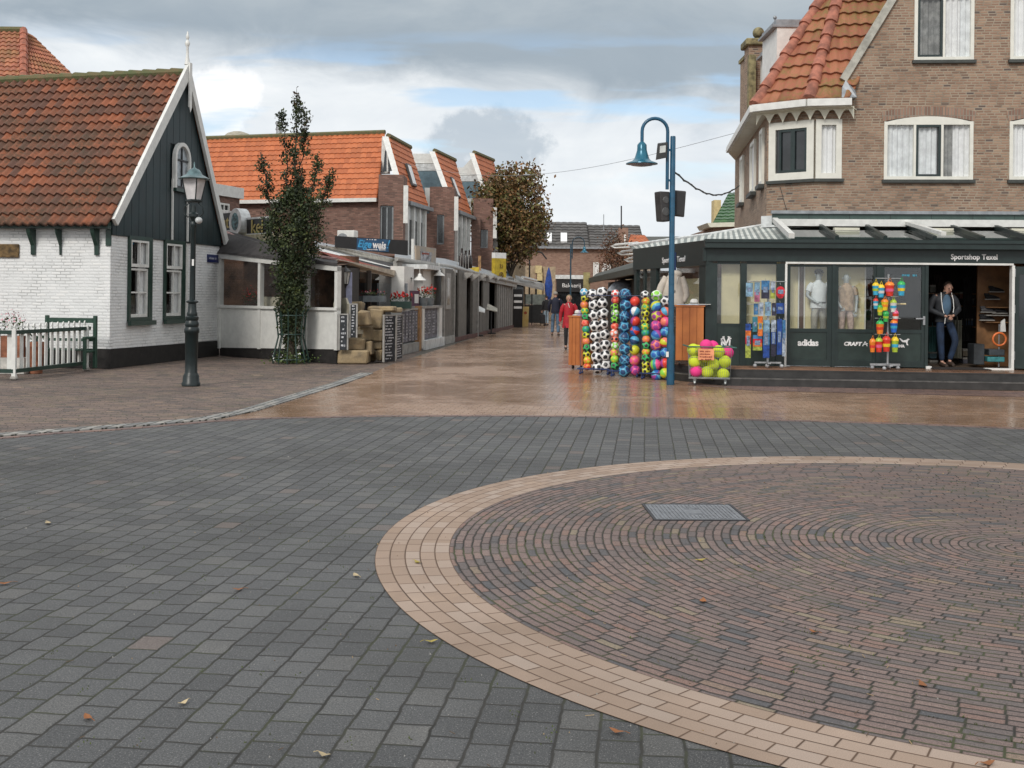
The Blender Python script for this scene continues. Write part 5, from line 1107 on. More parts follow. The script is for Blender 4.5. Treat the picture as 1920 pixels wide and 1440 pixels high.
b = MB(); b.ext([W(1215, 462, 79), W(1300, 462, 79), W(1300, 446, 83), W(1208, 446, 83)], (0, 0, .1)); b.build('green_roof', m_cg, rs2)
for k, (u, v0, v1, lab) in enumerate(((1132, 402, 430, 'thin pale aerial mast on the bakery roof'), (1165, 386, 425, 'tall dark aerial mast on the chimney above the far roofs'))): b = MB(); b.tube([W(u, v1 + 4, 86 - k * 6), W(u, v0, 86 - k * 6)], .05 if k else .03, 5); tag(b.build('aerial_mast', m_lead if k == 0 else m_black), lab, 'aerial')
chm = thing('brick_chimney', 'broad brick chimney stack between the bakery and the orange far roof', 'chimney', W(1168, 450, 80)); b = MB(); p, q = W(1160, 470, 80), W(1178, 427, 80); b.box(p.x, q.x, 80, 80.8, 3, q.z); b.build('stack', m_brick_f, chm); b = MB(); b.box(W(1170, 460, 79.9).x, W(1174, 460, 79.9).x, 79.9, 79.95, W(1170, 462, 80).z, W(1170, 440, 80).z); b.build('white_vent', m_white, chm)
# green roofed house
gh = thing('green_roof_house', 'house with glazed green tiled roof and white cornice beyond the sports shop', 'house', (9.5, 55, 0)); m_gt = tilemat('glazed_green_tiles', (.02, .07, .02), (.03, .10, .03), (.05, .13, .04), moss=(.02, .05, .02), mossamt=.2, rough=.35)
pantiles('roof', m_gt, gh, W(1336, 419, 53), W(1400, 417, 53), W(1400, 360, 56.5), W(1366, 362, 56.5), tw=.3, th=.4, sub=4)
b = MB(); b.ext([W(1326, 418, 52.8), W(1400, 416, 52.8), W(1400, 424, 52.8), W(1331, 426, 52.8)], (0, 3, 0)); b.build('cornice', m_cream, gh); b = MB(); p = W(1338, 425, 53.2); b.box(p.x, W(1402, 425, 53.2).x, 53.2, 60, 0, p.z - .02); b.build('wall', m_brick_f, gh)
b = MB(); p, q = W(1339, 395, 57), W(1352, 375, 57); b.box(p.x, q.x, 57, 57.8, p.z - 1, q.z); b.build('chimney', m_crm, gh); b = MB(); p = W(1362, 395, 54); 
m_aut2 = crown_mats('red_leaf', [(.12, .045, .022), (.08, .05, .02), (.16, .065, .025)])
round_tree('small_autumn_tree', 'small reddish tree in front of the bakery roof at the right side of the street', Vector((W(1150, 600, 70).x, 70, 0)), 1158, 478, 38, 42, 70, m_aut2, 75, .16, 21, (1155, 520), per=26, csig=.3, tr=.08)
# ================================================================== THE SPORTS SHOP AND THE BRICK HOUSE ABOVE IT
def atz(u, v, z): a, b = ray(u, v); Y = (CH - z) / b; return Vector((a * Y, Y, z))
def facet(name, mat, parent, poly, d=None, **kw):
    """tiled slope cut to a convex polygon; poly[0]->poly[1] is the eave"""
    P = [Vector(p) for p in poly]; n = (P[1] - P[0]).cross(P[2] - P[0]).normalized()
    if n.z < 0: n = -n
    ux = (P[1] - P[0]).normalized(); uy = n.cross(ux)
    xs = [(p - P[0]).dot(ux) for p in P]; ys = [(p - P[0]).dot(uy) for p in P]; x0, x1, y0, y1 = min(xs), max(xs), min(0, min(ys)), max(ys)
    q = lambda x, y: P[0] + ux * x + uy * y; c = sum(P, Vector()) / len(P); clip = []
    for i in range(len(P)):
        a, b_ = P[i], P[(i + 1) % len(P)]
        if i == 0: continue
        e = n.cross(b_ - a).normalized()
        if e.dot(c - a) < 0: e = -e
        clip.append((a, e))
    return pantiles(name, mat, parent, q(x0, y0), q(x1, y0), q(x1, y1), q(x0, y1), clip=clip, **kw)
SH = FR((3.9, 22.31), ang=-5); FZ = .30
sx_ = lambda u, v=600, off=0: SH.hit(u, v, off)[0]
sz_ = lambda u, v, off=0: SH.hit(u, v, off)[1]
SL = FR((2.98, 26.9), to=(3.9, 22.31))          # angled shop wall; x runs from the far end to the corner
BW = FR((6.52, 24.42), ang=-5); bs = lambda u, v=300, off=0: BW.hit(u, v, off)
CHF = FR((5.66, 25.12), to=(6.52, 24.42)); cs_ = lambda u, v=300: CHF.hit(u, v)
WS = FR((6.62, 33.6), to=(5.66, 25.12))         # long side on the shopping street
bh = thing('brick_house', 'tall buff brick corner house with steep red tiled roof above the sports shop', 'house', (6.5, 24.4, 0))
ZB = 2.6
V1, V2 = bs(1583, 152), bs(1675, 0); slope = (V2[1] - V1[1]) / (V2[0] - V1[0]); apx = bs(1868, 100)[0]; apz = V1[1] + slope * (apx - V1[0])
m_slat = pmat('roller_blind', (.84, .84, .84), .5, var=.03); m_cwin = pmat('window_cream', (.74, .73, .66), .35, var=.03); m_curt = pmat('curtain_light', (.76, .78, .79), .9, var=.08, scale=5); m_curg = pmat('curtain_grey', (.28, .28, .27), .9, var=.2, scale=5); m_gsash = pmat('sash_dark', (.02, .035, .035), .35)
W1 = (bs(1657)[0], bs(1824)[0], bs(1740, 337)[1], bs(1740, 228)[1]); W2 = (bs(1892)[0], bs(1892)[0] + 1.9, W1[2], W1[3])
U1 = (bs(1714, 60)[0], bs(1826, 60)[0], bs(1770, 113)[1], bs(1770, -14)[1]); U2 = (bs(1894, 60)[0], bs(1894, 60)[0] + 1.3, U1[2], U1[3])
K1 = (0.0, bs(1578, 280)[0], bs(1550, 335)[1], bs(1550, 224)[1])
pw = lambda w, a=0.0: (w[0] + .03, w[1] - .03, w[2] + .02, w[3] + a - .02)
outline = [(0, ZB), (9.6, ZB), (9.6, V1[1] + slope * max(0.2, (2 * apx - 9.6 - V1[0]))), (apx, apz), (V1[0] + .04, V1[1]), (V1[0], 5.86), (0, 5.86)]
wallholes(BW, outline, [pw(W1, .10), pw(W2, .10), pw(U1), pw(U2), (0.0, K1[1] - .03, K1[2] + .02, K1[3] - .02)], 0, .14, 'front_wall', m_brick_r, bh)
KC = (cs_(1442)[0], CHF.len, K1[2], K1[3])
wallholes(CHF, [(0, ZB), (CHF.len, ZB), (CHF.len, 5.86), (0, 5.86)], [(KC[0] + .03, CHF.len, K1[2] + .02, K1[3] - .02)], 0, .14, 'corner_wall', m_brick_r, bh)
sw = [(2.2, 3.0), (5.1, 6.2), (7.35, 8.0)]
wallholes(WS, [(0, 0), (WS.len, 0), (WS.len, 5.86), (0, 5.86)], [(a, c, K1[2], K1[3]) for a, c in sw], 0, .14, 'street_wall', m_brick_r, bh)
b = MB(BW); b.poly([(0, 3.0, 0), (9.6, 3, 0), (9.6, 3, 9), (apx, 3, apz - .3), (1.8, 3, 6)]); b.build('back_wall', m_room, bh)
# brick arches over the segment windows
m_rowl = paving('brick_on_edge', [(0, (.20, .12, .09)), (.5, (.28, .17, .125)), (1, (.34, .22, .16))], (.27, .235, .19), .0625, .4, .010, uvmap=True, jitter=0, rough=.85, bump=.3, grain=.2, half=0)
for w_ in (W1, W2):
    b = MB(BW); N = 14; up = []; lo = []
    for k in range(N + 1):
        q = 2 * k / N - 1; s = w_[0] - .02 + (w_[1] - w_[0] + .04) * k / N; lo.append((s, -.012, w_[3] + .11 * (1 - q * q) + .005)); up.append((s + q * .05, -.012, w_[3] + .11 * (1 - q * q) + .21))
    for k in range(N): b.ext([lo[k], lo[k + 1], up[k + 1], up[k]], (0, .03, 0))
    b.build('brick_arch', m_rowl, bh)
m_stsill = pmat('sill_tiles', (.05, .055, .05), .5); sl_ = (.05, .07, m_stsill)
window(BW, *W1, bh, m_cwin, n=3, off=-.03, arch=.11, sashes=[(1, m_gsash)], curtain=[(0, .62, m_curt), (.68, .80, m_curg), (.80, 1.0, m_net)], sill=sl_)
window(BW, *W2, bh, m_cwin, n=2, off=-.03, arch=.11, curtain=[(0, 1, m_slat)], sill=sl_)
window(BW, *U1, bh, m_cwin, n=2, off=-.03, sashes=[(0, m_gsash)], curtain=[(0, .47, m_curg), (.55, .82, m_net), (.82, 1.0, m_curt)], sill=sl_)
window(BW, *U2, bh, m_cwin, n=1, off=-.03, curtain=[(0, 1, m_slat)], sill=sl_)
window(BW, 0.035, K1[1], K1[2], K1[3], bh, m_cwin, n=1, off=-.03, fw=.12, curtain=[(0, 1, m_slat)], sill=sl_)
window(CHF, KC[0], CHF.len - .0, K1[2], K1[3], bh, m_cwin, n=1, off=-.03, fw=.16, sill=sl_, glazing=m_glassk, back=False)
a, c = cs_(1461)[0], cs_(1513)[0]; zz0, zz1 = K1[2] + .17, K1[3] - .17; b = MB(CHF)
for x0, x1 in ((a, a + .05), ((a + c) / 2 - .05, (a + c) / 2 + .05), (c - .05, c)): b.box(x0, x1, -.02, .02, zz0, zz1)
b.box(a + .05, c - .05, -.015, .02, zz0, zz0 + .05); b.box(a + .05, c - .05, -.015, .02, zz1 - .05, zz1); b.build('sash', m_gsash, bh)
for a, c in sw: window(WS, a, c, K1[2], K1[3], bh, m_cwin, n=1, off=-.06, fw=.09, glazing=m_net, sill=(.08, .09, m_stsill), back=False)
# roof facets
Ew, Ec, Ee = atz(1416, 200, 5.90), atz(1517, 189, 5.90), atz(1600, 187, 5.90); H2 = atz(1571, 0, 8.5); n_ = (Ec - Ew).cross(H2 - Ew).normalized()
a_, b_ = ray(1541, 0); dr = Vector((a_, 1, -b_)); O = Vector((0, 0, CH)); H1 = O + dr * ((Ew - O).dot(n_) / dr.dot(n_))
X1, X2 = Ew + (H1 - Ew) * 1.33, Ec + (H2 - Ec) * 1.33
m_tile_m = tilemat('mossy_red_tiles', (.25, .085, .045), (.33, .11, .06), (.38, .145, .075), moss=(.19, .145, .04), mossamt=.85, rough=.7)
facet('roof', m_tile_m, bh, [Ew, Ec, X2, X1], tw=.235, th=.37, amp=.045, step=.05)
n2 = (Ee - Ec).cross(H2 - Ec).normalized(); 
def onp(u, v, p0, n): a, b = ray(u, v); d = Vector((a, 1, -b)); return O + d * ((p0 - O).dot(n) / d.dot(n))
facet('roof', m_tile_m, bh, [Ec, Ec.lerp(Ee, .90), onp(1690, 0, Ec, n2), Ec + (H2 - Ec) * 1.2], tw=.235, th=.37, amp=.045, step=.05)
Wn = Ew + Vector((.95, 8.1, 0)); facet('roof', m_tile_or, bh, [Wn, Ew, X1, Wn + Vector((2.1, 0, X1.z - Ew.z))], tw=.235, th=.37, amp=.045, step=.05)
m_hip = pmat('hip_ridge_tiles', (.38, .14, .09), .7, var=.22, scale=4)
for P0, P1, nn in ((Ew, X1, 9), (Ec, X2, 9)):
    b = MB(); up_ = Vector((0, 0, .03))
    for k in range(nn): b.tube([P0.lerp(P1, k / nn) + up_, P0.lerp(P1, (k + 1.12) / nn) + up_ * .2], [.155, .12], 10)
    b.build('hip_ridge', m_hip, bh, smooth=50)
b = MB(BW); q = Vector((V2[0] - V1[0], 0, V2[1] - V1[1])).normalized(); b.bar((V1[0] - .03, -.02, V1[1] + .02), (apx, -.02, apz + .02), .16, .10, up=(0, 1, 0)); b.build('verge', pmat('verge_cement', (.42, .41, .36), .7, var=.15), bh)
b = MB(BW); b.ext([(bs(1573, 170)[0], -.30, 5.95), (bs(1601, 170)[0], -.30, 5.95), (bs(1601, 150)[0], -.16, 6.12), (bs(1584, 150)[0], -.10, 6.36), (bs(1577, 150)[0], -.14, 6.20)], (0, .28, 0)); b.build('lead_flashing', m_lead, bh)
# white cornice, soffit and scalloped trim
far = Ew + Vector((.83, 7.1, 0)); line = [far, Ew, Ec, Ee]; b = MB()
for i in range(3): b.bar(line[i] + Vector((-.06, -.08, -.06)), line[i + 1] + Vector((-.06, -.08, -.06)), .16, .15)
b.build('cornice', m_white, bh); b = MB()
inn = [WS.p(0, .02, 5.72), CHF.p(0, .02, 5.72), BW.p(0, .02, 5.72), BW.p(bs(1606)[0], .02, 5.72)]
for i in range(3): b.ext([line[i] + Vector((-.06, -.05, -.15)), line[i + 1] + Vector((-.06, -.05, -.15)), inn[i + 1], inn[i]], (0, 0, .02))
b.build('soffit', m_cream, bh)
b = MB(); 
for (p, q, nn) in ((Ew, Ec, 4), (Ec, Ee, 3)):
    d = (q - p) / nn; off = Vector((.05, .10, 0))
    for k in range(nn):
        pts = [p + d * k + off + Vector((0, 0, -.12))]
        for j in range(9): t = j / 8; pts.append(p + d * (k + t) + off + Vector((0, 0, -.40 + .22 * math.sin(math.pi * t))))
        pts.append(p + d * (k + 1) + off + Vector((0, 0, -.12))); 
        for j in range(1, 9): b.ext([pts[j], pts[j + 1], Vector((pts[j + 1].x, pts[j + 1].y, pts[0].z)), Vector((pts[j].x, pts[j].y, pts[0].z))], (.01, .03, 0))
b.build('scalloped_trim', m_cream, bh)
# parapet with stone ball, dormers
b = MB(); p, q = W(1403, 200, 31.5), W(1434, 82, 31.5); b.box(p.x, q.x, 31.5, 32.1, 5.5, q.z); b.build('parapet_pier', m_brick_r, bh)
m_mossst = pmat('mossy_stone', (.24, .21, .11), .85, var=.3, bump=.4); b = MB(); c0, c1 = W(1399, 84, 31.4), W(1444, 71, 31.4); b.box(c0.x, c1.x, 31.4, 32.2, c0.z, c1.z); b.build('pier_cap', m_mossst, bh, bevel=.03)
b = MB(); c0 = W(1422, 62, 31.7); b.ball(c0, .165, 14, 10); b.lathe((c0.x, c0.y, c1.z), [(.11, 0), (.08, .06)], 10); b.build('ball_finial', m_mossst, bh, smooth=True)
b = MB(); p, q = W(1403, 200, 31.3), W(1417, 103, 31.3); b.box(p.x, q.x, 31.25, 31.48, 5.5, q.z); b.build('stone_coping', m_mossst, bh)
b = MB(); p, q = W(1389, 300, 33), W(1402, 117, 33); b.box(p.x, q.x + .1, 32.6, 33.2, 4, q.z); b.build('parapet_pier', m_brick_r, bh)
b = MB(); b.box(p.x - .04, q.x + .05, 32.5, 33.3, q.z, q.z + .1); b.build('pier_cap', m_mossst, bh)
for (u0, u1, v0, Y_, dd) in ((1457, 1535, 51, 27.6, 1.6), (1440, 1462, 101, 30.2, .9)):
    p, q = W(u0, v0, Y_), W(u1, v0, Y_); b = MB(); b.box(p.x, q.x + .8, Y_, Y_ + dd, 6.0, p.z); d_ = b.build('dormer', m_white, bh)
    b = MB(); b.box(p.x - .12, q.x + .8, Y_ - .04, Y_ + dd, p.z + .003, p.z + .06); b.box(p.x - .02, q.x + .8, Y_ + .02, Y_ + dd, p.z + .06, p.z + .20); b.build('dormer_roof', m_lead, d_)
b = MB(); b.tube([W(1450, 74, 28.5), W(1453, 34, 28.5)], .02, 5); b.ball(W(1453, 33, 28.5), .05, 8, 6); tag(b.build('roof_rod', m_lead), 'thin rod with a knob on the dormer of the corner house', 'rod')

# ------------------------------------------------------------------ shop front
shp = thing('sports_shop', 'dark green sports shop front with glass canopy, window panels and an open doorway', 'shop', (7.5, 22, FZ))
m_sg = pmat('shop_green', (.015, .028, .027), .38, var=.1); m_sg2 = pmat('shop_green_panel', (.020, .036, .032), .42, var=.1, dirt=.1); m_beig = pmat('display_beige', (.74, .66, .40), .8, var=.06, scale=2); m_brd = pmat('display_brown', (.10, .05, .03), .6)
RT = 12.2
def sbox(u0, u1, z0, z1, y0, y1, mat, name, parent=None, v=600):
    b = MB(SH); b.box(sx_(u0, v), sx_(u1, v), y0, y1, z0, z1); return b.build(name, mat, parent or shp)
# structure: posts, fascia, gutter
for u0, u1 in ((1322, 1344), (1387, 1399), (1455, 1470), (1559, 1565), (1642, 1651), (1733, 1739)): sbox(u0, u1, FZ, 2.32, -.05, .08, m_sg, 'post')
b = MB(SH); b.box(-.12, RT, -.06, .10, 2.36, 2.62); b.build('fascia', m_sg, shp)
b = MB(SH); b.box(-.1, RT, -.25, -.07, 2.62, 2.72); b.box(-.1, RT, -.28, .02, 2.725, 2.79); b.build('gutter', m_sg, shp)
b = MB(SH); b.box(sx_(1471), sx_(1897), -.08, -.061, 2.32, 2.358); b.build('white_rail', m_white, shp)
b = MB(SH); b.box(sx_(1470), sx_(1474), -.09, .02, FZ, 2.319); b.build('white_trim', m_white, shp)
b = MB(SH); b.box(sx_(1894), sx_(1899), -.09, .06, FZ, 2.319); b.build('white_trim', m_white, shp)
b = MB(SH); b.box(sx_(1735), sx_(1745), -.10, .02, FZ, FZ + .05); b.box(sx_(1845), sx_(1894), -.10, .02, FZ, FZ + .03); b.build('threshold', m_white, shp)
text('Sportshop Texel', .142, at(SH, (sx_(1783) + sx_(1864)) / 2, -.066, 2.475), mlt, shp, bold=.003, sx=.92)
# panels: a frame, a lower board and the glass of each
zs0, zs1 = sz_(1600, 617), sz_(1600, 501)
def leafdoor(u0, u1, g0, g1, name='door_leaf', fr=SH, y=0, handle=False):
    """glazed leaf with lower board"""
    s0, s1, a, c = sx_(u0), sx_(u1), sx_(g0), sx_(g1); b = MB(SH)
    b.box(s0, a, y - .03, y + .03, FZ + .02, 2.31); b.box(c, s1, y - .03, y + .03, FZ + .02, 2.31); b.box(a, c, y - .03, y + .03, zs1, 2.31); b.box(a, c, y - .03, y + .03, FZ + .02, FZ + .14); b.box(a, c, y - .03, y + .03, zs0 - .07, zs0); d = b.build(name, m_sg, shp)
    b = MB(SH); b.box(a, c, y - .012, y + .012, FZ + .14, zs0 - .07); b.build('lower_board', m_sg2, d); b = MB(SH); b.box(a, c, y - .004, y + .004, zs0, zs1); b.build('glass', m_glassd, d); return d
d1 = leafdoor(1475, 1559, 1481, 1550); d2 = leafdoor(1565, 1642, 1571, 1637); d3 = leafdoor(1651, 1733, 1657, 1727, 'door')
b = MB(SH); s_ = sx_(1731); b.box(s_ - .16, s_, -.09, -.07, 1.26, 1.285); b.box(s_ - .02, s_ + .02, -.07, -.03, 1.15, 1.32); b.build('handle', m_alu, d3)
text('adidas', .17, at(SH, sx_(1515, 643), -.016, sz_(1515, 643)), mlt, shp, bold=.006, space=.95)
text('CRAFT', .10, at(SH, sx_(1598, 645), -.016, sz_(1598, 645)), mlt, shp, bold=.005, shear=.2, sx=1.1)
b = MB(SH); s_, z_ = sx_(1617, 645), sz_(1617, 646)
for a, c in (((0, -.03), (.05, .06)), ((.05, .06), (.09, -.03)), ((.03, 0), (.10, .02))): b.bar((s_ + a[0], -.016, z_ + a[1]), (s_ + c[0], -.016, z_ + c[1]), .012, .006, up=(0, 1, 0))
b.build('craft_mark', mlt, shp).name = 'small_mark'
# leaping cat mark and word
b = MB(SH); s_, z_ = sx_(1693, 645), sz_(1693, 643); cat = [(-.07, -.02), (-.02, .035), (.05, .055), (.10, .10), (.125, .075), (.17, .085), (.12, .05), (.10, .01), (.12, -.05), (.085, -.03), (.05, .005), (0, -.015), (-.05, -.06)]
b.ext([(s_ + x * .9, -.020, z_ + z * .9) for x, z in [(-.09, .10), (-.06, .10), (0, .055), (.07, .07), (.10, .10), (.14, .08), (.10, .055), (.09, 0), (.11, -.05), (.075, -.045), (.06, .01), (-.02, .02)]], (0, .006, 0)); b.build('cat_mark', mlt, shp)
text('PUMA', .07, at(SH, sx_(1686, 648), -.016, sz_(1686, 649)), mlt, shp, bold=.006)
scrawl(SH, sx_(1690), sx_(1722), sz_(1700, 516), .05, pmat('sticker_blue', (.05, .25, .35), .5), shp, y=-.01)
# left windows
def fixwin(u0, u1, v0, v1, gl=True):
    s0, s1 = sx_(u0), sx_(u1); z0, z1 = sz_(u0, v1), sz_(u0, v0); return s0, s1, z0, z1
for (u0, u1) in ((1344, 1387), (1399, 1455)):
    s0, s1, z0, z1 = fixwin(u0, u1, 495, 611); b = MB(SH); b.box(s0, s1, -.02, .04, FZ, z0); b.build('lower_board', m_sg2, shp); b = MB(SH); b.box(s0, s1, -.03, .05, z0, z0 + .05); b.build('window_rail', m_sg, shp); b = MB(SH); b.box(s0, s1, -.02, .05, z1, 2.36); b.build('window_rail', m_sg, shp)
    b = MB(SH); b.box(s0, s1, .0, .008, z0 + .05, z1); b.build('glass', m_glassd, shp)
# NY mark built from strokes
b = MB(SH); sc = .0112 * 22.3 / 24; s_, z_ = sx_(1361, 645), sz_(1361, 646)
def stk(p, q, w): b.bar((s_ + p[0] * sc, -.026, z_ + p[1] * sc), (s_ + q[0] * sc, -.026, z_ + q[1] * sc), w * sc, .006, up=(0, 1, 0))
for p, q, w in (((-8, -12), (-8, 9), 3), ((-9, 9), (7, -12), 3.2), ((6, -12), (7, 9), 3), ((-10, 10), (-5, 12), 2.2), ((5, 10), (10, 12), 2.2), ((0, -14), (0, 1), 3), ((0, 1), (-5, 14), 2.8), ((0, 1), (6, 14), 2.8), ((-7, 14), (-3, 15), 2), ((3, 15), (8, 14), 2), ((-3, -14), (3, -14), 2)): stk(p, q, w)
b.build('ny_mark', mlt, shp)
# display backings: boards close behind the glass, colour lightened in place of display lighting
for (u0, u1, y) in ((1352, 1388, .22), (1399, 1462, .25), (1476, 1497, .34), (1507, 1560, .34), (1566, 1622, .34)):
    b = MB(SH); b.box(sx_(u0, 600, y), sx_(u1, 600, y), y, y + .02, .95, 2.5); b.build('display_back', m_beig, shp)
for u in (1497, 1508, 1622): b = MB(SH); s = sx_(u, 600, .30); b.box(s - .012, s + .012, .30, .335, .95, 2.5); b.build('display_strip', m_cwin, shp)
b = MB(SH); b.box(sx_(1498, 600, .36), sx_(1507, 600, .36), .36, .38, .95, 2.5); b.build('display_gap', m_brd, shp)
b = MB(SH); b.box(sx_(1344), sx_(1640), .06, 1.0, .86, .90); b.build('display_floor', m_beig, shp)
b = MB(SH); b.box(sx_(1330), sx_(1640), 1.0, 1.03, FZ, 2.6); b.build('display_wall', m_room, shp)
# room inside
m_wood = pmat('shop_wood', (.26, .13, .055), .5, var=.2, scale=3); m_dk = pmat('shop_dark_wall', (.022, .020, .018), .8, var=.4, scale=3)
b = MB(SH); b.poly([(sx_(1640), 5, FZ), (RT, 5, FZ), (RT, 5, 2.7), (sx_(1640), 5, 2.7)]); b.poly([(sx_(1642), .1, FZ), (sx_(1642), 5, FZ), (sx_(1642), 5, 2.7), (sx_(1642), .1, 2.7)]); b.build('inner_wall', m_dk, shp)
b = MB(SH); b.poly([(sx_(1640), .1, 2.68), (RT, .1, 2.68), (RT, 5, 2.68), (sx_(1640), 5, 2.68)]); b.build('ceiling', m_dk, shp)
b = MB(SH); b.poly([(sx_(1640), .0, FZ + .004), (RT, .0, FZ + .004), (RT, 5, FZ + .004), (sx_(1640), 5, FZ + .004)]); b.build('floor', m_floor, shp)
b = MB(SH); b.box(sx_(1832, 600, 1.2), RT, 1.2, 1.26, FZ, 2.6); b.build('wood_wall', m_wood, shp)
b = MB(SH); b.box(sx_(1742, 700), sx_(1848, 700), -.35, .3, FZ + .001, FZ + .02); o = b.build('door_mat', pmat('mat_dark', (.025, .018, .015), .95), None); tag(o, 'dark door mat on the step in front of the open shop doorway', 'doormat')
# open door leaf at the right edge
OD = FR(SH.p(sx_(1900), -.02, 0).xy, ang=-28); b = MB(OD); b.box(0, .09, 0, .05, FZ + .03, 2.3); b.box(.80, .9, 0, .05, FZ + .03, 2.3); b.box(.09, .80, 0, .05, FZ + .03, FZ + .9); b.box(.09, .80, 0, .05, 2.15, 2.3); od = b.build('open_door', m_sg, shp); b = MB(OD); b.box(.09, .80, .02, .03, FZ + .9, 2.15); b.build('glass', m_glassk, od)
for z in (.5, 1.4, 2.1): b = MB(OD); b.box(-.03, .03, -.03, .0, z, z + .16); b.build('hinge', m_alu, od)
b = MB(SH); b.box(sx_(1935), RT, 0, .06, FZ, 2.33); b.build('right_wall', m_sg, shp)
# glass canopy with rafters
yb, zb2 = None, 3.18
def bwp(s, z, off=-.06): return BW.p(s, off, z)
b = MB(); L0, L1 = SH.p(sx_(1476), -.15, 2.80), SH.p(RT, -.15, 2.80); T0, T1 = bwp(bs(1455, 430)[0], zb2), bwp(9.6, zb2)
b.poly([L0, L1, T1, T0]); b.build('canopy_glass', glass('canopy_glass', (.40, .46, .44), .8), shp)
ru = [(1566, 1536), (1656, 1622), (1748, 1700), (1838, 1780), (1925, 1862)]
for ub, ut in ru:
    p, q = SH.p(sx_(ub, 462), -.18, 2.83), bwp(bs(ut, 432)[0], zb2 + .04); b = MB(); b.bar(p, q, .07, .09); b.build('rafter', m_sg, shp)
p, q = SH.p(sx_(1765, 455), -.15, 2.92), bwp(bs(1695, 425)[0], zb2 + .12); b = MB(); b.bar(p, q, .10, .07); b.build('awning_arm', m_white, shp)
p, q = SH.p(sx_(1481, 452), -.22, 2.86), bwp(bs(1452, 421)[0], zb2 + .16); b = MB(); b.bar(p, q, .11, .10); b.build('awning_arm', m_white, shp)
b = MB(BW); b.box(bs(1451, 425)[0], 9.6, -.22, -.02, zb2 + .02, zb2 + .17); b.build('awning_box', m_white, shp)
b = MB(BW); za, zc = bs(1600, 424)[1], bs(1600, 402)[1]; b.box(bs(1447, 410)[0], 9.6, -.07, -.004, za + .02, zc); b.build('cladding', pmat('clad_green', (.05, .085, .075), .35, var=.1), shp)
b = MB(BW); b.box(bs(1445, 400)[0], 9.6, -.13, -.004, zc + .002, zc + .07); b.build('cladding_trim', m_lead, shp)
for k in range(9): s = bs(1515, 410)[0] + k * .86; b = MB(BW); b.box(s, s + .012, -.074, -.071, za + .02, zc); b.build('panel_joint', m_sg, shp)
b = MB(CHF); b.box(-.1, CHF.len, -.06, -.003, za, zc); b.build('cladding', m_signw, shp)
for u in (1573, 1743, 1893):
    P = bwp(bs(u, 440)[0], 3.02, -.9); b = MB(Matrix.Translation(P)); [b.box(-.26, .26, -.02 + .03 * k, .10 + .03 * k, -.07 + .065 * k, -.02 + .065 * k) for k in range(3)]; b.build('heater_lamp', m_cream, shp)
b = MB(BW); b.poly([(bs(1470, 440)[0], -.05, 2.5), (9.6, -.05, 2.5), (9.6, -.05, zb2), (bs(1470, 440)[0], -.05, zb2)]); b.build('upper_inner_wall', m_sg, shp)
# left part: angled dark wall and striped metal lean-to roof
slx = lambda u, v=560, off=0: SL.hit(u, v, off)
b = MB(SL); b.box(-.1, SL.len + .05, -.07, .06, 2.28, 2.78); b.build('fascia', m_sg, shp)
b = MB(SH); b.box(-.05, sx_(1470), -.07, .06, 2.36, 2.72); b.build('fascia', m_sg, shp)
w0, w1 = slx(1233)[0], slx(1314)[0]; w2, w3 = slx(1196)[0], slx(1222)[0]
for a, c in ((-.1, w2), (w3, w0), (w1, SL.len)): b = MB(SL); b.box(a, c, -.04, .06, 0, 2.28); b.build('post', m_sg, shp)
for a, c in ((w2, w3), (w0, w1)):
    b = MB(SL); b.box(a, c, -.02, .05, 0, 1.0); b.build('lower_board', m_sg2, shp); b = MB(SL); b.box(a, c, 0, .008, 1.0, 2.28); b.build('glass', m_glassd, shp)
b = MB(SL); b.box((w2 + w3) / 2 - .08, (w2 + w3) / 2 + .08, -.02, .03, 1.0, 2.28); b.build('window_bar', m_sg, shp)
b = MB(SL); b.box(w2, w3, .3, .32, 1.7, 2.1); b.build('display_back', m_signw, shp); b = MB(SL); b.box(w0, w0 + (w1 - w0) * .55, .5, .52, 1.0, 2.05); b.build('display_back', m_beig, shp); b = MB(SL); b.box(w0 + (w1 - w0) * .55, w1, .5, .52, 1.0, 2.05); b.build('display_back', m_curg, shp); b = MB(SL); b.box(w0, w1, .52, .54, 2.05, 2.4); b.build('display_top', m_brd, shp)
b = MB(SL); b.poly([(0, 1.0, 0), (SL.len, 1.0, 0), (SL.len, 1.0, 2.7), (0, 1.0, 2.7)]); b.build('inner_wall', m_room, shp)
text('Sportshop Texel', .17, at(SL, (slx(1243, 484)[0] + slx(1297, 484)[0]) / 2, -.078, 2.44), mlt, shp, bold=.003, sx=3.4 * (slx(1297, 484)[0] - slx(1243, 484)[0]) / 4.8)
m_stripe = None
R0_, R1_, R2_ = atz(1484, 452, 2.84), atz(1330, 456, 2.84), atz(1188, 469, 2.84); T0_, T1_, T2_ = atz(1455, 421, 3.30), atz(1335, 441, 3.05), atz(1180, 462, 2.95)
m_lg_ = pmat('stripe_grey', (.26, .29, .28), .5, .2); m_lw_ = pmat('stripe_white', (.62, .64, .60), .45, .1)
b = MB(); N = 26
for k in range(N):
    a0, a1 = k / N, (k + 1) / N
    b.ext([R1_.lerp(R0_, a0), R1_.lerp(R0_, a1), T1_.lerp(T0_, a1), T1_.lerp(T0_, a0)], (0, 0, .03), mi=k % 2)
for k in range(N):
    a0, a1 = k / N, (k + 1) / N
    b.ext([R2_.lerp(R1_, a0), R2_.lerp(R1_, a1), T2_.lerp(T1_, a1), T2_.lerp(T1_, a0)], (0, 0, .03), mi=k % 2)
b.build('striped_roof', [m_lg_, m_lw_], shp)
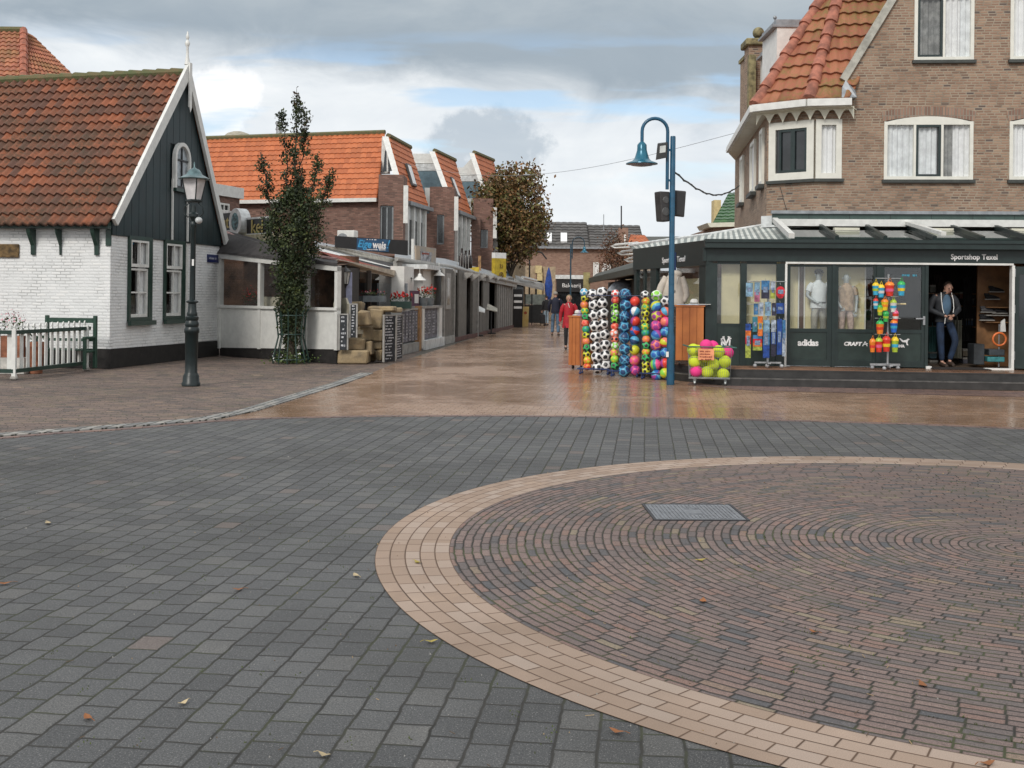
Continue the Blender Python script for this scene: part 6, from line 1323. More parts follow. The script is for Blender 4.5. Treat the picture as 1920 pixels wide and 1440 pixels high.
b = MB(); b.bar(R0_ - Vector((0, 0, .03)), R1_ - Vector((0, 0, .03)), .06, .08); b.bar(R1_ - Vector((0, 0, .03)), R2_ - Vector((0, 0, .03)), .06, .08); b.build('roof_edge', m_cg, shp)
b = MB(); b.poly([T0_, T1_, T2_, WS.p(0, 0, 2.6), CHF.p(0, 0, 3.2)]); b.build('roof_back', m_lead, shp)
b = MB(); b.tube([T2_ + Vector((0, 0, .03)), T1_ + Vector((0, 0, .03)), T0_ + Vector((0, 0, .03))], .04, 6); b.build('roof_top_edge', m_signw, shp)
# steps and deck
m_step = pmat('step_stone', (.036, .034, .033), .5, var=.15, dirt=.3, bump=.2); m_deck = paving('deck_bricks', [(0, (.20, .10, .06)), (.5, (.26, .135, .08)), (1, (.32, .18, .11))], (.08, .05, .03), .20, .10, .004, ang=-5, rough=.5, wet=.8, bump=.2)
sp = thing('shop_steps', 'two dark stone steps with brown brick deck along the whole sports shop front', 'steps', (7, 21, 0))
def deckpoly(off, z0, z1, name, mat):
    A = SH.p(RT, -off, 0); B = SH.p(.62 - off * .35, -off, 0); C_ = SL.p(SL.len - 1.0, -off * .75, 0); D = SL.p(0, -off * .75, 0); E_ = SL.p(0, .5, 0); F_ = SH.p(RT, .02, 0); K = SH.p(0, .02, 0)
    b = MB(); b.ext([Vector((p.x, p.y, z0)) for p in (A, B, C_, D, E_, K, F_)], (0, 0, z1 - z0)); return b.build(name, mat, sp)
deckpoly(1.3, 0, .15, 'lower_step', m_step); deckpoly(1.0, .15, .29, 'upper_step', m_step); deckpoly(.985, .29, .30, 'deck', m_deck)
m_nose = pmat('pale_nosing', (.11, .105, .10), .5, var=.2)  # paler strip along the edge of the lower step
for off, z in ((1.3, .152), (1.0, .292)):
    A = SH.p(RT, -off + .008, z - .014); B = SH.p(.62 - off * .35, -off + .008, z - .014); C_ = SL.p(SL.len - 1.0, -off * .75 + .008, z - .014); D = SL.p(0, -off * .75 + .008, z - .014)
    b = MB(); [b.bar(p, q, .03, .026) for p, q in ((A, B), (B, C_), (C_, D))]; b.build('nosing', m_nose if z < .2 else m_step, sp)
# ================================================================== STREET LAMPS
lp1 = G(358, 723); L1 = thing('street_lamp', 'old-style dark green cast iron lamp with tapered white lantern before the cottage gable', 'street lamp', lp1)
M1 = Matrix.Translation(lp1) @ Matrix.Rotation(R(.3), 4, 'Y') @ Matrix.Diagonal((1, 1, .935, 1)); m_lampg = pmat('lamp_green', (.005, .013, .014), .4, var=.1)
b = MB(M1); b.lathe((0, 0, 0), [(.16, 0), (.16, .05), (.145, .07), (.135, .19), (.12, .22), (.105, .25), (.105, .42), (.115, .98), (.13, 1.0), (.13, 1.06), (.11, 1.10), (.12, 1.14), (.12, 1.17), (.10, 1.22), (.115, 1.25), (.115, 1.29), (.09, 1.31), (.092, 1.34), (.092, 1.36), (.078, 1.39), (.068, 1.54), (.105, 1.565), (.105, 1.585), (.052, 1.61), (.042, 2.96), (.06, 3.0), (.06, 3.05), (.042, 3.08), (.06, 3.14), (.085, 3.17), (.085, 3.22), (.05, 3.25), (.04, 3.38)], 20); b.build('post', m_lampg, L1, smooth=40)
for s in (-1, 1): b = MB(M1); b.tube([(0, 0, 3.22), (.10 * s, 0, 3.16), (.17 * s, 0, 3.24), (.16 * s, 0, 3.36), (.08 * s, 0, 3.42), (.14 * s, 0, 3.50)], .013, 6); b.build('scroll', m_lampg, L1, smooth=True)
b = MB(M1); b.lathe((0, 0, 0), [(.13, 3.44), (.15, 3.46), (.15, 3.49)], 4); b.build('lantern_base', m_lampg, L1)
m_mglass = pmat('milk_glass', (.62, .60, .60), .25, var=.08); b = MB(M1 @ Matrix.Rotation(R(28), 4, 'Z')); b.lathe((0, 0, 0), [(.125, 3.49), (.205, 3.88)], 4); b.build('lantern_glass', m_mglass, L1)
b = MB(M1 @ Matrix.Rotation(R(28), 4, 'Z'))
for k in range(4): a = k * math.pi / 2; b.tube([(.127 * math.cos(a), .127 * math.sin(a), 3.49), (.207 * math.cos(a), .207 * math.sin(a), 3.88)], .011, 5)
b.build('lantern_bar', m_lampg, L1)
m_lampt = pmat('lamp_roof_teal', (.12, .19, .20), .3, .4, var=.2); b = MB(M1); b.lathe((0, 0, 0), [(.265, 3.87), (.275, 3.885), (.23, 3.91), (.14, 3.96), (.13, 3.99), (.09, 4.05), (.03, 4.08), (.012, 4.10), (.012, 4.17), (.002, 4.20)], 20); b.build('lantern_roof', m_lampt, L1, smooth=50)
b = MB(M1); b.ball((.10, -.03, 3.10), .065, 12, 8); b.lathe((.08, -.02, 3.10), [(.03, -.01), (.04, .03)], 8, axis='X'); b.build('small_spotlight', pmat('clear_plastic', (.55, .57, .57), .15), L1, smooth=True)
b = MB(M1); b.box(-.0, .035, -.062, -.056, 2.25, 2.37); b.build('sticker', m_wcan, L1)

def blue_lamp(name, label, base, H, side, arc_r, head_drop, sc=1.0, spot=False, col=None):
    t = thing(name, label, 'street lamp', base, None); M_ = Matrix.Translation(base); mbl = col or pmat('lamp_blue', (.012, .085, .16), .3, var=.1)
    b = MB(M_); b.lathe((0, 0, 0), [(.075 * sc, 0), (.075 * sc, .9 * sc), (.055 * sc, 1.0 * sc), (.050 * sc, H - .02), (.045 * sc, H)], 14); b.build('pole', mbl, t, smooth=40)
    x = side * (.10 * sc); hh = .09 * sc; pts = [(x, 0, H - 1.0 * sc), (x, 0, H + hh)]
    for k in range(1, 13): a = math.pi * k / 12; pts.append((x + side * arc_r * (1 - math.cos(a)), 0, H + hh + arc_r * 1.0 * math.sin(a)))
    hx = x + side * 2 * arc_r; pts.append((hx, 0, H - head_drop)); b = MB(M_); b.tube(pts, .033 * sc, 10); b.build('arm', mbl, t, smooth=True)
    b = MB(M_); [b.box(min(0, x), max(0, x), -.02, .02, z, z + .04) for z in (H - .28 * sc, H - .85 * sc)]; b.build('bracket', mbl, t)
    z0 = H - head_drop; b = MB(M_); b.lathe((hx, 0, z0), [(.035 * sc, .02 * sc), (.055 * sc, 0), (.088 * sc, -.04 * sc), (.092 * sc, -.14 * sc), (.105 * sc, -.19 * sc), (.14 * sc, -.30 * sc), (.18 * sc, -.34 * sc), (.295 * sc, -.385 * sc), (.30 * sc, -.40 * sc), (.27 * sc, -.40 * sc)], 24); b.build('shade', pmat('shade_teal', (.015, .13, .20), .25, .2, var=.1), t, smooth=45)
    b = MB(M_); b.lathe((hx, 0, z0), [(.26 * sc, -.39 * sc), (.20 * sc, -.425 * sc), (.10 * sc, -.44 * sc), (.01, -.445 * sc)], 18); b.build('diffuser', pmat('diffuser', (.20, .22, .30), .2), t, smooth=True)
    return t, M_, hx
pb = G(1257, 721); LB, MBm, hx = blue_lamp('street_lamp', 'near tall blue lamp post with hooked arm, teal bell shade and two speakers', pb, 4.66, -1, .24, .13)
b = MB(MBm); b.ext([(-.30, -.08, 4.50), (-.12, -.12, 4.52), (-.13, -.12, 4.24), (-.33, -.08, 4.20)], (.02, .10, .03)); fl = b.build('floodlight', m_black, LB); b = MB(MBm); b.ext([(-.26, -.085, 4.46), (-.15, -.127, 4.47), (-.155, -.127, 4.34), (-.27, -.085, 4.33)], (0, -.004, 0)); b.build('lamp_glass', pmat('flood_glass', (.6, .62, .6), .1), fl)
# two speaker boxes clamped to the pole
for s, lab in ((-1, 'grey loudspeaker box strapped to the left of the blue lamp post'), (1, 'grey loudspeaker box strapped to the right of the blue lamp post')):
    t = thing('loudspeaker', lab, 'loudspeaker', MBm @ Vector((.1 * s, 0, 3.1))); m_spk = pmat('speaker_grey', (.045, .042, .042), .5)
    A = MBm @ Matrix.Translation((.03 * s + (.02 if s > 0 else -.01), .10 if s > 0 else .02, 3.10 + .04 * s)) @ Matrix.Rotation(R(24 if s < 0 else -8), 4, 'Z'); w_ = .20
    x0, x1 = (0, .22) if s > 0 else (-.22, 0); b = MB(A); b.ext([(x0, 0, .04), (x1 - .03 * (s > 0), 0, .02), (x1, 0, .50), (x0 + .0, 0, .52)] if s > 0 else [(x0 + .05, 0, 0), (x1, 0, 0), (x1, 0, .56), (x0, 0, .56)], (0, .22, 0)); b.build('cabinet', m_spk, t, bevel=.015)
    if s < 0: b = MB(A); b.lathe((-.09, -.012, .40), [(.01, 0), (.06, .002), (.07, .01)], 14, axis='Y'); b.lathe((-.09, -.012, .18), [(.01, 0), (.075, .002), (.085, .01)], 14, axis='Y'); b.build('cone', pmat('cone_grey', (.09, .09, .09), .4), t)
    else: b = MB(A); b.ext([(.03, -.006, .06), (.18, -.006, .05), (.20, -.006, .47), (.03, -.006, .49)], (0, .005, 0)); b.build('grille', pmat('grille_dark', (.025, .025, .027), .7), t)
b = MB(MBm); b.box(-.10, -.05, -.09, -.085, .52, .62); b.build('sticker', m_wcan, LB)
Y2 = 66; p2 = Vector((W(952, 600, Y2).x, Y2, 0)); blue_lamp('street_lamp', 'blue lamp post standing against the big autumn tree down the street', p2, W(952, 410, Y2).z, 1, .33, .62, 1.25)
Y3 = 58; p3 = Vector((W(1069, 600, Y3).x, Y3, 0)); blue_lamp('street_lamp', 'slim dark lamp post in the middle distance before the bakery', p3, W(1069, 458, Y3).z, 1, .31, .12, .75, col=pmat('lamp_blue_dark', (.012, .05, .08), .35))
Y4 = 75; p4 = Vector((W(1001, 600, Y4).x - 1.2, Y4, 0)); b = MB(); b.tube([W(992, 600, 70), W(993, 480, 70), W(1000, 470, 70), W(1016, 474, 70), W(1025, 486, 70)], .05, 6); tag(b.build('lamp_arm', m_black), 'thin dark curved lamp arm before the bakery roof wall, left of the blue post', 'lamp')
# cables
b = MB(); A_, B_ = MBm @ Vector((.04, 0, 3.98)), W(1386, 349, 31); pts = [A_.lerp(B_, k / 20) + Vector((0, 0, -.55 * math.sin(math.pi * k / 20) * .6 + .012 * math.sin(k * 2.3))) for k in range(21)]; b.tube(pts, .018, 5); b.tube([p + Vector((0, 0, .022 * math.sin(i * 2.1))) for i, p in enumerate(pts)], .010, 4); tag(b.build('hanging_cable', m_black), 'thick twisted black cable from the blue lamp post to the brick house', 'cable')
b = MB(); A_, B_ = W(700, 292, 52), W(1387, 247, 33); pts = [A_.lerp(B_, k / 30) + Vector((0, 0, -1.1 * math.sin(math.pi * k / 30))) for k in range(31)]; b.tube(pts, .008, 4); tag(b.build('overhead_wire', m_lead), 'thin overhead wire across the street sky to the brick house', 'wire')
b = MB(); p = pts[16]; b.ball(p, .07, 8, 6, sc=(2.2, 1, .5)); tag(b.build('wire_lamp', m_lead), 'small fitting hanging on the thin overhead wire', 'fitting')
b = MB(); p = [W(u, v, 23.8) for u, v in ((1480, 344), (1488, 375), (1494, 395), (1503, 405), (1515, 398), (1523, 393))]; b.tube([Vector((q.x, 24.55 - .087 * (q.x - 6.5), q.z)) for q in p], .008, 4); tag(b.build('wall_cable', m_black), 'thin loose cable hanging down the brick corner over the shop canopy', 'cable')

# ================================================================== BALLS
def colm(name, c, rough=.35): return pmat('ball_' + name, c, rough, var=.03)
BC = dict(white=colm('white', (.80, .80, .80)), black=colm('black', (.02, .02, .025)), yellow=colm('yellow', (.62, .62, .04)), green=colm('green', (.05, .42, .14)), orange=colm('orange', (.85, .28, .05)), red=colm('red', (.75, .06, .04)), lime=colm('lime', (.25, .62, .06)),
          blue=colm('blue', (.03, .13, .45)), navy=colm('navy', (.02, .06, .16)), sky=colm('sky', (.10, .40, .62)), purple=colm('purple', (.34, .06, .30)), pink=colm('pink', (.80, .10, .28)), coral=colm('coral', (.85, .22, .14)), teal=colm('teal', (.04, .30, .33)))
PHI = (1 + 5 ** .5) / 2
ICO = [Vector(v).normalized() for v in [(0, 1, PHI), (0, -1, PHI), (0, 1, -PHI), (0, -1, -PHI), (1, PHI, 0), (-1, PHI, 0), (1, -PHI, 0), (-1, -PHI, 0), (PHI, 0, 1), (-PHI, 0, 1), (PHI, 0, -1), (-PHI, 0, -1)]]
BALLM = {}
def ballmesh(kind, cols):
    k = (kind,) + tuple(cols)
    if k in BALLM: return BALLM[k]
    bm = bmesh.new(); bmesh.ops.create_icosphere(bm, subdivisions=4 if kind != 'plain' else 3, radius=1)
    for f in bm.faces:
        f.smooth = True; c = f.calc_center_median().normalized(); m_ = 0
        if kind == 'football': m_ = 1 if max(c.dot(v) for v in ICO) > .925 else 0
        elif kind == 'stripes': m_ = int(((math.atan2(c.y, c.x) + math.pi) / (2 * math.pi)) * 6) % len(cols)
        elif kind == 'bands': m_ = min(len(cols) - 1, int((c.z + .7) / 1.4 * len(cols))) if abs(c.z) < .7 else 0
        elif kind == 'lines': m_ = 1 if min(abs(c.x), abs(c.y), abs(c.z), abs(c.dot(Vector((.707, .707, 0)))), abs(c.dot(Vector((0, .707, -.707))))) < .07 else 0
        elif kind == 'star': m_ = 1 if .80 < max(c.dot(v) for v in ICO) < .90 else (2 if len(cols) > 2 and max(c.dot(v) for v in ICO) >= .93 else 0)
        f.material_index = m_
    me = bpy.data.meshes.new('ball'); bm.to_mesh(me); bm.free()
    for c in cols: me.materials.append(BC[c])
    BALLM[k] = me; return me
ORD = ['topmost', 'second', 'third', 'fourth', 'fifth', 'sixth', 'seventh', 'eighth', 'ninth', 'tenth', 'eleventh', 'twelfth', 'thirteenth', 'fourteenth']
def put_ball(kind, cols, p, r, label, group, rn, name='ball'):
    o = bpy.data.objects.new(name, ballmesh(kind, cols)); COL.objects.link(o); o.location = p; o.scale = (r, r, r); o.rotation_euler = (rn.uniform(0, 6), rn.uniform(0, 6), rn.uniform(0, 6))
    return tag(o, label, 'ball', group)
rnb = random.Random(12)
Wt, Fb = 'white', 'football'
small = lambda c, d='black': (Fb, (c, d), c)
COLS = [
 ('narrow column at the left end', (1095, 548), (1102, 687), .083, 23.75, [('star', ('sky', 'white'), 'blue and white'), small('yellow'), small('orange', 'coral'), small('yellow', 'green'), small('green'), small('coral', 'red'), small('green', 'teal'), small('yellow'), small('coral', 'orange'), small('green'), small('yellow'), small('orange', 'yellow'), small('orange', 'red')]),
 ('left football column', (1111, 552), (1120, 690), .117, 23.65, [(Fb, (Wt, 'black'), 'black and white')] * 8),
 ('right football column', (1128.5, 549), (1137, 686), .115, 23.6, [(Fb, (Wt, 'black'), 'black and white')] * 8),
 ('narrow column of the middle rack', (1153, 551), (1152, 686), .083, 23.15, [(Fb, (Wt, 'red'), 'white and red'), small('red', 'coral'), small('lime'), small('lime', 'white'), small('lime', 'black'), small('coral', 'red'), small('coral', 'white'), small('coral', 'black'), small('lime', 'white'), small('coral', 'yellow'), small('lime', 'yellow'), small('green')]),
 ('dark blue column of the middle rack', (1172, 552), (1171, 696), .118, 23.05, [('lines', ('navy', 'sky'), 'dark blue line-patterned'), ('star', ('navy', 'sky'), 'dark blue starred')] * 4),
 ('mixed column of the middle rack', (1191, 566), (1190, 694), .102, 22.95, [('bands', ('red', 'purple', 'coral'), 'red and purple'), ('stripes', ('sky', 'white', 'blue'), 'sky blue striped'), ('bands', ('red', 'purple'), 'red'), ('stripes', ('blue', 'red', 'blue'), 'blue and red'), ('stripes', ('sky', 'navy'), 'blue striped'), ('stripes', ('yellow', 'black', 'yellow', 'yellow', 'yellow', 'yellow'), 'yellow'), ('star', ('pink', 'coral'), 'pink'), ('star', ('purple', 'pink'), 'purple and pink')]),
 ('narrow column of the right rack', (1210, 553), (1211, 696), .083, 22.55, [(Fb, (Wt, 'black'), 'black and white'), small('orange', 'yellow'), small('yellow', 'green'), small('yellow'), small('yellow', 'black'), small('yellow', 'green'), small('green', 'teal'), small('orange', 'coral'), small('green', 'black'), small('orange', 'yellow'), small('green'), small('yellow'), small('yellow')]),
 ('wide middle column of the right rack', (1231, 555), (1230, 703), .110, 22.45, [('star', ('lime', 'white'), 'green and white'), ('bands', ('blue', 'yellow', 'sky'), 'blue and yellow'), ('star', ('purple', 'yellow'), 'purple and yellow'), ('star', ('purple', 'pink'), 'purple and pink'), ('stripes', ('coral', 'yellow', 'sky', 'blue', 'purple', 'lime'), 'rainbow striped'), ('star', ('purple', 'coral'), 'purple and coral'), ('star', ('blue', 'sky'), 'blue'), ('bands', ('pink', 'teal', 'lime'), 'pink and green'), ('stripes', ('blue', 'purple', 'sky'), 'blue and purple')]),
 ('column next to the blue post', (1247, 565), (1247, 700), .100, 22.35, [(Fb, (Wt, 'black'), 'black and white'), ('stripes', ('red', 'sky', 'coral'), 'red and blue'), ('bands', ('coral', 'pink'), 'coral pink'), ('stripes', ('blue', 'sky'), 'blue striped'), ('stripes', ('red', 'yellow', 'coral'), 'red and yellow'), ('star', ('blue', 'sky'), 'blue'), ('bands', ('red', 'purple'), 'dark red'), ('stripes', ('yellow', 'yellow', 'lime'), 'yellow')])]
for ci, (cname, t_, b_, r, Y_, items) in enumerate(COLS):
    P, Q = W(*t_, Y_ + .12), W(*b_, Y_ - .05); n = len(items)
    for k, (kind, cols, nm) in enumerate(items):
        p = P.lerp(Q, k / (n - 1)) + Vector((rnb.uniform(-.012, .012), rnb.uniform(-.02, .02), rnb.uniform(-.008, .008)))
        pos = 'lowest' if k == n - 1 else ORD[k]
        put_ball(kind, cols, p, r * rnb.uniform(1.0, 1.05), f'{nm} ball, {pos} in the {cname}', 'balls stacked in the blue racks', rnb)
    # a second layer behind, as the racks are loaded from both sides: only glimpsed between the front ones
m_rack = pmat('rack_blue', (.012, .03, .11), .4)
for k, (ua, ub, va, vb, Y_, lab) in enumerate(((1087, 1144, 697, 699, 23.7, 'blue wire ball rack at the left, holding the black and white footballs'), (1146, 1199, 701, 704, 23.1, 'blue wire ball rack in the middle, holding the dark blue balls'), (1203, 1254, 706, 710, 22.5, 'blue wire ball rack at the right, next to the blue lamp post'))):
    A_, B_ = W(ua, va, Y_), W(ub, vb, Y_ - .15); f = FR(A_.xy, to=B_.xy); L_ = f.len; t = thing('ball_rack', lab, 'rack', (A_.x, A_.y, 0), 'ball racks in front of the shop')
    H_ = 1.66
    b = MB(f); b.tube([(-.02, -.13, .12), (L_, -.13, .12), (L_, .13, .12), (-.02, .13, .12), (-.02, -.13, .12)], .016, 6); b.build('base_frame', m_rack, t)
    for (x, y) in ((.03, -.13), (L_ - .03, -.13), (.03, .13), (L_ - .03, .13)): b = MB(f); b.tube([(x, y, .12), (x, y, .02)], .014, 6); b.ball((x, y, .03), .028, 8, 6); b.build('castor', m_rack, t)
    b = MB(f); b.tube([(0, .02, H_), (L_, .02, H_), (L_, .13, H_), (0, .13, H_), (0, .02, H_)], .008, 5); b.build('top_frame', m_rack, t)
    b = MB(f); nn = 4
    for j in range(nn + 0): x = L_ * (j / (nn - 1)); 
    for x in (0, .30 * L_, .66 * L_, L_):
        for y in (.05, .13): b.tube([(x, y, .12), (x, y, H_)], .005, 4)
    b.build('upright_wires', m_rack, t)

# ================================================================== WOODEN CRATES WITH HATS, HOODIE, BASKET OF TENNIS BALLS
m_pine = pmat('orange_pine', (.50, .17, .045), .45, col2=(.36, .11, .03), scale=2.2)
def crate(A, B, ytop, label, z0=0.0, depth=.5):
    f = FR(A.xy, to=B.xy); t = thing('wooden_crate', label, 'crate', A, 'orange wooden crates by the ball racks'); H_ = ytop; n = 4; L_ = f.len
    b = MB(f); b.box(.012, L_ - .012, .012, depth, z0 + .10, H_ - .02); b.build('body', m_pine, t)
    for k in range(n): b = MB(f); b.box(L_ * k / n + .004, L_ * (k + 1) / n - .004, -.012, .010, z0 + .09, H_ - .02); b.build('plank', m_pine, t)
    b = MB(f); b.box(-.02, L_ + .02, -.03, depth + .02, H_ - .018, H_ + .012); b.build('top', m_pine, t)
    for x in (.08, L_ - .08):
        b = MB(f); b.lathe((x - .012, .06, z0 + .045), [(.045, 0), (.045, .024)], 12, axis='X'); b.box(x - .02, x + .02, .04, .08, z0 + .05, z0 + .10); b.build('castor', m_black, t)
    return t, f
t, f = crate(W(1066, 693, 25.3), W(1093, 691, 25.1), W(1080, 593, 25.2).z, 'orange pine crate left of the ball racks, by the woman in red')
t2, f2 = crate(atz(1266, 684, .3), atz(1319, 685, .3) , W(1290, 573, 22.6).z, 'orange pine crate on the shop step, right of the ball racks and blue post', z0=.302, depth=.45)
# hats and folded things on the crates
m_strw = pmat('hat_white', (.66, .64, .60), .8)
def hat(p, label, mat, r=.15):
    t = thing('sun_hat', label, 'hat', p, 'hats on the wooden crates'); b = MB(Matrix.Translation(p)); b.lathe((0, 0, 0), [(r, .0), (r * 1.02, .015), (r * .6, .03), (r * .55, .09), (r * .35, .12), (.01, .125)], 14); b.build('crown', mat, t, smooth=True)
    b = MB(Matrix.Translation(p)); b.lathe((0, 0, .028), [(r * .62, 0), (r * .60, .02)], 14); b.build('band', m_black, t)
zt = W(1080, 593, 25.2).z + .014
hat(Vector((f.p(.10, .2, 0).x, f.p(.1, .2, 0).y, zt)), 'white hat with dark band at the left on the left crate', m_strw, .11); hat(Vector((f.p(.24, .12, 0).x, f.p(.24, .12, 0).y, zt)), 'purple and white hat at the right on the left crate', pmat('hat_lilac', (.45, .38, .52), .8), .10)
zt2 = W(1290, 573, 22.6).z + .014; q = f2.p(.36, .15, 0); hat(Vector((q.x, q.y, zt2)), 'white hat lying on the right crate, right of the hoodie', m_strw, .14)
b = MB(f2); b.box(.02, .62, -.04, .36, zt2, zt2 + .012); tag(b.build('folded_cloth', pmat('cloth_pale_blue', (.45, .52, .66), .8), None, bevel=.004), 'flat pale cloth spread on the right crate under the white hat', 'cloth')
b = MB(f2); b.box(.44, .68, -.06, .2, zt2 + .014, zt2 + .022); tag(b.build('price_card', m_wcan, None), 'white price card on the right end of the right crate', 'card')
# hoodie on a stand
hd = thing('hoodie', 'beige hooded sweater hanging on a stand behind the right wooden crate', 'hoodie', W(1258, 572, 22.9)); m_hood = pmat('hoodie_beige', (.58, .52, .45), .9, var=.08, bump=.3, bscale=30)
def HP(u, v, dy=0): return W(u, v, 22.9 + dy)
b = MB(); prof = [(572, 1240, 1284), (560, 1239, 1284), (548, 1241, 1283), (535, 1244, 1281), (524, 1248, 1279), (517, 1252, 1276), (513, 1257, 1272)]
rings = []
for v, ua, ub in prof:
    A_, B_ = HP(ua, v), HP(ub, v); c = (A_ + B_) / 2; rx = (B_.x - A_.x) / 2; rings.append([c + Vector((rx * math.cos(6.283 * k / 16), .13 * math.sin(6.283 * k / 16), 0)) for k in range(16)])
vs = [p for r_ in rings for p in r_]; fs = [(i * 16 + k, i * 16 + (k + 1) % 16, (i + 1) * 16 + (k + 1) % 16, (i + 1) * 16 + k) for i in range(len(rings) - 1) for k in range(16)]; b.add(vs, fs); b.build('body', m_hood, hd, smooth=True)
for s, pts in ((-1, [(1249, 519), (1240, 537), (1233, 556), (1231, 574)]), (1, [(1278, 519), (1284, 537), (1287, 553), (1282, 566)])):
    b = MB(); b.tube([HP(u, v, -.02) for u, v in pts], [.06, .075, .07, .05], 10); b.build('sleeve', m_hood, hd, smooth=True)
b = MB(); b.ball(HP(1266, 514), .13, 14, 10, sc=(1.1, 1, .62)); b.build('hood', m_hood, hd, smooth=True)
b = MB(); b.tube([HP(1257, 519, -.13), HP(1262, 530, -.15), HP(1260, 541, -.14)], .008, 5); b.tube([HP(1271, 519, -.13), HP(1269, 530, -.15)], .008, 5); b.build('cord', m_strw, hd)
b = MB(); b.lathe(HP(1264, 546, -.14), [(.012, -.006), (.03, 0), (.012, .006)], 10, axis='Y'); b.build('badge', pmat('badge_grey', (.22, .2, .18), .7), hd)
b = MB(); p = HP(1266, 512); b.tube([p, p + Vector((0, 0, .42))], .02, 6); tag(b.build('hoodie_stand', m_rack), 'dark stand rod above the beige hoodie', 'stand')
# basket of giant tennis balls
A_, B_ = G(1292, 722), G(1368, 724); fB = FR(A_.xy, to=B_.xy); Lb = fB.len; Db = .52; zb0, zb1 = .13, .72
bk_ = thing('wire_basket', 'wheeled wire basket full of giant yellow and pink tennis balls', 'basket', A_)
m_wire = pmat('wire_grey', (.30, .32, .32), .35, .7); m_wgr = pmat('wire_green', (.03, .12, .10), .4)
b = MB(fB)
def rect(z, r, e=0): b.tube([(-e, -e, z), (Lb + e, -e, z), (Lb + e, Db + e, z), (-e, Db + e, z), (-e, -e, z)], r, 6)
rect(zb0, .012); rect(zb0 + .015, .01); b.build('bottom_frame', m_wire, bk_)
b = MB(fB); rect(zb1, .012, .03); b.build('top_rim', m_wgr, bk_)
b = MB(fB); n = 22
for k in range(n + 1):
    x = Lb * k / n; b.tube([(x, 0, zb0), (x * 1.0 + (x / Lb - .5) * .06, -.03, zb1)], .0026, 4); b.tube([(x, Db, zb0), (x, Db + .03, zb1)], .0026, 4)
for k in range(13):
    y = Db * k / 12; b.tube([(0, y, zb0), (-.03, y, zb1)], .0026, 4); b.tube([(Lb, y, zb0), (Lb + .03, y, zb1)], .0026, 4); b.tube([(0, y, zb0), (Lb, y, zb0)], .0026, 4)
for z in (.33, .52, .64): 
    e = .03 * (z - zb0) / (zb1 - zb0); b.tube([(-e, -e, z), (Lb + e, -e, z), (Lb + e, Db + e, z), (-e, Db + e, z), (-e, -e, z)], .004, 4)
b.build('wire_mesh', m_wire, bk_)
for (x, y) in ((.1, .06), (Lb - .08, .06), (.1, Db - .06), (Lb - .08, Db - .06)): b = MB(fB); b.lathe((x - .015, y, .045), [(.044, 0), (.044, .03)], 12, axis='X'); b.box(x - .022, x + .022, y - .02, y + .02, .05, .125); b.build('castor', m_wire, bk_)
b = MB(fB); b.tube([(-.03, -.03, zb1), (-.12, -.05, zb1 + .03), (-.12, .1, zb1 + .03), (-.03, .12, zb1)], .01, 5); b.build('handle', m_wgr, bk_); b = MB(fB); b.tube([(Lb + .03, -.03, zb1), (Lb + .12, -.05, zb1 - .01), (Lb + .12, .1, zb1 - .01), (Lb + .03, .12, zb1)], .01, 5); b.build('handle', m_wgr, bk_)
BC['tennis'] = pmat('tennis_felt', (.62, .74, .04), .9, var=.05, bump=.3, bscale=90); BC['hotpink'] = pmat('pink_felt', (.80, .05, .26), .9, var=.05)
BC['seam'] = pmat('tennis_seam', (.70, .78, .45), .8)
def tennismesh():
    pass
tb = [('hotpink', 1305, 696, .1, 'pink', 'lowest at the left, behind the wire'), ('tennis', 1326, 698, .1, 'yellow', 'bottom row, second from the left'), ('tennis', 1339, 702, .32, 'yellow', 'bottom row, farther back between two others'), ('tennis', 1356, 702, .12, 'yellow', 'bottom row, at the right corner'), ('tennis', 1302, 678, .1, 'yellow', 'middle row, at the left side'), ('tennis', 1318, 682, .34, 'yellow', 'middle row, set back behind the orange card'), ('tennis', 1337, 683, .12, 'yellow', 'middle row, centre right'), ('tennis', 1359, 678, .12, 'yellow', 'middle row, at the right side'),
      ('tennis', 1300, 656, .12, 'yellow', 'top row, far left against the rim'), ('tennis', 1309, 658, .36, 'yellow', 'top row, second at the left, set back'), ('hotpink', 1324, 648, .16, 'pink', 'topmost of all, at the middle'), ('hotpink', 1336, 650, .36, 'pink', 'behind the topmost one, a little to its right'), ('tennis', 1347, 659, .12, 'yellow', 'top row, right of the orange card'), ('hotpink', 1364, 661, .3, 'pink', 'top row, at the right corner'), ('tennis', 1322, 668, .16, 'yellow', 'hidden behind the orange card')]
for (c, u, v, dy, cn_, pos) in tb:
    p = W(u, v, 20.98 + dy); put_ball('lines2', (c, 'seam'), p, .118, f'giant {cn_} tennis ball, {pos}', 'giant tennis balls in the wire basket', rnb, 'tennis_ball') if False else put_ball('plain', (c,), p, .118, f'giant {cn_} tennis ball, {pos}', 'giant tennis balls in the wire basket', rnb, 'tennis_ball')
pc = thing('price_sign', 'orange handwritten price card on the basket of tennis balls', 'sign', fB.p(.25, -.06, .6)); s0, s1 = fB.hit(1309, 664, -.05)[0], fB.hit(1339, 664, -.05)[0]; z0, z1 = fB.hit(1324, 675, -.05)[1], fB.hit(1324, 654, -.05)[1]
b = MB(fB); b.box(s0, s1, -.06, -.052, z0, z1); b.build('card', pmat('card_orange', (.82, .34, .17), .6), pc); scrawl(fB, s0 + .03, s1 - .03, z1 - .05, .028, m_redc, pc, y=-.063, rows=4)

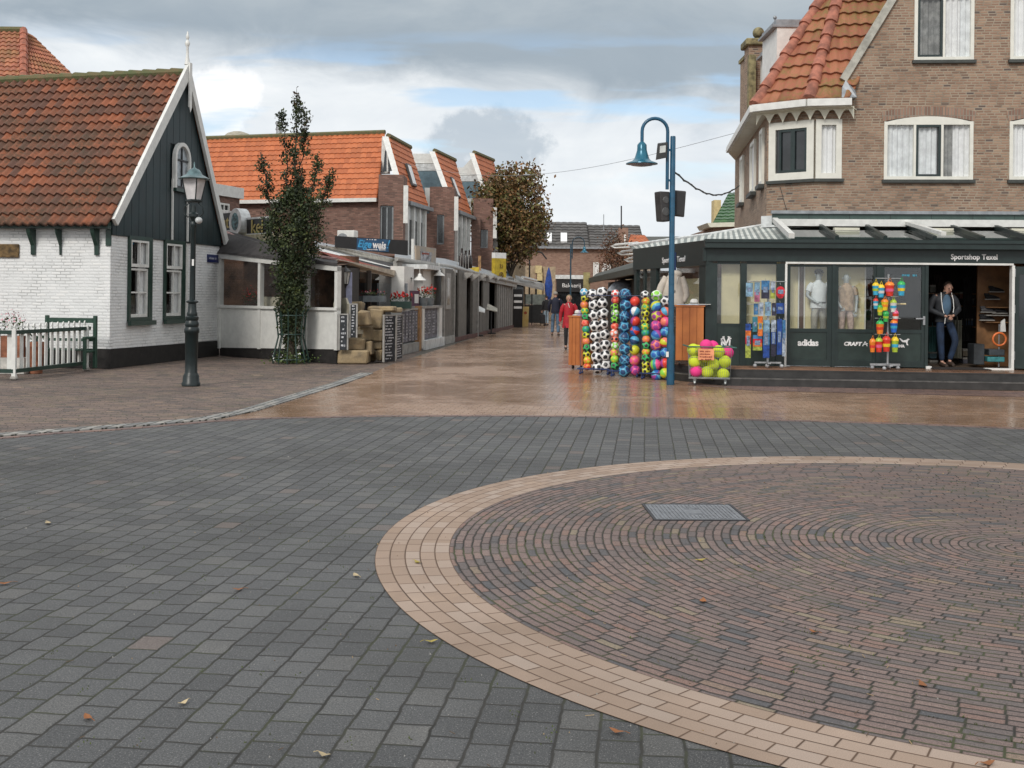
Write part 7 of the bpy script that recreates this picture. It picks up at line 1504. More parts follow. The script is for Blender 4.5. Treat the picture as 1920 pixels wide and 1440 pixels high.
# ================================================================== RACK OF SWIM THINGS
fK = FR(SH.p(sx_(1397), -.62, 0).xy, ang=-5); kx = lambda u, v=600, y=0: fK.hit(u, v, y)
rk = thing('display_stand', 'wheeled display stand hung with blue swim and kite packs beside the white door trim', 'display stand', fK.p(.3, 0, FZ))
b = MB(fK); xa, xb = kx(1415)[0], kx(1465)[0]; b.box(xa, xb, -.05, .02, FZ + .09, FZ + .12); b.box((xa + xb) / 2 - .03, (xa + xb) / 2 + .03, -.25, .25, FZ + .09, FZ + .12); b.build('base', m_alu, rk)
for x in (xa, (xa + xb) / 2 - .02, xb): b = MB(fK); b.ball((x, -.1, FZ + .045), .043, 10, 6); b.build('castor', m_alu, rk)
b = MB(fK); b.box((xa + xb) / 2 - .02, (xa + xb) / 2 + .02, -.02, .02, FZ + .1, 1.98); b.build('pole', m_alu, rk)
for z in (1.96, 1.52, 1.06): b = MB(fK); b.tube([(kx(1400)[0], -.02, z), (kx(1473)[0], -.02, z)], .008, 5); b.build('cross_bar', m_alu, rk)
PK = dict(paleblue=(.22, .38, .52), blue=(.015, .06, .27), pink=(.45, .14, .24), red=(.55, .015, .03), yellow=(.62, .42, .04), orange=(.70, .17, .03), white=(.38, .44, .52), teal=(.04, .20, .27), lime=(.36, .42, .07), dark=(.03, .03, .06), sky=(.05, .19, .40))
def pack(u0, u1, v0, v1, cols, label, y=-.06, rnd=False):
    s0, s1 = kx(u0, 600, y)[0], kx(u1, 600, y)[0]; z1, z0 = kx(u0, v0, y)[1], kx(u0, v1, y)[1]; t = thing('hanging_pack', label, 'toy pack', fK.p(s0, y, z0), 'packs on the swim display stand')
    n = len(cols)
    for k, c in enumerate(cols):
        a, e = z1 - (z1 - z0) * k / n, z1 - (z1 - z0) * (k + 1) / n; b = MB(fK)
        if rnd: b.ext([((s0 + s1) / 2 + (s1 - s0) / 2 * math.cos(6.283 * j / 12), y - .04, (z0 + z1) / 2 + (z1 - z0) / 2 * math.sin(6.283 * j / 12) * (1 if math.sin(6.283 * j / 12) < 0 else .8)) for j in range(12)], (0, .06, 0))
        else: b.box(s0, s1, y - .02, y + .01, e + .001, a)
        b.build('sheet' if n > 1 else 'pouch', pmat('pack_' + c, PK[c], .3, var=.25, scale=14), t)
    b = MB(fK); b.box(s0 + (s1 - s0) * .2, s1 - (s1 - s0) * .2, y - .046 if rnd else y - .024, y - .021, z0 + (z1 - z0) * .35, z0 + (z1 - z0) * .65); b.build('print', pmat('pack_print', (.20, .27, .40), .4, var=.3, scale=25), t)
    b = MB(fK); b.tube([((s0 + s1) / 2, y, z1), ((s0 + s1) / 2, y + .03, z1 + .04), ((s0 + s1) / 2, 0, z1 + .03)], .004, 4); b.build('hook', m_alu, t)
pack(1398, 1411, 530, 556, ['paleblue'], 'pale blue pack, leftmost in the top row of the display stand'); pack(1414, 1424, 529, 566, ['paleblue', 'pink'], 'blue over pink pack, second in the top row of the display stand'); pack(1427, 1442, 526, 560, ['sky', 'dark'], 'navy pack with light top, third in the top row of the display stand', -.07); pack(1444, 1453, 528, 560, ['white', 'lime'], 'narrow white and lime pack beside the red pouch'); pack(1454, 1471, 534, 560, ['red'], 'round red pouch in the top row of the display stand', -.08, True)
pack(1413, 1421, 569, 590, ['sky'], 'small blue pack, leftmost in the middle row of the display stand'); pack(1422, 1431, 567, 592, ['white'], 'pale pack, second in the middle row of the display stand'); pack(1434, 1445, 566, 592, ['paleblue'], 'light patterned pack, third in the middle row of the display stand'); pack(1447, 1454, 568, 592, ['dark'], 'dark ribbed pack in the middle row of the display stand'); pack(1455, 1470, 568, 588, ['blue'], 'square blue pouch at the right of the middle row', -.08)
pack(1398, 1408, 607, 671, ['blue', 'orange', 'red', 'lime', 'lime'], 'long blue, red and lime pack hanging lowest at the left side', -.12); pack(1421, 1430, 593, 630, ['orange', 'yellow', 'orange'], 'orange and yellow tube pack in the middle of the display stand', -.10); pack(1412, 1429, 628, 657, ['sky', 'red', 'orange', 'lime'], 'box pack with rainbow stripes, low on the display stand', -.08); pack(1411, 1420, 594, 622, ['teal'], 'teal pack under the left end of the middle row')
pack(1431, 1443, 600, 671, ['paleblue', 'sky', 'blue'], 'long pale to deep blue pack in the bottom row', -.07); pack(1446, 1455, 600, 668, ['white', 'blue', 'dark'], 'long white and navy pack in the bottom row'); pack(1457, 1466, 598, 665, ['blue'], 'long plain blue pack with white writing in the bottom row', -.08); pack(1467, 1473, 600, 668, ['sky', 'white'], 'narrow long white and blue pack, rightmost of the bottom row')

# ================================================================== BUCKET AND SPADE RACK
fT = FR(SH.p(sx_(1635), -.62, 0).xy, ang=-5); tx = lambda u, v=600, y=0: fT.hit(u, v, y)
tr_ = thing('toy_rack', 'grey wheeled toy rack hung with colourful beach buckets before the shop door', 'rack', fT.p(.3, 0, FZ)); c0 = tx(1665)[0]
b = MB(fT); b.box(tx(1632)[0], tx(1688)[0], -.03, .03, FZ + .08, FZ + .12); b.box(c0 - .03, c0 + .03, -.28, .28, FZ + .08, FZ + .115); b.build('base', m_alu, tr_)
for (x, y) in ((tx(1636)[0], -.02), (tx(1684)[0], -.02), (c0 - .12, -.25), (c0 + .08, .22)): b = MB(fT); b.ball((x, y, FZ + .042), .04, 10, 6); b.build('castor', m_alu, tr_)
b = MB(fT); b.tube([(c0, 0, FZ + .1), (c0, 0, tx(1665, 514)[1])], .02, 8); b.build('pole', m_alu, tr_)
for v in (522, 556, 597, 627): z = tx(1665, v)[1]; b = MB(fT); b.tube([(tx(1640)[0], -.02, z), (tx(1688)[0], -.02, z)], .008, 5); b.tube([(c0, -.25, z), (c0, .25, z)], .008, 5); b.build('cross_bar', m_alu, tr_)
TC = dict(yellow=(.85, .60, .03), sky=(.05, .40, .62), red=(.70, .05, .03), green=(.04, .42, .10), orange=(.85, .25, .03), lime=(.40, .55, .05), blue=(.03, .15, .60), pink=(.75, .12, .25), white=(.7, .7, .68), teal=(.05, .30, .30))
def bucket(u, v, w_, h, cols, label, y=-.1):
    s, z = tx(u, v, y); sc = SH.p(0, 0, 0).y / F; hw, hh = w_ / 2 * 21.5 / F, h * 21.5 / F; t = thing('beach_bucket', label, 'beach toy', fT.p(s, y, z), 'beach toys on the grey rack')
    tm = lambda c: pmat('toy_' + c, TC[c], .3, var=.1, scale=20)
    b = MB(fT); b.lathe((s, y, z - hh / 2), [(hw * .68, 0), (hw * .95, hh * .62), (hw, hh * .66)], 14); b.build('bucket', tm(cols[0]), t, smooth=40)
    b = MB(fT); b.lathe((s, y, z - hh / 2), [(hw * .99, hh * .66), (hw * .96, hh * .73), (hw * .78, hh * .82), (hw * .4, hh * .88), (.01, hh * .9)], 14); b.build('netted_top', tm(cols[1]), t, smooth=40)
    b = MB(fT); b.lathe((s, y, z - hh / 2), [(hw * .84, hh * .28), (hw * .93, hh * .46)], 14); b.build('band', tm(cols[2]), t)
    b = MB(fT); b.tube([(s - hw * .7, y, z + hh * .15), (s, y - .03, z + hh * .62), (s + hw * .7, y, z + hh * .15)], .008, 5); b.build('handle', tm(cols[1]), t)
for a in ((1642, 540, 13, 26, ('sky', 'yellow', 'lime'), 'blue bucket with yellow top, leftmost in the top row of the toy rack'), (1652, 544, 14, 27, ('sky', 'yellow', 'white'), 'blue bucket with yellow top, second in the top row of the toy rack'), (1668, 540, 18, 30, ('red', 'orange', 'pink'), 'large red bucket in the middle of the top row of the toy rack'), (1690, 539, 15, 30, ('sky', 'green', 'yellow'), 'green topped bucket at the right of the top row of the toy rack'),
          (1642, 568, 10, 22, ('sky', 'red', 'white'), 'small red and blue set, left in the second row of the toy rack'), (1650, 580, 11, 22, ('lime', 'green', 'yellow'), 'lime green set, lower left in the second row of the toy rack'), (1659, 570, 14, 24, ('yellow', 'orange', 'orange'), 'bright yellow set in the centre of the second row'), (1675, 572, 13, 26, ('white', 'lime', 'sky'), 'white and blue set, right in the second row of the toy rack'), (1679, 592, 12, 26, ('red', 'pink', 'white'), 'pink and red set hanging beneath the second row'), (1661, 592, 12, 22, ('green', 'green', 'lime'), 'plain green set in the middle of the toy rack'),
          (1650, 612, 15, 28, ('orange', 'green', 'red'), 'orange bucket with green top, left in the third row'), (1676, 610, 14, 26, ('blue', 'orange', 'sky'), 'deep blue bucket, right in the third row of the toy rack'),
          (1636, 646, 12, 28, ('orange', 'orange', 'red'), 'orange red bucket, leftmost in the bottom row of the toy rack'), (1648, 645, 14, 30, ('red', 'lime', 'pink'), 'red bucket with lime top, second in the bottom row'), (1662, 643, 16, 32, ('red', 'red', 'yellow'), 'big red bucket with yellow band in the bottom row'), (1678, 644, 14, 32, ('lime', 'yellow', 'sky'), 'yellow topped blue and lime set, rightmost in the bottom row')): bucket(*a)
b = MB(fT); s, z = tx(1690, 570); b.tube([(s - .12, -.02, z), (s + .04, -.02, z)], .006, 5); b.tube([(s - .02, -.02, z), (s + .08, -.02, z + .002)], .016, 6); tag(b.build('toy_spade', pmat('spade_cream', (.7, .6, .35), .5)), 'cream handled spade sticking out of the toy rack to the right', 'toy spade')
# ================================================================== PEOPLE
m_skin = pmat('skin', (.52, .30, .22), .55, var=.06); m_skin2 = pmat('mannequin_skin', (.36, .40, .40), .4, var=.04)
def skinmesh(name, verts, edges, radii, roots, mat, parent, M, sub=1, closed_first=True):
    me = bpy.data.meshes.new(name); me.from_pydata([tuple(v) for v in verts], edges, []); o = bpy.data.objects.new(name, me); COL.objects.link(o)
    sk = o.modifiers.new('skin', 'SKIN'); sk.use_smooth_shade = True; sk.branch_smoothing = .4
    lay = me.skin_vertices[0] if me.skin_vertices else None
    if lay is None:
        bm = bmesh.new(); bm.from_mesh(me); bm.verts.layers.skin.verify(); bm.to_mesh(me); bm.free(); lay = me.skin_vertices[0]
    for i, r in enumerate(radii): lay.data[i].radius = r if isinstance(r, tuple) else (r, r); lay.data[i].use_root = i in roots
    if sub: ss = o.modifiers.new('ss', 'SUBSURF'); ss.levels = sub; ss.render_levels = sub
    dg = bpy.context.evaluated_depsgraph_get(); dg.update(); m2 = bpy.data.meshes.new_from_object(o.evaluated_get(dg)); bpy.data.objects.remove(o)
    org = Vector((0, 0, 0)); q = parent
    while q is not None: org += q.location; q = q.parent
    m2.transform(Matrix.Translation(-org) @ M); m2.materials.clear(); m2.materials.append(mat); m2.name = name; m2.polygons.foreach_set('use_smooth', [True] * len(m2.polygons))
    o = bpy.data.objects.new(name, m2); COL.objects.link(o); o.parent = parent; return o
def figure(name, label, loc, face, H, J, mats, cat='person', hairstyle='short', cap=None, coat='jacket', coat_len=0.0, mann=False):
    """J: joints of a 1.75 m figure in its own frame (x right of the viewer, -y towards the viewer when face = 0)"""
    k = H / 1.75; M_ = Matrix.Translation(loc) @ Matrix.Rotation(R(face), 4, 'Z') @ Matrix.Scale(k, 4); t = thing(name, label, cat, loc)
    D = dict(pel=(0, 0, .96), wst=(0, 0, 1.10), chs=(0, -.01, 1.30), nk=(0, 0, 1.48), hd=(0, -.015, 1.60), tp=(0, -.01, 1.70),
             sL=(-.17, 0, 1.42), eL=(-.22, .02, 1.14), wL=(-.24, -.05, .90), sR=(.17, 0, 1.42), eR=(.22, .02, 1.14), wR=(.24, -.05, .90),
             hL=(-.09, 0, .93), kL=(-.10, -.02, .50), aL=(-.10, .02, .08), tL=(-.11, -.14, .035), hR=(.09, 0, .93), kR=(.10, -.02, .50), aR=(.10, .02, .08), tR=(.11, -.14, .035)); D.update(J)
    D = {a: Vector(v) for a, v in D.items()}; V_, E_, R_ = [], [], []; ix = {}
    def add(n, r, prev=None): ix[n] = len(V_); V_.append(D[n]); R_.append(r); (E_.append((ix[prev], ix[n])) if prev else None)
    add('pel', (.13, .10)); add('wst', (.115, .085), 'pel'); add('chs', (.135, .095), 'wst'); add('nk', .052, 'chs'); add('hd', (.075, .088), 'nk'); add('tp', (.062, .07), 'hd')
    for s in 'LR':
        add('s' + s, .055, 'chs'); add('e' + s, .041, 's' + s); add('w' + s, .027, 'e' + s)
        add('h' + s, .078, 'pel'); add('k' + s, .052, 'h' + s); add('a' + s, .036, 'k' + s); add('t' + s, (.035, .025), 'a' + s)
    roots = [0]
    hands = []
    for s, sg in (('L', -1), ('R', 1)):
        w_ = D['w' + s]; d = (w_ - D['e' + s]).normalized(); side = d.cross(Vector((0, 1, 0))).normalized() * sg; 
        if side.length < .1: side = Vector((1, 0, 0))
        pn = d.cross(side).normalized(); palm = w_ + d * .055; i0 = len(V_); V_.append(palm); R_.append((.034, .017)); E_.append((ix['w' + s], i0))
        for j in range(4):                                   # four fingers of different lengths, slightly curled
            ln = (.062, .072, .068, .052)[j]; o_ = side * ((j - 1.5) * .019); a0 = len(V_)
            p0 = palm + d * .025 + o_; p1 = p0 + d * ln * .55 - pn * .006; p2 = p1 + d * ln * .42 - pn * .022
            V_.extend([p0, p1, p2]); R_.extend([.0095, .0085, .007]); E_.extend([(a0, a0 + 1), (a0 + 1, a0 + 2)]); roots.append(a0)
        a0 = len(V_); p0 = palm - side * .022 - d * .01; p1 = p0 - side * .022 + d * .028; p2 = p1 - side * .004 + d * .03; V_.extend([p0, p1, p2]); R_.extend([.012, .010, .008]); E_.extend([(a0, a0 + 1), (a0 + 1, a0 + 2)]); roots.append(a0)
    skinmesh('body', V_, E_, R_, roots, mats['skin'], t, M_)
    # face: eyes, nose, mouth, ears
    hd = D['hd']; fd = Vector((0, -1, 0)); up = Vector((0, 0, 1))
    if 'look' in J: fd = Vector(J['look']).normalized()
    rt = up.cross(fd).normalized() * -1
    if not mann:
        for s in (-1, 1): b = MB(M_); b.ball(hd + fd * .078 + rt * .03 * s + up * .025, .011, 8, 6); b.build('eye', m_black, t)
        b = MB(M_); c = hd + fd * .082; b.tube([c + up * .03, c + fd * .022 - up * .012, c - up * .02], [.008, .014, .010], 6); b.build('nose', mats['skin'], t, smooth=True)
        b = MB(M_); b.ball(hd + fd * .078 - up * .045, .02, 8, 6, sc=(1.2, .4, .3)); b.build('mouth', pmat('lip', (.35, .10, .09), .5), t)
    for s in (-1, 1): b = MB(M_); b.ball(hd + rt * .080 * s + up * .005, .022, 8, 6, sc=(.5, .7, 1.2)); b.build('ear', mats['skin'], t, smooth=True)
    if mats.get('hair'):
        b = MB(M_); c = hd + up * .04 - fd * .026; n, m_ = 16, 8; vs, fs = [], []
        for i in range(m_ + 1):
            th = math.pi * .5 * i / m_ * 1.25
            for j in range(n):
                a = 6.283 * j / n; q = Vector((math.cos(a) * math.sin(th) * .084, math.sin(a) * math.sin(th) * .098, math.cos(th) * .082))
                low = (q.dot(fd) > .015 and q.z < .06); q = q * (.52 if low else 1.0)
                if hairstyle == 'long' and i >= m_ - 1 and not q.dot(fd) > 0: q.z -= .07
                vs.append(c + q)
        for i in range(m_):
            for j in range(n): a, e = i * n + j, i * n + (j + 1) % n; fs.append((a, a + n, e + n, e))
        b.add(vs, fs); b.build('hair', mats['hair'], t, smooth=True)
    if cap: b = MB(M_); c = hd + up * .045; b.lathe(c, [(.098, 0), (.098, .03), (.08, .07), (.04, .088), (.01, .09)], 16); b.ext([c + fd * .07 - rt * .06, c + fd * .16 - rt * .045, c + fd * .16 + rt * .045, c + fd * .07 + rt * .06], (0, 0, .012)); b.build('cap', cap, t, smooth=40)
    # clothes: trousers, top or coat, shoes
    if mats.get('legs'):
        V2 = [D['pel'], D['wst'] - Vector((0, 0, .05))] ; R2 = [(.142, .115), (.128, .10)]; E2 = [(0, 1)]
        for s in 'LR': i = len(V2); V2 += [D['h' + s], D['k' + s], D['a' + s] + Vector((0, 0, .02))]; R2 += [.095, .072, mats.get('cuff', .062)]; E2 += [(0, i), (i, i + 1), (i + 1, i + 2)]
        if mats.get('short'): 
            for s_ in (4, 7): V2[s_] = V2[s_ - 1] + Vector((0, 0, .0)); V2[s_] = D['k' + ('L' if s_ == 4 else 'R')] - Vector((0, 0, .04))
        skinmesh('trousers', V2, E2, R2, [0], mats['legs'], t, M_)
    b = MB(M_); pv = D['pel']; ch = D['chs']; mid = D['wst']; rings = []
    shl = (D['sL'] + D['sR']) / 2; sw_ = abs(D['sR'].x - D['sL'].x) / 2
    spec = [(pv + Vector((0, 0, -.06 - coat_len)), .175 + coat_len * .18, .13 + coat_len * .15), (pv + Vector((0, 0, .02)), .175, .132), (mid, .158, .122), (ch, .17, .132), (shl + Vector((0, 0, -.05)), sw_ + .01, .11), (shl + Vector((0, 0, .01)), sw_ * .82, .09), (shl + Vector((0, 0, .04)), sw_ * .5, .078), (D['nk'] + Vector((0, 0, -.01)), .068, .07), (D['nk'] + Vector((0, 0, .02)), .062, .064)]
    if mats.get('top'):
        n = 18; vs = []
        for (c, rx, ry) in spec:
            for j in range(n): a = 6.283 * j / n; vs.append(c + Vector((rx * math.cos(a), ry * math.sin(a), .004 * math.sin(3 * a + c.z * 9))))
        fs = [(i * n + j, i * n + (j + 1) % n, (i + 1) * n + (j + 1) % n, (i + 1) * n + j) for i in range(len(spec) - 1) for j in range(n)] + [tuple(range(n - 1, -1, -1))]
        b.add(vs, fs)
        for s in 'LR':
            S_, E_2, W_2 = D['s' + s], D['e' + s], D['w' + s]; up2 = Vector((-.035 if S_.x > 0 else .035, 0, -.012))
            if mats.get('tee'): b.tube([S_ + up2, S_.lerp(E_2, .3), S_.lerp(E_2, .62)], [.066, .068, .062], 10)
            else: b.tube([S_ + up2, S_.lerp(E_2, .35), S_.lerp(E_2, .8), E_2.lerp(W_2, .1), E_2.lerp(W_2, .55), W_2], [.070, .072, .060, .058, .050, .042], 10)
        b.build(coat, mats['top'], t, smooth=70)
    if mats.get('shoe'):
        for s in 'LR': b = MB(M_); a_, t_ = D['a' + s], D['t' + s]; d = Vector((t_.x - a_.x, t_.y - a_.y, 0)).normalized(); b.tube([a_ - d * .05 - Vector((0, 0, .035)), a_ + d * .03 - Vector((0, 0, .035)), a_ + d * .12 - Vector((0, 0, .045)), a_ + d * .20 - Vector((0, 0, .05))], [.045, .052, .045, .028], 8); b.build('shoe', mats['shoe'], t, smooth=True)
    return t, M_, D
m_jean = pmat('jeans', (.10, .17, .26), .85, var=.2); m_jean2 = pmat('dark_jeans', (.016, .034, .075), .85, var=.2); m_navy_ = pmat('navy_jacket', (.012, .015, .035), .8); m_blk = pmat('black_cloth', (.012, .012, .014), .85); m_redj = pmat('red_jacket', (.42, .012, .025), .7, var=.12); m_hairg = pmat('hair_grey', (.32, .29, .26), .8); m_hairb = pmat('hair_blond', (.42, .32, .20), .8); m_haird = pmat('hair_dark', (.03, .02, .015), .8); m_shoe = pmat('shoe_brown', (.06, .04, .03), .6)
# woman in red walking towards the viewer
walk = dict(kL=(-.10, -.12, .50), aL=(-.11, -.16, .09), tL=(-.12, -.32, .05), kR=(.09, .02, .50), aR=(.09, .22, .12), tR=(.10, .07, .05), eL=(-.25, .04, 1.13), wL=(-.27, .04, .88), eR=(.25, -.02, 1.16), wR=(.20, -.18, 1.02))
p = G(1066, 655); t, M_, D = figure('person', 'woman in a red coat walking towards the viewer beside the left crate', p, 4, 1.70, walk, dict(skin=m_skin, hair=m_hairb, legs=m_blk, top=m_redj, shoe=m_shoe, cuff=.055), coat='coat', coat_len=.22, hairstyle='long')
b = MB(M_); b.tube([(-.04, -.10, 1.46), (-.02, -.145, 1.38), (.0, -.155, 1.32)], .012, 6); b.build('scarf', m_strw, t)
# man in navy walking away
walk2 = dict(kL=(-.10, -.03, .50), aL=(-.12, .02, .09), tL=(-.14, -.13, .05), kR=(.10, -.06, .50), aR=(.12, -.05, .09), tR=(.13, -.2, .05), eL=(-.26, -.04, 1.16), wL=(-.22, -.16, 1.0), eR=(.26, -.02, 1.15), wR=(.24, -.14, .95))
p = G(1041, 630); figure('person', 'broad man in a navy jacket and blue jeans walking away down the street', p, 176, 1.84, walk2, dict(skin=m_skin, hair=m_hairg, legs=m_jean, top=m_navy_, shoe=m_shoe, cuff=.07))
# slim person in black with a wheeled bag
p = G(1024, 611); t, M_, D = figure('person', 'slim person in black jacket and light jeans walking left of the navy man', p, 200, 1.66, dict(kL=(-.09, -.08, .5), aL=(-.1, -.02, .1), kR=(.09, 0, .5), aR=(.09, .08, .1), tR=(.1, -.06, .05)), dict(skin=m_skin, hair=m_haird, legs=pmat('light_jeans', (.25, .33, .40), .85), top=m_blk, shoe=m_blk, cuff=.055))
q = G(1017, 611); tb_ = thing('trolley_bag', 'black wheeled shopping bag pulled beside the slim person in black', 'bag', q); Mq = Matrix.Translation(q); b = MB(Mq); b.ext([(-.15, -.12, .12), (.15, -.12, .12), (.13, -.10, .62), (-.13, -.10, .62)], (0, .25, 0)); b.build('bag', m_blk, tb_, bevel=.03); b = MB(Mq); b.tube([(0, .14, .1), (.02, .18, .95)], .012, 5); b.build('handle', m_alu, tb_)
for s in (-.13, .11): b = MB(Mq); b.lathe((s, .1, .07), [(.07, 0), (.07, .03)], 12, axis='X'); b.build('wheel', m_blk, tb_)
# man leaning in the shop doorway, looking down at his hands
p = SH.p(sx_(1771, 690, .62), .62, FZ + .006)
J = dict(pel=(.0, .05, .93), wst=(-.02, .04, 1.08), chs=(-.04, -.01, 1.27), nk=(-.01, -.05, 1.44), hd=(.02, -.11, 1.53), tp=(.03, -.09, 1.63), sL=(-.21, 0, 1.38), eL=(-.30, .02, 1.10), wL=(-.07, -.17, .99), sR=(.14, -.02, 1.38), eR=(.26, -.02, 1.12), wR=(.09, -.19, 1.00), hL=(-.09, .05, .90), kL=(-.08, .0, .48), aL=(-.04, .03, .08), tL=(-.03, -.14, .04), hR=(.09, .05, .90), kR=(.19, -.06, .50), aR=(.10, .02, .10), tR=(.10, -.14, .05), look=(.15, -1, -.5))
t, M_, D = figure('person', 'man in dark tracksuit top and jeans standing in the shop doorway looking down', p, 0, 1.80, J, dict(skin=m_skin, hair=m_haird, legs=m_jean2, top=pmat('tracksuit', (.025, .028, .034), .7), shoe=m_shoe, cuff=.055))
b = MB(M_); b.ball((-.02, -.125, 1.20), .11, 12, 8, sc=(.8, .35, 1.9)); b.build('shirt', pmat('shirt_blue', (.07, .13, .20), .8), t, smooth=True)
for pts in ([(-.12, -.10, 1.44), (-.13, -.145, 1.30), (-.11, -.16, 1.12), (-.06, -.17, .96), (-.06, -.14, .84)], [(.08, -.10, 1.44), (.10, -.14, 1.30), (.11, -.15, 1.15), (.09, -.16, 1.02)]): b = MB(M_); b.tube(pts, .008, 5); b.build('piping', m_wcan, t)
# two mannequins in the display
m_wsh = pmat('shirt_white', (.70, .74, .74), .9, var=.05); m_khk = pmat('khaki', (.33, .32, .27), .9); m_tan2 = pmat('tan_top', (.42, .30, .20), .9, var=.2, scale=12)
mJ = dict(eL=(-.27, -.02, 1.16), wL=(-.10, -.16, 1.02), eR=(.27, .02, 1.14), wR=(.22, -.12, .92))
s = sx_(1534, 600, .2); p = SH.p(s, .20, .62); t, M_, D = figure('mannequin', 'mannequin in white T-shirt, dark cap and khaki trousers in the left display window', p, 8, 1.62, mJ, dict(skin=m_skin2, legs=m_khk, top=m_wsh, tee=True), cat='mannequin', cap=m_blk, mann=True)
b = MB(M_); b.lathe((0, 0, 1.0), [(.168, 0), (.168, .035)], 18, sy=.80); b.build('belt', m_blk, t)
s = sx_(1586, 600, .2); p = SH.p(s, .20, .60); figure('mannequin', 'mannequin in tan top and pale shorts in the right display window', p, -6, 1.58, dict(eL=(-.24, .0, 1.16), wL=(-.14, -.14, .98), eR=(.24, .02, 1.14), wR=(.20, -.06, .90)), dict(skin=m_skin2, legs=pmat('shorts_pale', (.55, .42, .36), .9, var=.15, scale=20), top=m_tan2, tee=True, short=True), cat='mannequin', mann=True)
# things inside the doorway
fD = SH; dd = lambda u, v, y: SH.hit(u, v, y)
sl_w = thing('shoe_shelf', 'wooden wall display with dark shoes inside the right of the shop doorway', 'shelf', SH.p(dd(1860, 600, 1.1)[0], 1.1, 1.0))
for v in (575, 590, 603): s, z = dd(1845, v, 1.1); b = MB(SH); b.box(s, dd(1893, v, 1.1)[0], .95, 1.19, z - .02, z); b.build('board', m_greyl if v == 590 else m_wood, sl_w)
def shoe(u, v, label, mt, y=1.05, sc=1.0, group='shoes on the wall display'):
    s, z = dd(u, v, y); M_ = SH.M @ Matrix.Translation((s, y, z)) @ Matrix.Scale(sc, 4); t = thing('shoe', label, 'shoe', M_ @ Vector((0, 0, 0)), group)
    b = MB(M_); b.tube([(-.13, 0, .045), (-.08, 0, .06), (0, 0, .055), (.08, 0, .04), (.14, 0, .03)], [.035, .05, .045, .038, .022], 10); b.ext([(-.15, -.03, .08), (-.05, -.03, .09), (-.07, -.03, .13), (-.15, -.03, .13)], (0, .06, 0)); b.build('upper', mt, t, smooth=50)
    b = MB(M_); b.box(-.15, .15, -.04, .04, -.002, .018); b.build('sole', m_greyl, t)
shoe(1860, 562, 'black shoe, highest on the wooden wall display', m_blk); shoe(1852, 586, 'grey and black trainer at the left of the wall display', pmat('trainer_grey', (.10, .10, .11), .6)); shoe(1874, 588, 'dark trainer at the right of the wall display', m_blk); shoe(1850, 601, 'dark shoe on the low left shelf of the wall display', m_blk); shoe(1868, 548, 'black shoe hanging near the top of the doorway wall', m_blk)
rg = thing('swim_ring', 'orange swim ring standing inside the shop doorway at the right', 'swim ring', SH.p(*dd(1874, 636, .5)[:1], .5, 1.0)); s, z = dd(1874, 636, .5); b = MB(SH); b.ring((s, .5, z), .125, .020, 'Y', 28, 8); b.build('ring', pmat('ring_orange', (.9, .22, .06), .4), rg, smooth=True)
b = MB(SH); b.tube([(s, .52, FZ + .02), (s, .52, z + .3)], .015, 5); b.build('stand', m_alu, rg)
for k, (u0, u1, v0, v1, c, lab) in enumerate(((1852, 1884, 669, 679, (.06, .28, .30), 'teal box on the wheeled trolley in the doorway'), (1855, 1884, 655, 667, (.05, .06, .07), 'dark box stacked above the teal box in the doorway'), (1826, 1846, 645, 684, (.03, .035, .04), 'dark crate of goods left of the teal box in the doorway'))):
    a, z1 = dd(u0, v0, .45); c_, z0 = dd(u1, v1, .45); b = MB(SH); b.box(a, c_, .45, .85, max(z0, FZ + .01), z1); tag(b.build('goods_box', pmat('goods_%s' % 'abc'[k], c, .5, var=.2), bevel=.01), lab, 'box', 'boxes in the shop doorway')
b = MB(SH); a, z1 = dd(1875, 598, .6); c_, z0 = dd(1886, 622, .6); b.ext([(a, .6, z0), (c_, .6, z0), (c_ - .02, .6, z1), (a + .03, .6, z1 - .05)], (0, .05, 0)); tag(b.build('white_bag', m_wcan), 'crumpled white bag above the orange swim ring', 'bag')
for k, (u0, u1, v0, v1, y, c, lab) in enumerate(((1786, 1803, 600, 672, 1.3, (.16, .16, .13), 'grey green coat hanging behind the man in the shop doorway'), (1741, 1756, 612, 660, 1.5, (.03, .10, .10), 'dark teal clothing low at the left inside the shop doorway'), (1806, 1822, 520, 640, 2.2, (.04, .038, .04), 'row of dark coats hanging deep inside the shop'), (1748, 1770, 515, 600, 2.6, (.05, .035, .03), 'brown coat hanging deep inside the shop at the left'))):
    a, z1 = dd(u0, v0, y); c_, z0 = dd(u1, v1, y); n = 10; b = MB(SH); pts = [(a + (c_ - a) * j / n, y + .05 * math.sin(j * 2.2), 0) for j in range(n + 1)]
    for j in range(n): p0, p1 = pts[j], pts[j + 1]; b.poly([(p0[0], p0[1], z0), (p1[0], p1[1], z0), (p1[0], p1[1], z1), (p0[0], p0[1], z1)])
    b.tube([((a + c_) / 2, y, z1), ((a + c_) / 2, y + .02, z1 + .08)], .008, 4); tag(b.build('hanging_coat', pmat('coat_%s' % 'abcd'[k], c, .9, var=.2), smooth=40), lab, 'coat')
b = MB(SH); a, z1 = dd(1764, 655, .7); b.tube([(a, .7, FZ + .3), (a + .02, .7, FZ + .75)], .05, 8); tag(b.build('orange_toy', pmat('toy_peach', (.75, .30, .15), .6)), 'peach coloured tube leaning behind the legs of the man in the doorway', 'toy') if False else None

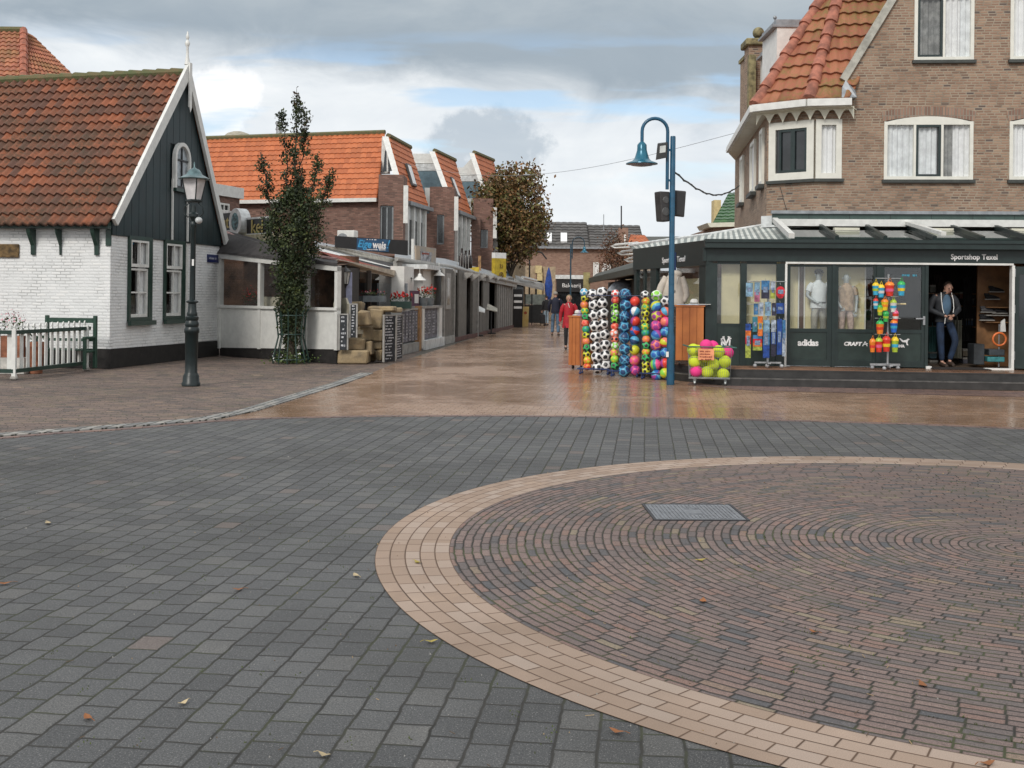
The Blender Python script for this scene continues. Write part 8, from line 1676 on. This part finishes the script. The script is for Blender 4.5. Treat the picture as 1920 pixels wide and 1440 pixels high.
# goods stacked deeper in the shop, each a small dim thing of its own
stock = [(1744, 1758, 676, 688, 1.7, (.10, .09, .08), 'low pale box on the shop floor at the left of the doorway'), (1744, 1756, 660, 672, 1.7, (.05, .10, .12), 'teal shoe box on the low shelf left of the man'), (1806, 1818, 655, 668, 1.9, (.12, .10, .07), 'tan shoe box right of the legs of the man'), (1806, 1820, 671, 682, 1.9, (.07, .07, .09), 'grey shoe box on the floor right of the man'),
         (1800, 1812, 548, 560, 2.4, (.14, .05, .04), 'small dark red box deep in the shop beside the head of the man'), (1814, 1826, 560, 571, 2.4, (.10, .11, .13), 'grey box deep in the shop near the wooden wall'), (1744, 1754, 535, 548, 2.4, (.12, .12, .10), 'small grey box high at the left inside the shop'), (1812, 1824, 598, 610, 2.2, (.06, .09, .15), 'blue box deep in the shop at hand height of the man')]
for k, (u0, u1, v0, v1, y, c, lab) in enumerate(stock):
    a, z1 = dd(u0, v0, y); c_, z0 = dd(u1, v1, y); b = MB(SH); b.box(a, c_, y, y + .3, max(z0, FZ + .006), z1)
    t = thing('shoe_box', lab, 'box', SH.p(a, y, max(z0, FZ + .006)), 'boxes deep in the shop'); o = b.build('carton', pmat('stock_%s' % 'abcdefgh'[k], c, .6, var=.2), t); q = MB(SH); q.box(a - .006, c_ + .006, y - .006, y + .306, z1 - .03, z1 + .008); q.build('lid', pmat('stock_lid', (.22, .21, .19), .6), t)
for v, lab in ((549, 'upper'), (572, 'middle'), (611, 'lower')): 
    s0_, z_ = dd(1741, v, 2.4); b = MB(SH); b.box(s0_, dd(1830, v, 2.4)[0], 2.4, 2.7, z_ - .025, z_ - .004); tag(b.build('wall_shelf', m_wood), f'{lab} long wooden shelf deep inside the shop behind the man', 'shelf')

# ================================================================== small growth and crumbs in the joints of the paving
rn = random.Random(77)
b = MB()
for k in range(620):
    a, r = rn.uniform(0, 6.28), RI * math.sqrt(rn.random()) * .98; x, y = CC[0] + r * math.cos(a), CC[1] + r * math.sin(a)
    if rn.random() < .45: x, y = 1.9 + rn.gauss(0, .9), 6.6 + rn.gauss(0, 1.5)
    if math.hypot(x - CC[0], y - CC[1]) > RI or (.95 < x < 1.95 and 8.2 < y < 9.1): continue
    row = math.floor(math.hypot(x - CC[0], y - CC[1]) / .058) * .058; th = math.atan2(y - CC[1], x - CC[0]); x, y = CC[0] + row * math.cos(th), CC[1] + row * math.sin(th)
    for j in range(rn.randint(3, 9)):
        t_ = th + rn.gauss(0, .022) / max(.3, row) * 1.5; px, py = CC[0] + row * math.cos(t_) + rn.gauss(0, .003), CC[1] + row * math.sin(t_) + rn.gauss(0, .003); h = rn.uniform(.005, .016); w_ = rn.uniform(.002, .005); q = rn.uniform(0, 3.1); dx, dy = w_ * math.cos(q), w_ * math.sin(q)
        b.add([(px - dx, py - dy, .003), (px + dx, py + dy, .003), (px + dy * 1.5 + rn.gauss(0, .003), py - dx * 1.5, h)], [(0, 1, 2)], rn.randrange(2))
for k in range(260):
    x, y = rn.uniform(-4.5, 3), rn.uniform(3.3, 11)
    if math.hypot(x - CC[0], y - CC[1]) < RO + .02: continue
    for j in range(rn.randint(2, 6)):
        px, py = x + rn.gauss(0, .012), y + rn.gauss(0, .03); h = rn.uniform(.003, .009); b.add([(px - .003, py, 0), (px + .003, py, 0), (px, py + .002, h)], [(0, 1, 2)], rn.randrange(2))
o = b.build('moss', [pmat('moss_green', (.075, .10, .02), .9), pmat('moss_dark', (.05, .06, .02), .9)], None, uv=False); tag(o, 'tufts of moss and weed in the joints of the paving', 'moss', None, 'stuff')
b = MB()
for k in range(900):
    x, y = rn.uniform(-6, 6), rn.uniform(3.0, 13) ; s = rn.uniform(.002, .006) * (1 + (rn.random() < .06) * 1.6); z = .0035 if math.hypot(x - CC[0], y - CC[1]) > RO + .01 else .0075
    q = rn.uniform(0, 6.3); e = rn.uniform(.3, 1); p = [(x + s * math.cos(q), y + s * math.sin(q), z - .004), (x - s * e * math.sin(q), y + s * e * math.cos(q), z - .004), (x - s * math.cos(q), y - s * math.sin(q), z - .004), (x + s * e * math.sin(q), y - s * e * math.cos(q), z - .004), (x, y, z + s * .6)]
    b.add(p, [(0, 1, 4), (1, 2, 4), (2, 3, 4), (3, 0, 4)], rn.choices([0, 1, 2], [5, 2, 3])[0])
for k in range(110):
    x, y = rn.uniform(-5, 5), rn.uniform(3.2, 10); q = rn.uniform(0, 3.14); L_ = rn.uniform(.012, .035); z = .010 if math.hypot(x - CC[0], y - CC[1]) < RO + .01 else .006; b.bar((x, y, z), (x + L_ * math.cos(q), y + L_ * math.sin(q), z + rn.uniform(0, .006)), .0028, .0018, mi=rn.choice([1, 2]))
o = b.build('grit', [pmat('grit_pale', (.30, .29, .27), .9), pmat('grit_tan', (.34, .24, .13), .9), pmat('grit_brown', (.12, .08, .05), .9)], None, uv=False); tag(o, 'loose grit, crumbs and plant bits strewn over the paving', 'grit', None, 'stuff')
